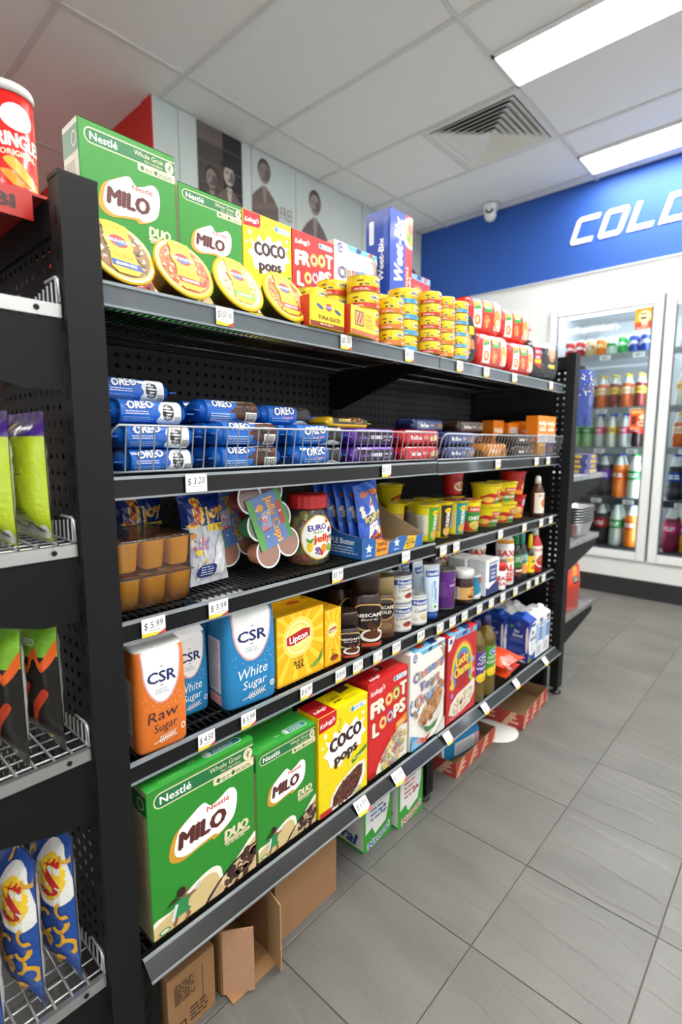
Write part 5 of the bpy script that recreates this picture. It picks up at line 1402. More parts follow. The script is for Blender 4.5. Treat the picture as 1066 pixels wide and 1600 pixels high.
# ---- red bags lying on the bottom shelf
def flatbag(seed, c='e04a22'):
    mb = MB(); P = Pillow(.15, .20, .045, 10, 12, seed, .003, .01)
    P.mesh(mb, c, 'crinkle'); A = Art(100, 130); A.p([(30, 130), (44, 130), (60, 40), (50, 40)], 'a88a5a'); A.r(0, 0, 100, 10, 'd03a1a'); A.sc(20, 50, 60, 44, 50, 2, ['f07a52', 'c8381a'], seed); P.art(mb, A, 'crinkle')
    return mb.obj('snack_bag')
KB = Kind(flatbag(4), 'snack bag', 'red bags piled flat on the bottom shelf')
KB.at((-.975, 1.790, Z5+.030), 'lower of two shiny red bags lying by the oil', rot=(0, R(90), R(5)))
KB.at((-.955, 1.800, Z5+.086), 'upper of two shiny red bags lying by the oil', rot=(0, R(92), R(-8)))
# ================================================================ shelf 3: jellies, popcorn, cup noodles
Z3, Z3R = ZS[3]
# shrink-wrapped double-deck pack of orange jelly cups
t = empty('jelly_cup_pack', (-.92, .448, Z3+.0006)); tag(t, 'shrink wrapped double deck pack of orange jelly cups', 'jelly cups')
cup = MB(); Sweep([(0, .0165, .0165), (.004, .0185, .0185), (.048, .0235, .0225), (.050, .0250, .0240), (.052, .0250, .0240)], 5, 20).mesh(cup, 'ef8a10', 'orange_jelly')
cme = None
for tier in range(2):
    for i in range(3):
        for j in range(3):
            loc = ((i-1)*.0505, (j-1)*.0492, tier*.0635+.001)
            if cme is None: c = cup.obj('cup', t, loc); cme = c.data
            else: c = link('cup', cme, t, loc)
    l = MB().box(-.077, .077, -.075, .075, .053+tier*.0635, .0545+tier*.0635, 'f0a84a', 'clear_plastic')
    A = Art(100, 100); A.r(4, 4, 96, 96, 'd88a3a'); A.b([(10, 20), (40, 10), (70, 30), (92, 60), (60, 88), (20, 70)], 'b84a2a'); A.b([(30, 60), (60, 50), (84, 70), (60, 90)], '5a8a3a'); A.sc(30, 50, 50, 44, 44, 6, ['f0b84a', 'd8602a', '7aa04a', 'e8d8b0'], 3)
    l.art(A, plane((.077, -.075, .0545+tier*.0635), (0, .15, 0), (-.154, 0, 0), (0, 0, 1)), 'film'); l.obj('lid_film', t)
wr = MB(); Sweep([(.0, .074, .072), (.05, .0785, .0765), (.064, .0772, .0752), (.115, .0785, .0765), (.1225, .077, .075)], 9, 44).mesh(wr, 'fff', 'clear_film'); wr.obj('shrink_wrap', t)
# bags of jelly sticks
def stickbag(seed):
    mb = MB(); P = Pillow(.105, .19, .045, 12, 16, seed, .002, .01)
    P.mesh(mb, lambda u, v: '1c2a6a' if v > .62 else ('c9ccd4' if (int(u*12)+int(v*16)) % 3 else 'b9bcc8'), 'film', 'aab0c0')
    A = Art(105, 190); A.r(0, 118, 105, 182, '1c2c74'); A.r(0, 182, 105, 190, '2a3a84')
    A.t('J', 24, 152, 42, 'f0c84a', 28, .04); A.t('J', 24, 152, 38, 'd8502a', 22, .02); A.t('joy', 72, 146, 26, 'f6d86a', 48, .05, .1, 8); A.t('joy', 72, 147, 24, 'c8822a', 44, .02, .1, 8)
    A.r(48, 106, 104, 120, 'f0c81e', 2); A.t('JELLY STICKS', 76, 113, 7, '1c2c74', 50, .03)
    rg = random.Random(seed)
    for k in range(16):
        x = rg.uniform(4, 58); y = rg.uniform(8, 96); c = rg.choice(['e8b04a', 'd87a9a', 'a88ac0', 'e8e0c8', 'c84a3a', '8ab0d8', 'd8e0e8'])
        A.line(x, y, x+rg.uniform(-5, 5), y+rg.uniform(14, 26), 5, c)
    for x, y, c in ((14, 100, 'e89a2a'), (22, 66, 'f0d03a'), (10, 84, 'e8e4da')): A.e(x, y, 8, 6, c)
    A.b([(56, 20), (60, 60), (74, 92), (92, 84), (101, 50), (100, 20)], 'e6e8ee')
    A.b([(20, 36), (40, 40), (60, 38), (64, 28), (58, 16), (34, 14), (18, 20)], '24347e'); A.small(26, 34, 32, 4, 'dfe4f2', 2, 5)
    P.art(mb, A, 'film')
    return mb.obj('jelly_stick_bag')
KJB = Kind(stickbag(3), 'jelly bag', 'bags of jelly sticks')
KJB.at((-.905, .592, Z3+.0008), 'jelly stick bag with yellow joy lettering in front', rot=(0, R(-8), R(6)))
KJB.at((-1.02, .515, Z3+.0008), 'jelly stick bag half hidden behind the orange cups', rot=(0, R(-6), R(0)))
# six-cup hanging trays with a blue card
def sixpack():
    t = MB(); W, H = .118, .185
    cols = ['red_jelly', 'red_jelly', 'green_jelly', 'green_jelly', 'peach_jelly', 'peach_jelly']
    rim = MB()
    # joined clear lid plate: six discs
    for k in range(6):
        cx = -.030+.060*(k % 2); cz = H-.033-.059*(k//2)
        pts = [(cx+.032*math.cos(R(20*i)), cz+.032*math.sin(R(20*i))) for i in range(18)]
        rim.prism(pts, 0, .0014, 'fff', 'clear_plastic', 'x')
    root = rim.obj('jelly_cup_tray')
    for k in range(6):
        cx = -.030+.060*(k % 2); cz = H-.033-.059*(k//2)
        m = MB(); Sweep([(-.045, .019, .019), (-.040, .022, .022), (-.004, .028, .028), (-.0006, .0285, .0285)], 2, 20).mesh(m, 'fff', cols[k])
        m.obj('cup', root, (0, cx, cz), (0, R(90), 0))
        e = MB(); Sweep([(.0014, .0285, .0285), (.0022, .031, .031), (.0022, .032, .032), (.0006, .0322, .0322)], 2, 24).mesh(e, 'e8eaec', 'plastic', False, False); e.obj('rim', root, (0, cx, cz), (0, R(90), 0))
    c = MB().box(.0028, .0034, -.047, .047, .042, .152, '5a7ab4', 'card')
    A = Art(94, 110); A.r(0, 0, 94, 110, '5f7fb8'); A.p([(0, 0), (14, 0), (20, 30), (12, 60), (18, 90), (8, 110), (0, 110)], '5aa04a'); A.p([(84, 0), (94, 0), (94, 110), (80, 110), (86, 70), (80, 40)], '4a9440'); A.e(30, 84, 9, 8, 'e8a04a'); A.e(34, 60, 8, 10, 'c84a3a'); A.r(22, 36, 40, 46, 'b83a4a'); A.sc(10, 30, 60, 16, 40, 3, ['e8e8f0', 'd8902a', '5a9a3a', 'e8d8c8'], 9)
    A.t('Jelly Cups', 60, 52, 19, 'f6dc6a', 98, .04, 0, -90); A.t('Jelly Cups', 60, 52, 17, 'd8702a', 94, .02, 0, -90); A.r(74, 34, 86, 84, 'c83a2a', 2); A.small(76, 60, 8, 1, 'f6e6d0', 4, 5)
    for k in range(9): A.line(20+1*k, 40+4*k, 46+1*k, 42+4*k, 1.2, 'f0f2f4')
    c.art(A, plane((.0034, -.047, .042), (0, .094, 0), (0, 0, .110), (1, 0, 0)), 'film'); c.obj('card_sleeve', root)
    return root
KSX = Kind(sixpack(), 'jelly cups', 'six-cup jelly trays')
KSX.at((-.862, .757, Z3+.0230), 'six-cup jelly tray with blue card, tilted in front of the jar', rot=(R(15), R(-9), R(2))).scale = (1.05, 1.05, 1.05)
KSX.at((-.938, .705, Z3+.0230), 'six-cup jelly tray partly hidden behind the front tray', rot=(R(15), R(-9), R(2))).scale = (1.05, 1.05, 1.05)
# big jelly jar
t = empty('jelly_jar', (-.897, .868, Z3+.0006)); tag(t, 'clear jelly jar with red screw lid and round white label', 'jar')
m = MB(); pr = [(0, .046, .046), (.006, .052, .052), (.03, .056, .056), (.09, .056, .056), (.112, .050, .050), (.124, .043, .043), (.134, .042, .042)]
Sweep(pr, 2, 28).mesh(m, 'fff', 'clear_plastic'); m.obj('glass', t)
m = MB(); rg = random.Random(4)
for k in range(60):
    a = rg.random()*2*PI; q = math.sqrt(rg.random())*.041; z = .012+rg.random()*.098
    if z > .1: q *= .7
    c = rg.choice(['d8c020', 'e8d040', 'b83a22', 'c8a820', '9a9a1e', 'd86a2a'])
    n0 = len(m.V); Sweep([(-.013, .002, .002), (-.008, .010, .010), (.006, .011, .011), (.011, .006, .006)], 2, 8).mesh(m, c, 'plastic')
    for i in range(n0, len(m.V)): v = m.V[i]; m.V[i] = (v[0]+q*math.cos(a), v[1]+q*math.sin(a), v[2]+z)
tag(m.obj('jelly_sweets', t), kind='stuff')
m = MB()
n = 40; zz = [.132, .134, .160, .164]; rr = [.0465, .0485, .0485, .046]
for j in range(4):
    for i in range(n): r_ = rr[j]-(.0009 if (i % 2 and j in (1, 2)) else 0); m.V.append((r_*math.cos(2*PI*i/n), r_*math.sin(2*PI*i/n), zz[j]))
k_ = m.mi('plastic')
for j in range(3):
    for i in range(n): a, b = j*n+i, j*n+(i+1) % n; m.F.append((a, b, b+n, a+n)); m.C.append(hx('cc2222')); m.M.append(k_); m.S.append(False)
m.F.append(tuple(3*n+i for i in range(n))); m.C.append(hx('d02a2a')); m.M.append(k_); m.S.append(False); m.obj('lid', t)
m = MB(); sw = Sweep([(z, a+.0006, b+.0006) for z, a, b in pr], 2, 28)
A = Art(100, 110); A.e(50, 55, 48, 53, 'e2b82a', 32); A.e(50, 55, 45, 50, 'f4f4f0', 32)
A.t('EURO', 44, 80, 13, '3a2a8a', 48, .05, 0, 6); A.t('FRESH', 46, 68, 5, '6aa04a', 26, .03, 0, 6); A.t('jelly', 58, 54, 18, 'e8b040', 50, .06, .1, 4); A.t('jelly', 58, 55, 17, 'd02a3a', 47, .03, .1, 4)
A.e(74, 92, 5, 4, 'c8281e'); A.line(74, 94, 80, 100, 1.4, 'c8281e'); A.e(78, 72, 6, 7, '5a2a8a'); A.e(84, 78, 4, 4, 'e87a2a'); A.e(88, 54, 6, 6, '3a80c0')
A.e(24, 34, 8, 13, 'e8c82a'); A.p([(18, 46), (24, 42), (30, 46), (34, 56), (24, 50), (14, 56)], '3f8a34'); A.sc(14, 44, 26, 7, 10, 3, ['5a2a7a', '6a3a8c'], 5); A.e(60, 30, 9, 10, 'e88a2a'); A.e(76, 30, 8, 9, '7ab03a'); A.e(54, 18, 5, 6, 'd0302e'); A.small(78, 44, 12, 1, '5a5a5a', 1.6, 2)
sw.art(m, A, 'film', .325, .60, .012, .120); m.obj('label', t)
# popcorn tray: blue printed carton with a cut-away front, bags inside
t = empty('popcorn_tray', (-.90, 1.095, Z3+.0006)); tag(t, 'blue printed display tray for popcorn bags', 'display tray')
Wt, Dt = .262, .19
m = MB(); cb = 'a8926e'
m.box(-Dt/2, Dt/2, -Wt/2, Wt/2, 0, .002, cb, 'cardboard')
m.prism([(-Wt/2, 0), (Wt/2, 0), (Wt/2, .034), (Wt*.36, .030), (Wt*.1, .040), (-.02, .030), (-Wt*.3, .046), (-Wt/2, .054)], Dt/2-.0015, Dt/2, cb, 'cardboard', 'x')
for s_ in (-1, 1):
    hb = .10 if s_ < 0 else .12
    m.prism([(-Dt/2, 0), (Dt/2, 0), (Dt/2, .054 if s_ < 0 else .034), (Dt*.1, .060 if s_ < 0 else .066), (-Dt*.2, .09), (-Dt/2, hb)], s_*Wt/2-.00075, s_*Wt/2+.00075, cb, 'cardboard', 'y')
m.box(-Dt/2, -Dt/2+.0015, -Wt/2, Wt/2, 0, .11, cb, 'cardboard')
A = Art(262, 54); A.p([(0, 0), (262, 0), (262, 34), (225, 30), (157, 40), (110, 30), (52, 46), (0, 54)], '1f5fa8')
A.p([(50, 0), (100, 0), (108, 31), (52, 46)], 'e8902a'); A.t('TRIPLE', 78, 29, 9, '2a2416', 42, .04); A.t('Butter', 77, 16, 10, '2a2416', 40, .03, .2); A.p([(168, 0), (220, 0), (232, 31), (190, 36)], 'e0b42a'); A.t('Gourmet', 200, 25, 6, '2a2416', 34, .02); A.t('BUTTER', 202, 15, 7, '2a2416', 38, .04); A.small(182, 6, 34, 1, '4a3a16', 2, 3)
for cx in (24, 140):
    st_ = []
    for k in range(10): a = R(90+36*k); r_ = 14 if k % 2 == 0 else 6; st_.append((cx+r_*math.cos(a), 24+r_*math.sin(a)*.95))
    A.p(st_, 'e6eef4'); A.small(cx-12, 6, 24, 1, 'dfe8f0', 2.4, 3)
m.art(A, plane((Dt/2, -Wt/2, 0), (0, Wt, 0), (0, 0, .054), (1, 0, 0)), 'card')
B = Art(190, 100); B.p([(0, 0), (190, 0), (190, 54), (114, 60), (57, 90), (0, 100)], '1f5fa8'); B.t('TRIPLE Butter', 110, 40, 14, 'dfe8f0', 110, .03); B.small(60, 24, 120, 3, 'cfdcea', 3, 7)
m.art(B, plane((-Dt/2, -Wt/2-.00075, 0), (Dt, 0, 0), (0, 0, .10), (0, -1, 0)), 'card')
m.obj('tray_body', t)
def popbag(seed):
    mb = MB(); P = Pillow(.105, .175, .022, 10, 14, seed, .0012, .008); P.mesh(mb, '2456c0', 'crinkle')
    A = Art(105, 175); A.r(0, 0, 105, 175, '2a5cc8'); A.r(18, 140, 98, 154, 'e87a2a'); A.small(22, 148, 70, 2, '7a2c10', 2.4, 5)
    A.p([(34, 0), (105, 0), (105, 54), (74, 46), (50, 30)], 'e8782a')
    s2 = []
    for k in range(10): a = R(92+36*k); r_ = 62 if k % 2 == 0 else 25; s2.append((58+r_*.8*math.cos(a), 76+r_*math.sin(a)))
    A.p([(x+2, y-2) for x, y in s2], 'c8302a'); A.p(s2, 'f0ece0')
    A.p([(18, 62), (100, 74), (102, 100), (20, 88)], '24408a'); A.t('POPPIN', 61, 81, 20, 'f0dc2a', 74, .03, .1, 8); A.small(48, 60, 40, 2, '3a5aa0', 2, 4.5); A.t('TRIPLE', 74, 24, 11, '7a2a10', 44, .04, 0, 6)
    for x, y in ((16, 112), (20, 100), (94, 130), (12, 18), (98, 118)): A.e(x, y, 8, 7, 'ece2c8')
    P.art(mb, A, 'crinkle'); return mb.obj('popcorn_bag')
KPB = Kind(popbag(2), 'popcorn bag', 'popcorn bags in the tray')
names = ['popcorn bag at the front of the tray, its star facing out', 'popcorn bag second in the tray', 'popcorn bag third in the tray', 'popcorn bag fourth in the tray', 'popcorn bag at the back of the tray']
for i in range(5):
    KPB.at((-.853-.0265*i, 1.060-.008*i, Z3+.0105), names[i], rot=(R(7), R(-4), R(4)))
# cup noodles
def ncup(H, r0, r1, base, lidc, art, name='noodle_cup', ribs=False):
    mb = MB(); sw = Sweep([(0, r0*.97, r0*.97), (.004, r0, r0), (H*.5, (r0+r1)/2, (r0+r1)/2), (H-.007, r1, r1), (H-.006, r1*1.06, r1*1.06), (H-.001, r1*1.06, r1*1.06)], 2, 28)
    sw.mesh(mb, base, 'plastic', True, False); sw.art(mb, art, 'plastic', .2, .8, .003, H-.008)
    o = mb.obj(name); l = MB(); Sweep([(H-.001, r1*1.07, r1*1.07), (H, r1*1.06, r1*1.06)], 2, 28).mesh(l, lidc, 'film')
    l.box(r1*1.0, r1*1.2, -.008, .008, H-.0008, H-.0002, lidc, 'film')
    A = Art(100, 100); A.e(50, 50, 44, 44, lidc); A.e(50, 56, 22, 16, 'e8e0c0' if lidc != '3a3c36' else '5a5c50'); A.t('MAGGI', 50, 30, 8, 'b82020', 36, .03)
    l.art(A, plane((r1, -r1, H), (0, 2*r1, 0), (-2*r1, 0, 0), (0, 0, 1)), 'film'); l.obj('lid', o); return o
def a_fusion(c1, txt, c2):
    A = Art(140, 110); A.r(0, 0, 140, 110, 'f0d818'); A.r(8, 20, 62, 86, c2); A.small(14, 78, 40, 12, 'f4f0e0' if c2 != 'e8e4d8' else '8a8478', 2, 5); A.r(66, 0, 112, 110, c1); A.p([(112, 0), (140, 0), (140, 110), (112, 110)], c1); A.t(txt, 92, 60, 16, 'f4f0ea', 44, .05, 0, 90 if len(txt) > 5 else 0); A.e(92, 92, 14, 9, 'f0d818'); A.t('MAGGI', 92, 92, 6, 'b82020', 20, .02); A.e(92, 20, 18, 16, 'd8a850'); A.sc(10, 92, 20, 14, 10, 4, ['c87a3a', 'e8c87a', '8aa04a'], 4); return A
KA = [Kind(ncup(.112, .030, .039, 'f0d818', 'f0d818', a_fusion('4aa034', 'FUSION', 'e8e4d8')), 'noodle cup', 'cup noodles'),
      Kind(ncup(.112, .030, .039, 'f0d818', 'f0d818', a_fusion('2a1c1a', 'FUSION', 'd8a078')), 'noodle cup', 'cup noodles'),
      Kind(ncup(.112, .030, .039, 'f0d818', '3a3c36', a_fusion('1f8a94', 'FUSION', 'd8c490')), 'noodle cup', 'cup noodles')]
A = Art(140, 110); A.r(0, 0, 140, 110, 'f0d818'); A.p([(20, 0), (140, 0), (140, 60), (60, 84), (20, 60)], '2f8a3a'); A.p([(20, 0), (80, 0), (40, 50), (20, 40)], 'c8282a'); A.r(52, 72, 120, 94, 'c8202a', 4); A.t('MAGGI', 86, 83, 12, 'f4e8c0', 50, .04); A.t('CHICKEN', 88, 50, 13, 'f4f4ea', 64, .05, 0, 4); A.e(84, 22, 26, 16, 'e8c050'); A.sc(16, 84, 22, 20, 11, 4, ['f0d890', 'd8a040', '8aa84a'], 6)
KCk = Kind(ncup(.108, .031, .039, 'f0d818', 'd8402a', A), 'noodle cup', 'cup noodles')
def at3(k, xf, y, D, label, rz=0, z=None): return k.at((xf-D/2, y, (Z3R if z is None else z)+.0006), label, rz)
at3(KA[0], -.835, 1.350, .084, 'yellow cup noodle with green panel at the bay joint', R(-35))
at3(KA[1], -.838, 1.436, .084, 'yellow cup noodle with black panel in the front row', R(-45))
at3(KA[2], -.834, 1.522, .084, 'cup noodle with teal panel and dark lid', R(-45))
at3(KCk, -.829, 1.608, .083, 'cup noodle with green chicken lettering in the front row', R(-40))
at3(KA[1], -.925, 1.315, .084, 'black panel cup noodle behind the popcorn tray')
at3(KA[0], -.925, 1.400, .084, 'green panel cup noodle in the second row')
at3(KA[1], -.925, 1.485, .084, 'black panel cup noodle in the second row behind the teal one')
at3(KA[2], -.922, 1.570, .084, 'dark lidded cup noodle in the second row')
at3(KA[2], -.920, 1.655, .084, 'dark lidded cup noodle beside the stacked bowls')
B = Art(150, 72); B.r(0, 0, 150, 72, 'f0d818'); B.p([(30, 0), (112, 0), (100, 36), (60, 44), (30, 30)], 'c8282a'); B.p([(70, 0), (124, 0), (124, 30), (88, 34)], '2f8a3a'); B.r(80, 40, 128, 58, 'c8202a', 4); B.t('MAGGI', 104, 49, 9, 'f4e8c0', 38, .04); B.t('CHICKEN', 98, 20, 9, 'f4f4ea', 44, .04); B.e(54, 18, 20, 11, 'e8c050'); B.barcode(126, 8, 146, 44, 3)
KBo = Kind(ncup(.076, .042, .054, 'f0d818', 'f2e03a', B, 'noodle_bowl'), 'noodle bowl', 'stacked noodle bowls')
at3(KBo, -.826, 1.752, .114, 'lower yellow noodle bowl of the left stack', R(-40))
at3(KBo, -.826, 1.753, .114, 'upper yellow noodle bowl of the left stack', R(-22), Z3R+.0775)
at3(KBo, -.822, 1.875, .114, 'lower yellow noodle bowl of the right stack', R(-35))
at3(KBo, -.822, 1.874, .114, 'upper yellow noodle bowl of the right stack', R(-60), Z3R+.0775)
at3(KBo, -.955, 1.80, .114, 'yellow noodle bowl in the back row behind the stacks')
C_ = Art(150, 90); C_.r(0, 0, 150, 90, 'c8181e'); C_.p([(0, 0), (150, 0), (150, 14), (0, 20)], 'e8a02a'); C_.e(78, 34, 26, 16, 'e8c060'); C_.sc(16, 78, 34, 22, 12, 4, ['d86a2a', 'f0d890', '4a2014'], 3); C_.r(96, 54, 136, 80, 'e8e4da', 3); C_.small(100, 72, 30, 3, '3a2a2a', 3, 7); C_.t('NOODLE', 70, 68, 9, '1c1414', 44, .05)
KRB = Kind(ncup(.092, .040, .050, 'c8181e', 'd8302a', C_, 'noodle_bowl'), 'noodle bowl', 'red noodle bowls')
at3(KRB, -.845, 2.010, .106, 'lower red noodle bowl at the far end of the shelf', R(-40))
at3(KRB, -.848, 2.010, .106, 'upper red noodle bowl at the far end of the shelf', R(20), Z3R+.0935)
D_ = Art(150, 110); D_.r(0, 0, 150, 110, 'c8181e'); D_.p([(0, 70), (150, 90), (150, 110), (0, 110)], 'a81418'); D_.e(70, 30, 30, 18, 'f0e8d0'); D_.e(70, 32, 24, 13, 'c87a3a'); D_.barcode(104, 74, 136, 104, 6); D_.small(40, 60, 60, 2, '1c1414', 4, 8)
KRC = Kind(ncup(.112, .032, .040, 'c8181e', 'd8302a', D_), 'noodle cup', 'red cup noodles')
at3(KRC, -.922, 1.657, .086, 'red cup noodle standing on a dark lidded cup', 0, Z3R+.1135)
at3(KBo, -1.06, 1.47, .114, 'yellow noodle bowl in the back row, in shadow', 0)
at3(KBo, -1.06, 1.47, .114, 'yellow noodle bowl on top in the back row', R(30), Z3R+.0775)
S_ = Art(60, 80); S_.r(0, 0, 60, 80, 'e8e0d0'); S_.e(34, 40, 16, 20, 'c87a4a'); S_.small(10, 70, 40, 2, '8a3a2a', 3, 6)
tag(sauce('sauce_bottle', .165, .026, '4a2414', 'e8e6e0', S_, .18), 'brown sauce bottle wedged by the end panel above the tomato sauce', 'sauce bottle').location = (-.835, 2.105, Z3R+.0006)
# ================================================================ shelf 2: biscuit packets behind the wire fence
class Roll:
    """packet lying along Y: rounded section, tapered ends with flat fins. art wraps from low front over the top"""
    def __init__(s, L, D, H, e=3., fin=.014, n=24, nu=12):
        s.L, s.D, s.H, s.e, s.fin, s.n, s.nu = L, D, H, e, fin, n, nu
        s.ys = [-L/2+fin, -L/2+fin+.004, -L/2+fin+.014]+[(-.5+.15+.7*k/4)*L for k in range(5)]+[L/2-fin-.014, L/2-fin-.004, L/2-fin]
        s.ks = [.12, .72, .97]+[1.]*5+[.97, .72, .12]
    def sec(s, a, k, l=0):
        c, q = math.cos(a), math.sin(a); p = (abs(c)**s.e+abs(q)**s.e)**(-1/s.e)
        return ((s.D/2*(.5+.5*k)+l)*c*p, (s.H/2*k+l)*q*p+s.H/2)
    def mesh(s, mb, col, m, finc=None):
        base = len(mb.V); n = s.n; kk = mb.mi(m)
        for y, k in zip(s.ys, s.ks):
            for i in range(n): x, z = s.sec(2*PI*i/n, k); mb.V.append((x, y, z))
        for j in range(len(s.ys)-1):
            for i in range(n):
                a, b = base+j*n+i, base+j*n+(i+1) % n
                mb.F.append((a, a+n, b+n, b)[::-1]); mb.C.append(hx(col)); mb.M.append(kk); mb.S.append(True)
        for sg in (-1, 1):
            y0, y1 = sg*(s.L/2-s.fin), sg*s.L/2
            mb.box(-s.D*.44, s.D*.44, min(y0, y1), max(y0, y1), s.H/2-.0012, s.H/2+.0012, finc or col, m)
    def S(s, a0=-60, a1=150):
        def f(a, b, l):
            y = (-.5+.5/1)*0+(-s.L/2+s.fin+.014)+a*(s.L-2*s.fin-.028)
            x, z = s.sec(R(a0+(a1-a0)*b), 1, l); return (x, y, z)
        return f
    def art(s, mb, A, m, a0=-60, a1=150):
        mb.art(A, s.S(a0, a1), m, [k/4 for k in range(1, 4)], [(360/s.n*i-a0)/(a1-a0) for i in range(-s.n, s.n) if a0 < 360/s.n*i < a1], .0005, .00005)
def cookie(A, x, y, r, seed):
    A.e(x, y, r, r*1.25, '1c1a1a'); A.ring(x, y, r*.75, r*.86, '3c3836', 16, 0, 360, 1.25); A.sc(26, x, y, r*.66, r*.8, r*.09, ['4a4644', '2c2a2a', '5a5654'], seed)
def oreo(kind):
    L = .165 if kind == 0 else .185
    mb = MB(); ro = Roll(L, .058, .044 if kind else .0400, 2.8); base = {0: '1560c0', 1: '1560c0', 2: '1a66c4'}[kind]
    ro.mesh(mb, base, 'crinkle', '1552a8')
    W, H = 140, 84; A = Art(W, H); A.r(0, 0, W, H, base)
    if kind == 0:
        A.b([(82, 8), (90, 20), (84, 30), (92, 40), (104, 46), (146, 52), (146, -2), (100, 0)], 'e6eaee'); cookie(A, 108, 25, 14, 3)
        A.t('OREO', 44, 37, 14, '0f3a86', 64, .07, .15, 3); A.t('OREO', 44, 37, 13, 'f4f6f8', 58, .035, .15, 3); A.small(10, 24, 60, 2, 'dfe8f2', 1.4, 4); A.small(6, 14, 70, 3, '8ab8e8', 1.2, 3); A.small(6, 66, 70, 3, 'b8d4f0', 2, 5); A.barcode(122, 3, 139, 20, 4)
    elif kind == 1:
        A.r(0, 56, W, 76, '4a2a1e'); A.b([(60, 20), (80, 36), (100, 56), (130, 66), (146, 60), (146, 10), (110, 6)], '4a2418'); A.b([(70, 44), (96, 60), (120, 64), (146, 56), (146, 48), (100, 46)], 'e4e0da'); A.sc(12, 118, 40, 14, 18, 3, ['2a1a16', '5a3628'], 4)
        cookie(A, 104, 32, 9, 5); A.t('OREO', 40, 38, 13, '0f3a86', 56, .07, .15); A.t('OREO', 40, 38, 12, 'f4f6f8', 52, .035, .15); A.r(6, 4, 74, 22, '2a74cc'); A.small(10, 18, 58, 4, 'cfe0f4', 1.4, 4); A.small(10, 66, 40, 1, 'f0ece6', 4, 5); A.barcode(104, 4, 136, 24, 6)
    else:
        A.b([(96, 10), (100, 50), (112, 78), (146, 80), (146, 4)], '1d1b1b'); cookie(A, 120, 28, 13, 7); A.t('OREO', 52, 34, 17, '0f3a86', 74, .07, .15, 4); A.t('OREO', 52, 34, 16, 'f4f6f8', 68, .035, .15, 4); A.t('Original', 60, 19, 5, 'e89ac0', 36, .03, .1, 4); A.small(10, 16, 70, 2, '9ac4ea', 2, 5); A.b([(76, 2), (100, 14), (130, 10), (146, 2), (146, -4), (76, -4)], 'dfe4ea')
    ro.art(mb, A, 'crinkle'); return mb.obj('biscuit_packet')
KO_ = [Kind(oreo(k), 'biscuits', 'blue sandwich biscuit packets') for k in range(3)]
def slab(L, D, H, base, art, wrap='film', finc=None, e=5.):
    mb = MB(); ro = Roll(L, D, H, e, .010); ro.mesh(mb, base, wrap, finc or base); ro.art(mb, art, wrap, -45, 135); return mb.obj('biscuit_packet')
def A_purple():
    A = Art(180, 110); A.r(0, 0, 180, 110, '5a2a96'); A.r(0, 6, 180, 46, '241436'); A.t('Cadbury', 34, 26, 12, '7a5ab0', 50, .02, .2); A.t('COOKIES', 92, 27, 13, 'f2eef4', 56, .05); A.t('CHOC CHIP', 150, 30, 8, 'e0d8e8', 46, .03); A.small(128, 18, 44, 2, 'b8a8cc', 1.6, 4); A.r(0, 46, 180, 52, '7a4ac0'); A.sc(14, 130, 84, 36, 18, 6, ['b87a3a', '8a5a2a', '4a2a18'], 3); return A
def A_tim(c, c2, cols):
    A = Art(190, 110); A.r(0, 0, 190, 110, c); A.r(0, 4, 190, 50, c2); A.t('Tim', 36, 27, 16, 'f4f2ee', 26, .06); A.t('Tam', 68, 27, 16, 'f4f2ee', 34, .06); A.small(96, 32, 34, 3, 'e8dcd8', 2, 5); A.r(138, 12, 166, 34, cols[0], 6); A.r(156, 16, 186, 40, cols[1], 6); A.r(140, 10, 164, 14, cols[2], 2); A.t('Tim Tam', 80, 80, 16, 'f0ece8', 70, .05); A.r(130, 64, 180, 96, cols[0], 6); return A
KPu = Kind(slab(.188, .075, .042, '5a2a96', A_purple(), finc='6a38a8'), 'biscuits', 'purple cookie packets')
KRe = Kind(slab(.205, .08, .042, 'b81420', A_tim('b81420', 'c41a26', ['d8b48a', 'e0c29a', '6a3a22'])), 'biscuits', 'red biscuit packets')
KNa = Kind(slab(.205, .08, .042, '1c2c66', A_tim('1c2c66', '223474', ['6a4632', '8a6248', '3a2418'])), 'biscuits', 'navy biscuit packets')
KCa = Kind(slab(.165, .08, .050, 'c87a1c', A_tim('c87a1c', 'd88a22', ['8a4a1c', 'a85c24', '5a2c14'])), 'biscuits', 'caramel biscuit packets')
KBr = Kind(slab(.205, .08, .042, '3a241c', A_tim('3a241c', '4a3026', ['7a5238', '8a6248', '2a1812'])), 'biscuits', 'brown biscuit packets')
A = Art(180, 110); A.r(0, 0, 180, 110, 'e2b81c'); A.r(0, 20, 180, 60, '2a2418'); A.sc(20, 120, 40, 40, 16, 6, ['b87a3a', '8a5a2a'], 3); A.t('COOKIES', 60, 40, 13, 'f0dc6a', 60, .05); A.r(0, 78, 180, 86, '6a2a8a')
KYe = Kind(slab(.188, .075, .030, 'e2b81c', A), 'biscuits', 'yellow cookie packets')
Z2L, Z2R = ZS[2]
def at2(k, xf, y, D, layer, h, label, rz=0, zoff=0):
    z = (Z2L if y < YM else Z2R)
    return k.at((xf-D/2, y, z+.0008+layer*h+zoff), label, rz)
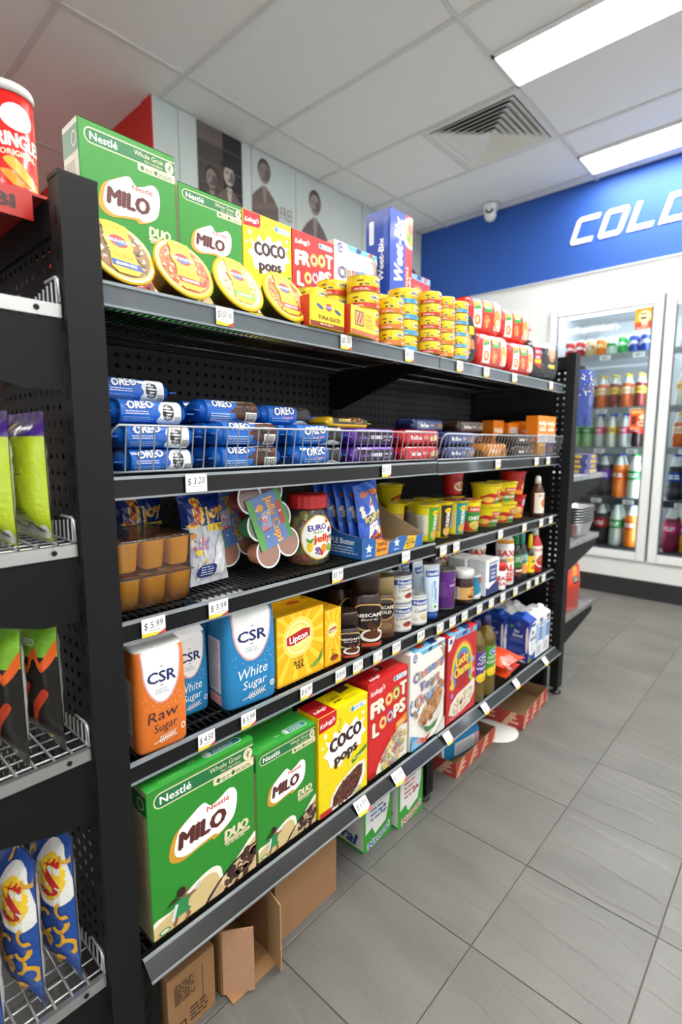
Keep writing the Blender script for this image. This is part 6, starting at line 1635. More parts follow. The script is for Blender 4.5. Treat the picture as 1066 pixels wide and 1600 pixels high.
# left stack, four high, stepping back
at2(KO_[0], -.817, .452, .058, 0, .0405, 'blue biscuit packet at the bottom of the near stack', R(2))
at2(KO_[0], -.817, .450, .058, 1, .0405, 'blue biscuit packet second up in the near stack', R(-2))
at2(KO_[0], -.836, .448, .058, 2, .0405, 'blue biscuit packet third up in the near stack, barcode outward', R(1))
at2(KO_[0], -.900, .452, .058, 0, .0405, 'blue biscuit packet at the bottom behind the near stack')
at2(KO_[0], -.900, .454, .058, 1, .0405, 'blue biscuit packet second up behind the near stack')
at2(KO_[0], -.900, .450, .058, 2, .0405, 'blue biscuit packet third up behind the near stack')
at2(KO_[0], -.888, .446, .058, 3, .0405, 'blue biscuit packet on the very top of the near stack', R(3))
for r_ in range(4):
    for l in range(2):
        at2(KO_[1], -.816-.064*r_, .640+.004*r_, .058, l, .045, 'brown and blue biscuit packet %s, %s row of the second stack' % (('below', 'above')[l], ('front', 'second', 'third', 'fourth')[r_]), R((-2, 2, 1, -1)[(r_+l) % 4]))
at2(KO_[1], -.88, .645, .058, 2, .045, 'brown and blue biscuit packet lying across the second stack', R(4))
at2(KO_[1], -.945, .645, .058, 2, .045, 'brown and blue biscuit packet at the top rear of the second stack', R(-3))
for r_ in range(4):
    for l in range(2):
        at2(KO_[2], -.816-.064*r_, .834+.004*r_, .058, l, .045, 'blue and black biscuit packet %s, %s row of the third stack' % (('below', 'above')[l], ('front', 'second', 'third', 'fourth')[r_]), R((2, -2, 0, 1)[(r_+l) % 4]))
at2(KO_[2], -.915, .830, .058, 2, .045, 'blue and black biscuit packet on top of the third stack', R(2))
for r_ in range(3):
    for l in range(2):
        at2(KPu, -.818-.082*r_, 1.030, .075, l, .043, 'purple cookie packet %s, %s row' % (('below', 'above')[l], ('front', 'second', 'third')[r_]))
at2(KYe, -.905, 1.03, .075, 2, .043, 'yellow and black cookie packet lying on the purple ones', R(3))
at2(KYe, -.985, 1.03, .075, 2, .043, 'yellow and black cookie packet further back on the purple ones', R(-2))
for r_ in range(3):
    for l in range(2):
        y = 1.232 if False else 1.238
        at2(KRe, -.818-.086*r_, 1.172+.0 if False else y, .08, l, .043, 'red chocolate biscuit packet %s, %s row' % (('below', 'above')[l], ('front', 'second', 'third')[r_]))
for r_ in range(3):
    for l in range(2):
        at2(KNa, -.818-.086*r_, 1.452, .08, l, .043, 'navy chocolate biscuit packet %s, %s row' % (('below', 'above')[l], ('front', 'second', 'third')[r_]))
at2(KNa, -.935, 1.452, .08, 2, .043, 'navy biscuit packet lying on top of the navy rows', R(2))
at2(KCa, -.815, 1.690, .08, 0, .05, 'caramel coloured biscuit packet alone at the front', R(-4))
for r_ in range(2):
    for l in range(3):
        at2(KBr, -.918-.086*r_, 1.70, .08, l, .043, 'brown biscuit packet %s behind the caramel one, %s row' % (('at the bottom', 'in the middle', 'on top')[l], ('nearer', 'rear')[r_]))
for l in range(2):
    at2(KBr, -.812, 1.910, .08, l, .043, 'brown biscuit packet %s at the front of the right bay' % ('below', 'above')[l])
# two packets standing at the far end and a blue bag
A = Art(80, 80); A.r(0, 0, 80, 80, 'd89a2a')
for k in range(6): A.line(4+14*k, 6, 16+14*k, 74, 5, '5a3a1c')
A.r(0, 64, 80, 80, 'e8b04a')
KZ = Kind(carton('biscuit_carton', .075, .050, .045, A, 'd89a2a', 'e8b04a', 'c88a20'), 'biscuits')
put(KZ, -.814, 2.075, Z2R, .045, 'amber striped biscuit carton behind the fence')
A = Art(80, 80); A.r(0, 0, 80, 80, '24459a'); A.e(42, 40, 30, 30, '6a3a24'); A.e(42, 40, 20, 22, '8a5436'); A.sc(10, 42, 40, 16, 18, 5, ['3a1c12', 'b8804a'], 2)
KZ2 = Kind(carton('biscuit_carton', .075, .050, .045, A, '24459a', '3a5cb0', '1c3a86'), 'biscuits')
put(KZ2, -.814, 2.160, Z2R, .045, 'blue biscuit carton behind the fence at the far end')
mb = MB(); P = Pillow(.075, .135, .03, 8, 12, 5, .0015, .008); P.mesh(mb, '2a6cd0', 'film'); A = Art(75, 135); A.r(0, 118, 75, 135, '3f86e0'); A.t('POP', 38, 86, 24, 'f4f6fa', 60, .07); A.small(16, 56, 44, 1, 'dfe8f4', 9, 9); A.e(38, 28, 22, 16, 'f0e8d0'); P.art(mb, A, 'film')
tag(mb.obj('snack_bag', None, (-.872, 2.200, Z2R+.002), (0, R(-4), R(-10))), 'small blue bag squeezed in at the far end of the biscuits', 'snack bag')
# ================================================================ top shelf: tuna bowls, slices, tins, noodles
def sirena(A, x, y, s):
    A.e(x, y, 13*s, 10*s, 'c8342a', 16); A.e(x, y-2*s, 8*s, 5*s, '2f6ab0', 14); A.p([(x-16*s, y+3*s), (x+16*s, y+3*s), (x+16*s, y-2*s), (x-16*s, y-2*s)], 'f0eadc'); A.t('SIRENA', x, y+.5*s, 4.6*s, '3a4a8a', 27*s, .03)
def bowl(food, stripe, txt, seed):
    root = MB(); r = .056
    sw = Sweep([(0, .036, .036), (.004, .041, .041), (.040, .052, .052), (.044, .0565, .0565), (.047, .0575, .0575), (.048, .0555, .0555)], 2, 32)
    sw.mesh(root, lambda z, j: '5a3a1c' if z < .04 else 'f0c41a', 'plastic', True, False)
    o = root.obj('tuna_bowl')
    l = MB(); Sweep([(.0478, .0555, .0555), (.0486, .0545, .0545)], 2, 32).mesh(l, 'f2c81c', 'film')
    A = Art(110, 110); A.e(55, 55, 51, 51, 'f0d060', 32); A.e(55, 55, 48, 48, food[0], 32); A.sc(150, 55, 55, 45, 45, 3.4, food, seed)
    A.p([(34, 106), (76, 106), (74, 60), (80, 22), (70, 12), (40, 12), (30, 22), (37, 60)], 'f2c81c'); A.e(55, 72, 24, 22, 'f4d03a'); A.small(42, 98, 26, 1, '6a4a1a', 1.6, 3); sirena(A, 55, 72, 1.2); A.t('TUNA', 56, 44, 9, 'd8902a', 36, .03); A.p([(33, 36), (79, 34), (82, 22), (32, 24)], stripe); A.t(txt, 56, 29, 5, 'f6f4ee', 34, .03)
    l.art(A, plane((.055, -.055, .0486), (0, .11, 0), (-.11, 0, 0), (0, 0, 1)), 'paint'); l.obj('lid', o)
    return o
bk = [Kind(bowl(['8a6a4a', 'd8c49a', '5a4a3a', 'b84a3a', 'e8dcc0', '6a5a4a'], '2a4aa0', 'BROWN RICE', 3), 'tuna bowl', 'tuna meal bowls'),
      Kind(bowl(['c8693c', 'e0a078', 'a8442a', 'd8b08a', 'b85a34', 'e8c8a0'], 'd03a2a', 'TOMATO PASTA', 4), 'tuna bowl', 'tuna meal bowls'),
      Kind(bowl(['d8cfa0', 'b8a878', 'e8e0c0', '8aa04a', 'c84a3a', 'a89a70'], '6ab03a', 'QUINOA', 5), 'tuna bowl', 'tuna meal bowls'),
      Kind(bowl(['c8843c', 'e8c070', 'a85a2a', 'd84a2a', '8a4a24', 'f0dca0'], 'c83a4a', 'MEXICAN', 6), 'tuna bowl', 'tuna meal bowls')]
def lean(k, xc, yc, label, th=68, rz=0, zc=None):
    """bowl standing on its rim and leaning back so that the lid faces the aisle"""
    r = .0575; t_ = R(th)
    # local z axis (lid normal) tips towards +X; lowest rim point rests on the shelf
    z = Z1+.0035+r*math.sin(t_)-.046*math.cos(t_)+.0
    return k.at((xc, yc, max(z, Z1+.003)), label, rot=(0, t_, rz))
lean(bk[0], -.874, .403, 'tuna bowl with blue stripe half hidden by the near post', 64, R(4))
lean(bk[1], -.874, .515, 'tuna bowl with red stripe and pasta', 64, R(4))
lean(bk[2], -.874, .629, 'tuna bowl with green stripe', 64, R(4))
lean(bk[3], -.872, .745, 'tuna bowl with pink-red stripe beside the slice packs', 64, R(2))
lean(bk[1], -.965, .462, 'tuna bowl peeping between the two nearest bowls', 66)
# tuna slice packs
def slices(front_img):
    A = Art(110, 62); A.r(0, 0, 110, 62, 'f0c81c'); A.r(0, 0, 110, 10, '8a3414')
    if not front_img: A.e(30, 42, 12, 4, '2f5a8a', 12, -20); A.e(88, 38, 12, 4, '2f5a8a', 12, -20); sirena(A, 58, 44, .8); A.t('TUNA SLICES', 60, 20, 8, '5a3a10', 72, .03); A.small(30, 5, 50, 1, 'e8c8a0', 2.4, 3)
    else: A.r(14, 20, 56, 54, '6a3a1c', 6); A.r(17, 23, 53, 51, 'd89a5a', 5); A.line(24, 26, 36, 50, 5, '8a3a1a'); A.line(36, 26, 48, 48, 5, '8a3a1a'); A.t('TUNA', 76, 48, 7, 'c8762a', 28, .02); A.t('SLICES', 78, 39, 6, 'c8762a', 32, .02); A.small(62, 30, 40, 4, 'a8801a', 1.6, 3.4); A.r(0, 0, 110, 9, 'b85a1c')
    o = carton('tuna_slice_pack', .105, .061, .028, A, 'f0c81c', 'f4d43a', 'c83a22'); return o
tag(slices(False), 'yellow tuna slices pack nearest the bowls', 'tuna pack').location = (-.806, .830, Z1+.0006)
o = tag(slices(True), 'yellow tuna slices pack with a picture window', 'tuna pack'); o.location = (-.803, .943, Z1+.0006); o.rotation_euler = (0, 0, R(8))
# tuna tins
def tin(r, h, stripe, lower):
    mb = MB(); sw = Sweep([(0, r*.96, r*.96), (.002, r, r), (h-.003, r, r), (h, r*.985, r*.985), (h, r*.92, r*.92), (h-.002, r*.91, r*.91)], 2, 28)
    sw.mesh(mb, lambda z, j: 'c8a41e' if z > h-.003 or z < .002 else 'f0cc1e', 'tin')
    A = Art(150, 60); A.r(0, 0, 150, 20, stripe); A.r(64, 34, 118, 52, 'f6eed2', 5); A.t('SIRENA', 91, 43, 11, '4a4030', 48, .03); A.t('TUNA', 92, 25, 8, 'c8761c', 34, .03); A.e(26, 42, 9, 4, '8a6a1a', 12, 10); A.e(44, 28, 7, 3.4, '2f5a8a', 10, -15); A.e(28, 26, 4, 4, '3a3424'); A.small(12, 8, 40, 2, 'f6e6d0', 2.4, 5); A.small(86, 8, 40, 1, 'f6e6d0', 4, 5)
    sw.art(mb, A, 'tin', .22, .78, .002, h-.003); return mb.obj('tuna_tin')
RED, ORG, BLU = 'c83a2a', 'e07a34', '4a9ccc'
KT1 = Kind(tin(.040, .037, RED, 0), 'tuna tin', 'yellow tuna tins'); KT2 = Kind(tin(.034, .0375, ORG, 0), 'tuna tin', 'yellow tuna tins'); KT3 = Kind(tin(.040, .0395, BLU, 0), 'tuna tin', 'yellow tuna tins')
KT4 = Kind(tin(.033, .0322, RED, 0), 'tuna tin', 'yellow tuna tins'); KT5 = Kind(tin(.033, .0322, ORG, 0), 'tuna tin', 'yellow tuna tins'); KT6 = Kind(tin(.033, .0322, BLU, 0), 'tuna tin', 'yellow tuna tins')
ordn = ['bottom', 'second', 'third', 'fourth', 'top']
def stack(k, x, y, n, h, what, rz0=0):
    rg = random.Random(int(y*1000))
    for i in range(n):
        nm = 'bottom' if i == 0 else ('top' if i == n-1 else ordn[i])
        k.at((x+rg.uniform(-.0012, .0012), y+rg.uniform(-.0012, .0012), Z1+.0008+i*(h+.0003)), '%s tin of the %s' % (nm, what), R(rg.uniform(-14, 8)+rz0))
stack(KT1, -.848, 1.012, 4, .037, 'wide red striped stack by the slice packs')
stack(KT2, -.830, 1.096, 3, .0375, 'short orange striped stack')
stack(KT3, -.858, 1.190, 4, .0395, 'wide blue striped stack')
stack(KT4, -.826, 1.266, 5, .0322, 'narrow red striped five-high stack')
stack(KT5, -.824, 1.336, 5, .0322, 'narrow orange striped five-high stack')
stack(KT6, -.822, 1.406, 5, .0322, 'narrow blue striped five-high stack')
stack(KT1, -.915, .900, 3, .037, 'red striped stack behind the first slice pack')
stack(KT1, -.905, .988 if False else .9815, 4, .037, 'red striped stack behind the second slice pack') if False else None
stack(KT1, -.925, .985, 4, .037, 'red striped stack behind the wide front stack')
stack(KT3, -.945, 1.19, 4, .0395, 'blue striped stack in the second row')
stack(KT4, -.897, 1.272, 5, .0322, 'narrow red striped stack in the second row')
stack(KT5, -.895, 1.342, 5, .0322, 'narrow orange striped stack in the second row')
# open white carton behind the tins
t = empty('open_carton', (-.992, 1.625, Z1+.0006)); tag(t, 'white carton with its brown flap open behind the tins', 'carton')
m = MB(); m.box(-.04, .04, -.06, .06, 0, .185, 'e4e2e0', 'card', {'top': '8a6a48'}); A = Art(120, 185); A.b([(20, 150), (60, 176), (100, 150), (90, 120), (30, 120)], 'd8b0a8'); A.small(24, 100, 70, 8, 'b8b0b0', 3, 8); m.art(A, S_front(.08, .12, .185), 'card'); m.obj('body', t)
MB().box(-.04, .02, -.0012, 0, 0, .045, '9a7850', 'cardboard').obj('flap', t, (0, -.06, .185), (R(40), 0, 0))
# oval salad kit
t = empty('salad_kit', (-.842, 1.480, Z1+.001), R(-14)); tag(t, 'dark oval salad kit tray standing on edge', 'salad kit')
m = MB(); Sweep([(-.018, .062, .030), (-.014, .066, .034), (.012, .074, .042), (.014, .076, .044), (.016, .074, .042)], 2.3, 32).mesh(m, '2a1c18', 'plastic'); m.obj('tray', t, (0, 0, .0772), (0, R(84), 0))
m = MB(); sw = Sweep([(.0162, .074, .042), (.0166, .073, .041)], 2.3, 32); sw.mesh(m, '2c3a4a', 'film')
A = Art(84, 148); A.e(42, 74, 38, 70, '24303c', 28); A.p([(22, 20), (44, 10), (60, 60), (44, 110), (26, 96)], 'e0b070'); A.p([(18, 96), (42, 120), (44, 84), (26, 70)], '7aa84a'); A.e(40, 126, 12, 10, 'e8e8e4'); A.r(54, 84, 76, 110, 'e8c02a', 3); A.r(58, 40, 74, 70, 'd87a4a', 3); A.sc(20, 42, 60, 20, 40, 4, ['d89a5a', 'c86a3a', '8aa04a'], 8)
m.art(A, plane((.074, -.042, .0167), (0, .084, 0), (-.148, 0, 0), (0, 0, 1)), 'film'); m.obj('lid', t, (0, 0, .0772), (0, R(84), 0))
# noodle five-packs
def nood(seed, W=.205, H=.112, D=.10):
    mb = MB(); ro = Roll(W, D, H, 3.6, .012, 32); ro.mesh(mb, 'd82a1c', 'crinkle')
    A = Art(200, 150); A.r(0, 0, 200, 150, 'd8321e'); A.r(0, 92, 200, 150, 'dc3a22')
    A.p([(10, 4), (66, 4), (64, 96), (14, 96)], 'efefec'); A.r(14, 74, 56, 90, '6a7ac8', 3); A.p([(14, 72), (60, 78), (60, 64), (14, 58)], 'e8a02a'); A.p([(14, 58), (60, 66), (60, 56), (14, 50)], '4aa04a'); A.e(38, 24, 20, 14, 'd87a2a'); A.e(36, 24, 8, 8, 'f6f0e0'); A.e(36, 24, 4, 4, 'f0b02a')
    A.p([(78, 4), (140, 4), (138, 96), (80, 96)], 'd83a24'); A.t('Indomie', 108, 84, 11, 'b8c0f0', 50, .06, .1); A.p([(80, 74), (138, 78), (138, 68), (80, 62)], 'f0c02a'); A.p([(80, 62), (138, 68), (138, 52), (80, 48)], '4aa04a'); A.small(88, 60, 40, 1, 'f0f4e8', 4, 6); A.e(100, 26, 18, 16, 'e8a04a'); A.sc(20, 100, 24, 18, 14, 5, ['f0c070', 'd8702a', 'c84a2a'], seed)
    A.p([(150, 4), (192, 4), (194, 96), (148, 96)], 'ecebe6'); A.e(168, 34, 22, 28, 'd8a050'); A.e(172, 22, 10, 12, 'f4f0e4'); A.e(172, 22, 5, 6, 'f0b02a')
    A.sc(10, 100, 130, 90, 14, 4, ['ee6a50', 'c8281a'], seed+3)
    ro.art(mb, A, 'crinkle', -42, 120); return mb.obj('noodle_pack')
KNd = [Kind(nood(3), 'noodle pack', 'red noodle five-packs'), Kind(nood(8, .19), 'noodle pack', 'red noodle five-packs')]
KNd[0].at((-.868, 1.652, Z1+.0012), 'red noodle five-pack below left', R(-5))
KNd[1].at((-.862, 1.862, Z1+.0012), 'red noodle five-pack below right', R(-8))
KNd[0].at((-.890, 1.640, Z1+.1145), 'red noodle five-pack on top, left of the two upper ones', R(-10))
KNd[1].at((-.885, 1.858, Z1+.1145), 'red noodle five-pack on top, right of the two upper ones', R(-14))
mb = MB(); ro = Roll(.20, .11, .150, 3.2, .012, 32); ro.mesh(mb, '1a1a1c', 'crinkle'); A = Art(200, 170); A.r(0, 0, 200, 170, '1c1c1e'); A.p([(8, 30), (60, 20), (60, 110), (8, 110)], 'b8281e'); A.e(34, 96, 22, 10, 'e86a2a'); A.small(14, 60, 40, 2, 'f0b0c8', 8, 14); A.r(10, 34, 58, 44, 'e8c81e'); A.e(150, 70, 34, 30, 'b87a5a'); A.e(150, 70, 24, 20, 'd8a88a'); A.r(130, 24, 176, 34, 'e8c81e'); A.sc(36, 100, 90, 96, 70, 5, ['5a5a5e', '8a8a90', '3a3a3e', 'c8c8cc'], 6); ro.art(mb, A, 'crinkle', -45, 130)
tag(mb.obj('noodle_pack', None, (-.868, 2.085, Z1+.0012), (0, 0, R(-14))), 'black noodle five-pack at the far end of the top shelf', 'noodle pack')
# ================================================================ things under the bottom shelf
def drinkbox(c1, seed):
    A = Art(125, 190); A.r(0, 0, 125, 190, '2f9a2a'); A.p([(10, 190), (115, 190), (115, 110), (98, 50), (50, 34), (38, 60), (10, 50)], 'e8e8e4')
    for k in range(5): A.small(30, 136-14*k, 60, 1, c1, 5, 8, k+seed)
    A.sc(10, 88, 90, 12, 10, 4, [c1], seed); A.t('Natural', 66, 20, 20, 'f2f2ee', 92, .12, .1, 12); A.t('Natural', 66, 20, 19, c1, 88, .03, .1, 12)
    B = Art(250, 190); B.r(0, 0, 250, 190, 'd8d8d2'); B.r(0, 0, 250, 8, '2f9a2a'); B.t('Natural', 150, 40, 34, c1, 150, .05, .2, -8); B.small(60, 120, 150, 4, 'a8a8a4', 4, 14)
    mb = MB(); W, H, D = .125, .188, .25
    mb.box(-D/2, D/2, -W/2, W/2, 0, H, 'd8d8d2', 'card', {'front': '2f9a2a', 'top': '2f9a2a'}); mb.art(A, S_front(D, W, H), 'card'); mb.art(B, S_left(D, W, H), 'card')
    return mb.obj('drink_box')
tag(drinkbox('2a4a9a', 3), 'green and white drink box with blue print under the bottom shelf', 'drink box').location = (-.815-.125, 1.048, .0006)
tag(drinkbox('b8283a', 5), 'green and white drink box with red print under the bottom shelf', 'drink box').location = (-.800-.125, 1.184, .0006)
# brown cartons
CB = '916a44'
m = MB(); W, H, D = .10, .130, .28
m.box(-D/2, D/2, -W/2, W/2, 0, H, CB, 'cardboard'); A = Art(100, 130); A.r(12, 66, 62, 112, '8a6440'); A.small(14, 104, 44, 9, '3a2818', 3, 4.6); A.r(72, 30, 74, 110, '5a4028'); A.r(18, 8, 36, 26, '2a1c12'); A.r(21, 11, 33, 23, CB); A.small(44, 36, 40, 4, '3a2818', 4, 8); m.art(A, S_front(D, W, H), 'cardboard')
B = Art(100, 280); B.r(0, 110, 100, 150, 'b8956a'); m.art(B, S_top(D, W, H), 'plastic')
tag(m.obj('cardboard_box', None, (-.79-.14, .450, .0006)), 'brown cardboard box with barcode in the dark corner by the post', 'cardboard box')
m = MB(); W, H, D = .196, .172, .26
m.box(-D/2, D/2, -W/2, W/2, 0, H, '946e4a', 'cardboard'); m.prism([(-.07, .172), (.13, .172), (.11, .184), (-.06, .178)], -.02, W/2, 'b08a60', 'cardboard')
B = Art(100, 130); B.line(0, 64, 100, 64, 1, '6a4a30'); m.art(B, S_top(D, W, H), 'cardboard')
tag(m.obj('cardboard_box', None, (-.793-.13, .757, .0006)), 'plain brown cardboard box beside the open one', 'cardboard box')
t = empty('open_cardboard_box', (-.79, .577, .0006)); tag(t, 'open cardboard box with two flaps swung out onto the floor', 'cardboard box')
m = MB(); hw, hh, dd, th = .062, .150, .24, .003
m.box(-dd, 0, -hw, -hw+th, 0, hh, CB, 'cardboard'); m.box(-dd, 0, hw-th, hw, 0, hh, CB, 'cardboard'); m.box(-dd, 0, -hw, hw, 0, th, CB, 'cardboard'); m.box(-dd, 0, -hw, hw, hh-th, hh, CB, 'cardboard'); m.box(-dd, -dd+th, -hw, hw, 0, hh, CB, 'cardboard'); m.obj('body', t)
MB().box(0, .062, -th, 0, .004, .146, 'b5896a', 'cardboard').obj('flap', t, (0, -hw+.004, 0), (0, 0, R(52)))
MB().box(0, .052, 0, th, .004, .158, 'b08a60', 'cardboard').obj('flap', t, (0, hw-.004, 0), (0, 0, R(-10)))
MB().box(0, .03, -hw+.006, hw-.006, -th, 0, 'a37a50', 'cardboard').obj('flap', t, (0, 0, .006), (0, R(6), 0))
# red printed trays
def tray(name, L, D, H, label, loc, rz):
    m = MB(); th = .003; ins, red = '8a6c48', 'a83a34'
    m.box(-D/2, D/2, -L/2, L/2, 0, th, ins, 'cardboard')
    for a in ((D/2-th, D/2, -L/2, L/2), (-D/2, -D/2+th, -L/2, L/2), (-D/2, D/2, -L/2, -L/2+th), (-D/2, D/2, L/2-th, L/2)): m.box(*a, th, H, ins, 'cardboard')
    for S, w in ((plane((D/2, -L/2, 0), (0, L, 0), (0, 0, H), (1, 0, 0)), L), (plane((-D/2, -L/2, 0), (D, 0, 0), (0, 0, H), (0, -1, 0)), D)):
        A = Art(w*1000, H*1000); A.r(0, 0, A.w, A.h, red)
        x = 0
        while x < A.w: A.p([(x, 0), (x+24, 0), (x+64, A.h), (x+40, A.h)], 'c8a07c'); A.small(x+36, A.h*.55, 34, 2, 'd8a890', A.h*.14, A.h*.3, int(x)); x += 92
        m.art(A, S, 'cardboard')
    tag(m.obj(name, None, loc, (0, 0, rz)), label, 'carton tray', 'red printed carton trays')
tray('carton_tray', .305, .26, .052, 'red carton tray holding a sugar bag under the shelf', (-.80-.13, 1.585, .0006), R(2))
tray('carton_tray', .300, .27, .060, 'empty red carton tray by the far end post', (-.764-.135, 2.010, .0026), R(4))
KWb.at((-.885, 1.665, .0475), 'blue sugar bag lying in the red carton tray on the floor', rot=(0, R(-90), R(82)))
m = MB(); Sweep([(0, .082, .082), (.0016, .085, .085), (.0018, .084, .084)], 2, 40).mesh(m, 'd9d9d6', 'paper'); tag(m.obj('paper_disc', None, (-.832, 1.800, .0003)), 'white round paper mat on the floor between the trays', 'paper disc')

# ================================================================ near end stand: tubes and bags (fronts face -Y)
def tub(h, r, txt, big):
    mb = MB(); sw = Sweep([(0, r*1.02, r*1.02), (.003, r, r), (h-.012, r, r)], 2, 32); sw.mesh(mb, 'd81e1c', 'film')
    A = Art(110, 150)
    if big:
        A.e(55, 112, 28, 22, 'efece2'); A.t('PRINGLES', 55, 74, 22, 'f6f2ea', 92, .05); A.t('ORIGINAL', 55, 53, 9, 'f6e8c8', 62, .03); A.b([(28, 40), (44, 46), (64, 30), (92, 4), (78, 0), (50, 18)], 'e8b040'); A.b([(22, 22), (40, 22), (60, 6), (74, -6), (50, -6)], 'd89a2a')
    else: A.t('BI', 46, 122, 18, '4a1c16', 26, .05)
    sw.art(mb, A, 'film', .30, .70, .004, h-.014); o = mb.obj('crisp_tube')
    c = MB(); Sweep([(h-.013, r*1.05, r*1.05), (h-.003, r*1.05, r*1.05), (h, r*1.02, r*1.02), (h, r*.95, r*.95), (h-.002, r*.94, r*.94)], 2, 32).mesh(c, 'd4d4d2', 'plastic'); c.obj('lid', o); return o
tz = 1.293+.0006
o = tag(tub(.139, .034, '', True), 'red crisp tube with white rim at the left picture edge', 'crisp tube'); o.location = (-.906, .2838, 1.4561); o.rotation_euler = (0, 0, R(4))
def crisp(kind, H, T, W=.15, seed=1):
    """upright bag of snacks, printed front and back, pale seam on the back half"""
    mb = MB(); P = Pillow(W, H, T, 12, 16, seed, .0016, .012, 0., .72)
    if kind == 'lime':
        P.mesh(mb, lambda u, v: '4a2a80' if v > .80 else 'b4c81c', 'crinkle', lambda u, v: '4a2a80' if v > .86 else 'd8d8d2')
    elif kind == 'black':
        P.mesh(mb, lambda u, v: '7ab02a' if v > .70 else '171513', 'crinkle', lambda u, v: 'cfcfcb')
    elif kind == 'blue':
        P.mesh(mb, '1c4a9c', 'crinkle', lambda u, v: 'd2d4d6')
    else:
        P.mesh(mb, lambda u, v: '1c4a9c' if int(v*40) % 3 else 'd8c83a', 'crinkle')
    A = Art(150, 200)
    if kind == 'lime': A.small(14, 110, 120, 2, '6a7a1a', 2.4, 6); A.small(14, 50, 120, 2, '6a7a1a', 2.4, 6); A.b([(96, 30), (120, 20), (140, 26), (146, 6), (100, 6)], 'e4e4dc'); A.e(126, 16, 8, 6, '2a2a24'); A.e(75, 12, 60, 8, 'd8d8d0'); A.e(110, 20, 12, 8, '2a2a24'); A.b([(20, 170), (60, 186), (60, 160), (30, 150)], 'e8c02a')
    elif kind == 'black': A.t('FLAVOURED', 85, 158, 9, 'e8e8d8', 70, .03); A.b([(0, 130), (40, 150), (76, 126), (92, 148), (106, 124), (120, 152), (132, 130), (150, 162), (150, 142), (134, 116), (120, 136), (106, 112), (92, 132), (70, 114), (0, 116)], 'd85a1c'); A.b([(118, 40), (126, 62), (140, 84), (132, 92), (114, 66)], 'b83a1a'); A.b([(60, 40), (90, 60), (110, 96), (96, 100), (76, 72)], 'b83a1a'); A.small(40, 120, 60, 3, 'a8a8a0', 2.4, 6); A.e(40, 8, 14, 8, 'd8641e'); A.e(100, 12, 10, 6, 'e8d83a')
    elif kind == 'blue':
        A.b([(90, 182), (130, 186), (146, 160), (150, 120), (126, 108), (96, 120), (86, 150)], 'eceae4'); A.e(118, 146, 26, 30, 'f0c82a'); A.t('S', 118, 146, 46, 'c8201e', 34, .025)
        rg = random.Random(seed)
        for k in range(22):
            x, y = rg.uniform(6, 144), rg.uniform(8, 190); a0 = rg.uniform(0, 360)
            if y > 104 and x > 80: continue
            A.ring(x, y, 8, 13, 'd8a02a', 7, a0, a0+150)
        for x, y, a0 in ((104, 92, 20), (132, 84, 200), (118, 66, 90), (140, 52, 300), (100, 46, 160), (128, 30, 40), (108, 20, 240), (92, 70, 330), (140, 104, 120), (92, 190, 60), (142, 178, 200)): A.ring(x, y, 7.5, 13, 'd8a02a', 7, a0, a0+170)
        A.small(50, 14, 60, 2, 'c8d4e8', 4, 8)
    P.art(mb, A, 'crinkle'); 
    B = Art(150, 200); B.small(90, 190, 50, 40, '5a5a5a', 2, 4.4); B.barcode(20, 60, 60, 120, 4); B.small(14, 50, 60, 8, '6a6a6a', 2, 5)
    P.art(mb, B, 'crinkle', True); return mb.obj('crisp_bag')
def bags(kind, H, z, T, ys, labs, seed, xs=-.874, W=.14):
    k = Kind(crisp(kind, H, T, W, seed), 'crisp bag', labs[0])
    for i, y in enumerate(ys):
        k.at((xs+.002*i, y, z+.0012), labs[1+i], rot=(R((.6, -.6, .4)[i % 3]), 0, -R(90)+R(2)))
bags('lime', .185, .957, .042, (.268, .222, .176), ['lime bags on the near end stand', 'lime and purple bag against the panel', 'lime and purple bag at the left picture edge', 'lime and purple bag furthest forward'], 3)
bags('black', .215, .636, .046, (.265, .215, .165), ['black bags on the near end stand', 'black and green hot crisp bag against the panel', 'black and green hot crisp bag at the left picture edge', 'black and green hot crisp bag furthest forward'], 5)
bags('blue', .255, .236, .048, (.264, .209, .154), ['blue bags on the near end stand', 'blue puff snack bag against the panel', 'blue puff snack bag at the left picture edge', 'blue puff snack bag furthest forward'], 7)
k = Kind(crisp('stripe', .100, .05, .13, 9), 'crisp bag'); k.at((-.880, .222, tz+.001), 'blue and yellow striped snack bag under the crisp tube', rot=(0, 0, -R(90)+R(6)))

# ================================================================ far end stand goods
YE = 2.275+.028
for i in range(4):
    m = MB().box(-.05, .05, -.075, .075, 0, .022, '5a5a9a', 'card'); A = Art(100, 22); A.r(40, 4, 88, 18, 'e8c84a', 2); A.small(44, 12, 38, 2, '8a6a1a', 2.4, 5); m.art(A, plane((.05, -.075, 0), (0, .15, 0), (0, 0, .022), (1, 0, 0)), 'card'); B = Art(150, 22); B.r(30, 4, 110, 18, 'e8c84a', 2); m.art(B, plane((-.05, -.075, 0), (.1, 0, 0), (0, 0, .022), (0, -1, 0)), 'card')
    tag(m.obj('foil_wrap_box', None, (-.835, YE+.30+.004*(i % 2), .9576+.0226*i), (0, 0, R((-3, 2, -2, 3)[i]))), '%s of four small purple boxes stacked on the far end stand' % ('bottom', 'second lowest', 'second highest', 'top')[i], 'small box', 'stacked purple boxes')
for i in range(7):
    m = MB(); z0 = 0
    Sweep([(0, .045, .085), (.002, .047, .087), (.062, .062, .104), (.063, .066, .108), (.066, .066, .108), (.066, .0645, .1065)], 6, 40).mesh(m, 'd4d6d8', 'foil', True, False)
    tag(m.obj('foil_tray', None, (-.845, YE+.29, .6626+.0125*i), (0, 0, 0)), 'nested foil baking tray, %s of seven' % ['lowest', 'second', 'third', 'fourth', 'fifth', 'sixth', 'topmost'][i], 'foil tray', 'nested foil trays')
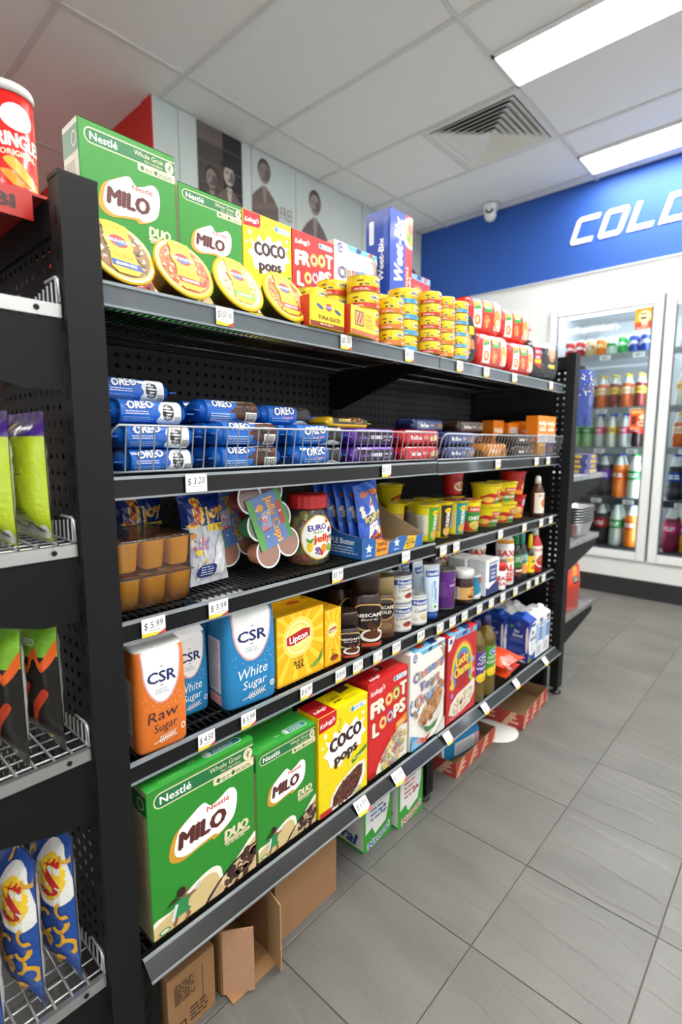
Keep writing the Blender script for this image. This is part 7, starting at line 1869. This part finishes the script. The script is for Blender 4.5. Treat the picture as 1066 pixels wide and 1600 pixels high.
m = MB(); sw = Sweep([(0, .045, .07), (.006, .05, .075), (.12, .052, .078), (.2, .046, .074), (.235, .02, .072), (.25, .003, .07), (.262, .002, .07)], 4, 32); sw.mesh(m, lambda z, j: 'b83a30' if z < .075 else 'd8401a', 'film')
A = Art(150, 250); A.b([(60, 240), (100, 240), (90, 150), (64, 150)], 'e8a01e'); A.r(60, 140, 120, 178, '1c1814', 4); A.small(66, 168, 46, 3, 'e8e0d0', 4, 9); sw.art(m, A, 'film', .36, .64, .005, .23); B = Art(100, 250); B.r(10, 150, 90, 250, '221c18'); B.r(20, 160, 80, 200, 'd8d0c0'); sw.art(m, B, 'film', .16, .34, .005, .23)
tag(m.obj('charcoal_bag', None, (-.835, YE+.17, .3256), (0, 0, R(-10))), 'upright red and orange bag on the lowest far shelf', 'bag')
# hook with a hanging blue bag
t = empty('hook_bar', (-.80, YE+.004, 1.412)); tag(t, 'black hook bar holding blue bags on the far end stand', 'hook')
MB().box(-.02, .02, 0, .14, -.012, .012, '0d0e0f', 'black_steel').obj('bar', t); m = MB(); m.tube([(.021, .08, -.004), (.034, .08, -.004), (.036, .08, .006)], .002, 'aaa', 'wire', 6); m.obj('hook', t)
mb = MB(); P = Pillow(.11, .235, .03, 10, 14, 6, .0035, .006); P.mesh(mb, '1c3a8c', 'crinkle'); A = Art(110, 235); rg = random.Random(5)
for k in range(46): x, y = rg.uniform(6, 104), rg.uniform(110, 228); A.e(x, y, rg.uniform(1.4, 4), rg.uniform(1.4, 6), rg.choice(['e8c04a', 'c8d4f0', 'f0f0f4', '4a6ac8']), 7, rg.uniform(0, 180))
for k in range(8): A.line(8+13*k, 4, 10+13*k, 90, 1.4, '2c50b0')
P.art(mb, A, 'crinkle'); tag(mb.obj('hanging_bag', None, (-.762, YE+.080, 1.170), (0, 0, R(-20))), 'crinkled dark blue bag hanging from the hook', 'bag')

# ================================================================ price tickets in the shelf rails
def ticket(y, n, txt, W=.040, H=.030, label=None, col='f4f4f2', foot=True, ang=4):
    bi = 0 if y < YM else 1; z = ZS[n][bi]
    m = MB().box(-.0006, 0, -W/2, W/2, 0, H, col, 'paper'); A = Art(W*1000, H*1000)
    if foot: A.p([(0, 0), (A.w, 0), (A.w, A.h*.12), (0, A.h*.22)], 'e8d23a'); A.p([(A.w*.6, 0), (A.w, 0), (A.w, A.h*.26)], 'c84a3a')
    A.t(txt, A.w*.5, A.h*.62, A.h*.36, '24242c', A.w*.8, 0, .15, ang); A.small(A.w*.3, A.h*.28, A.w*.55, 1, '6a6a50', 1, 2, int(y*100))
    S = plane((0, -W/2, 0), (0, W, 0), (0, 0, H), (1, 0, 0)); m.art(A, S, 'paper', None, None, .0001, .00003)
    if n < 5: o = m.obj('price_ticket', None, (XF+.0042, y, z-.0045-H+.002))
    else: o = m.obj('price_ticket', None, (-.775+.0300, y, z-.0235), (0, R(-40), 0))
    tag(o, label, 'price ticket', 'shelf price tickets')
TK = [(1, .572, '$3.00 ea', 'under the green striped tuna bowl'), (1, .893, '$5.30', 'under the tuna slice packs'), (1, 1.135, '$4.50', 'under the short orange tin stack'), (1, 1.39, '$2.50', 'under the five-high tin stacks'), (1, 1.555, '$4.80', 'under the salad kit'), (1, 1.76, '$5.60', 'under the red noodle packs'), (1, 2.09, '$5.60', 'under the black noodle pack'),
      (2, .503, '$ 3.20', 'under the brown and blue biscuits'), (2, 1.045, '$5.50', 'under the purple cookies'), (2, 1.66, '$6.40', 'under the caramel biscuits'), (2, 1.985, '$4.20', 'under the amber carton'), (2, 2.10, '$4.20', 'under the blue biscuit carton'),
      (3, .412, '$ 5.99', 'under the orange jelly cups'), (3, .540, '$ 3.99', 'under the jelly stick bags'), (3, .865, '$5.99', 'under the jelly jar'), (3, 1.135, '10 for $', 'under the popcorn tray'), (3, 1.325, '$3.30', 'just right of the bay joint under the noodle cups'), (3, 1.40, '$2.90', 'second right of the joint under the noodle cups'), (3, 1.70, '$3.30', 'under the left noodle bowl stack'), (3, 1.90, '$3.30', 'under the right noodle bowl stack'), (3, 2.06, '$3.60', 'under the red noodle bowls'), (3, 2.16, '$4.00', 'by the end panel under the brown sauce'),
      (4, .505, '$ 4.50', 'under the small blue sugar bag'), (4, .602, '$ 5.99', 'under the big blue sugar bag'), (4, .762, '$ 6.99', 'under the large tea box'), (4, .875, '$ 8.80', 'under the narrow tea box'), (4, .938, '$ 6.99', 'under the small coffee jar'), (4, 1.017, '$ 15.99', 'under the tall coffee jar'), (4, 1.098, '$10.99', 'under the brass lidded jar'), (4, 1.215, '$4.80', 'under the milk tins'), (4, 1.318, '$5.30', 'under the milk tube'), (4, 1.39, '$3.20', 'left under the purple tin'), (4, 1.465, '$3.50', 'right under the purple tin'), (4, 1.565, '$7.00', 'under the chocolate spread'), (4, 1.65, '$2.50', 'left under the salt carton'), (4, 1.74, '$2.50', 'right under the salt carton'), (4, 1.845, '$3.80', 'under the big salt bottle'), (4, 1.965, '$4.20', 'under the green capped sauce'), (4, 2.045, '$3.90', 'under the yellow mustard'), (4, 2.115, '$4.50', 'under the tomato sauce'),
      (5, .91, '$ 6.99', 'below the yellow cereal box'), (5, 1.062, '$ 6.99', 'below the red fruit ring cereal'), (5, 1.315, '$ 12.99', 'below the white cereal box'), (5, 1.555, '$8.99', 'below the first oil bottle'), (5, 1.80, '$4.99', 'below the red bags'), (5, 2.075, '$2.99', 'below the milk cartons')]
for n, y, tx, where in TK:
    big = n in (2, 3) and y < .6
    ticket(y, n, tx, .042 if big else (.046 if n == 5 and y < 1.1 else .036), .031 if n < 5 else .034, 'white price ticket %s' % where, foot=not (n == 2 and y < .6))
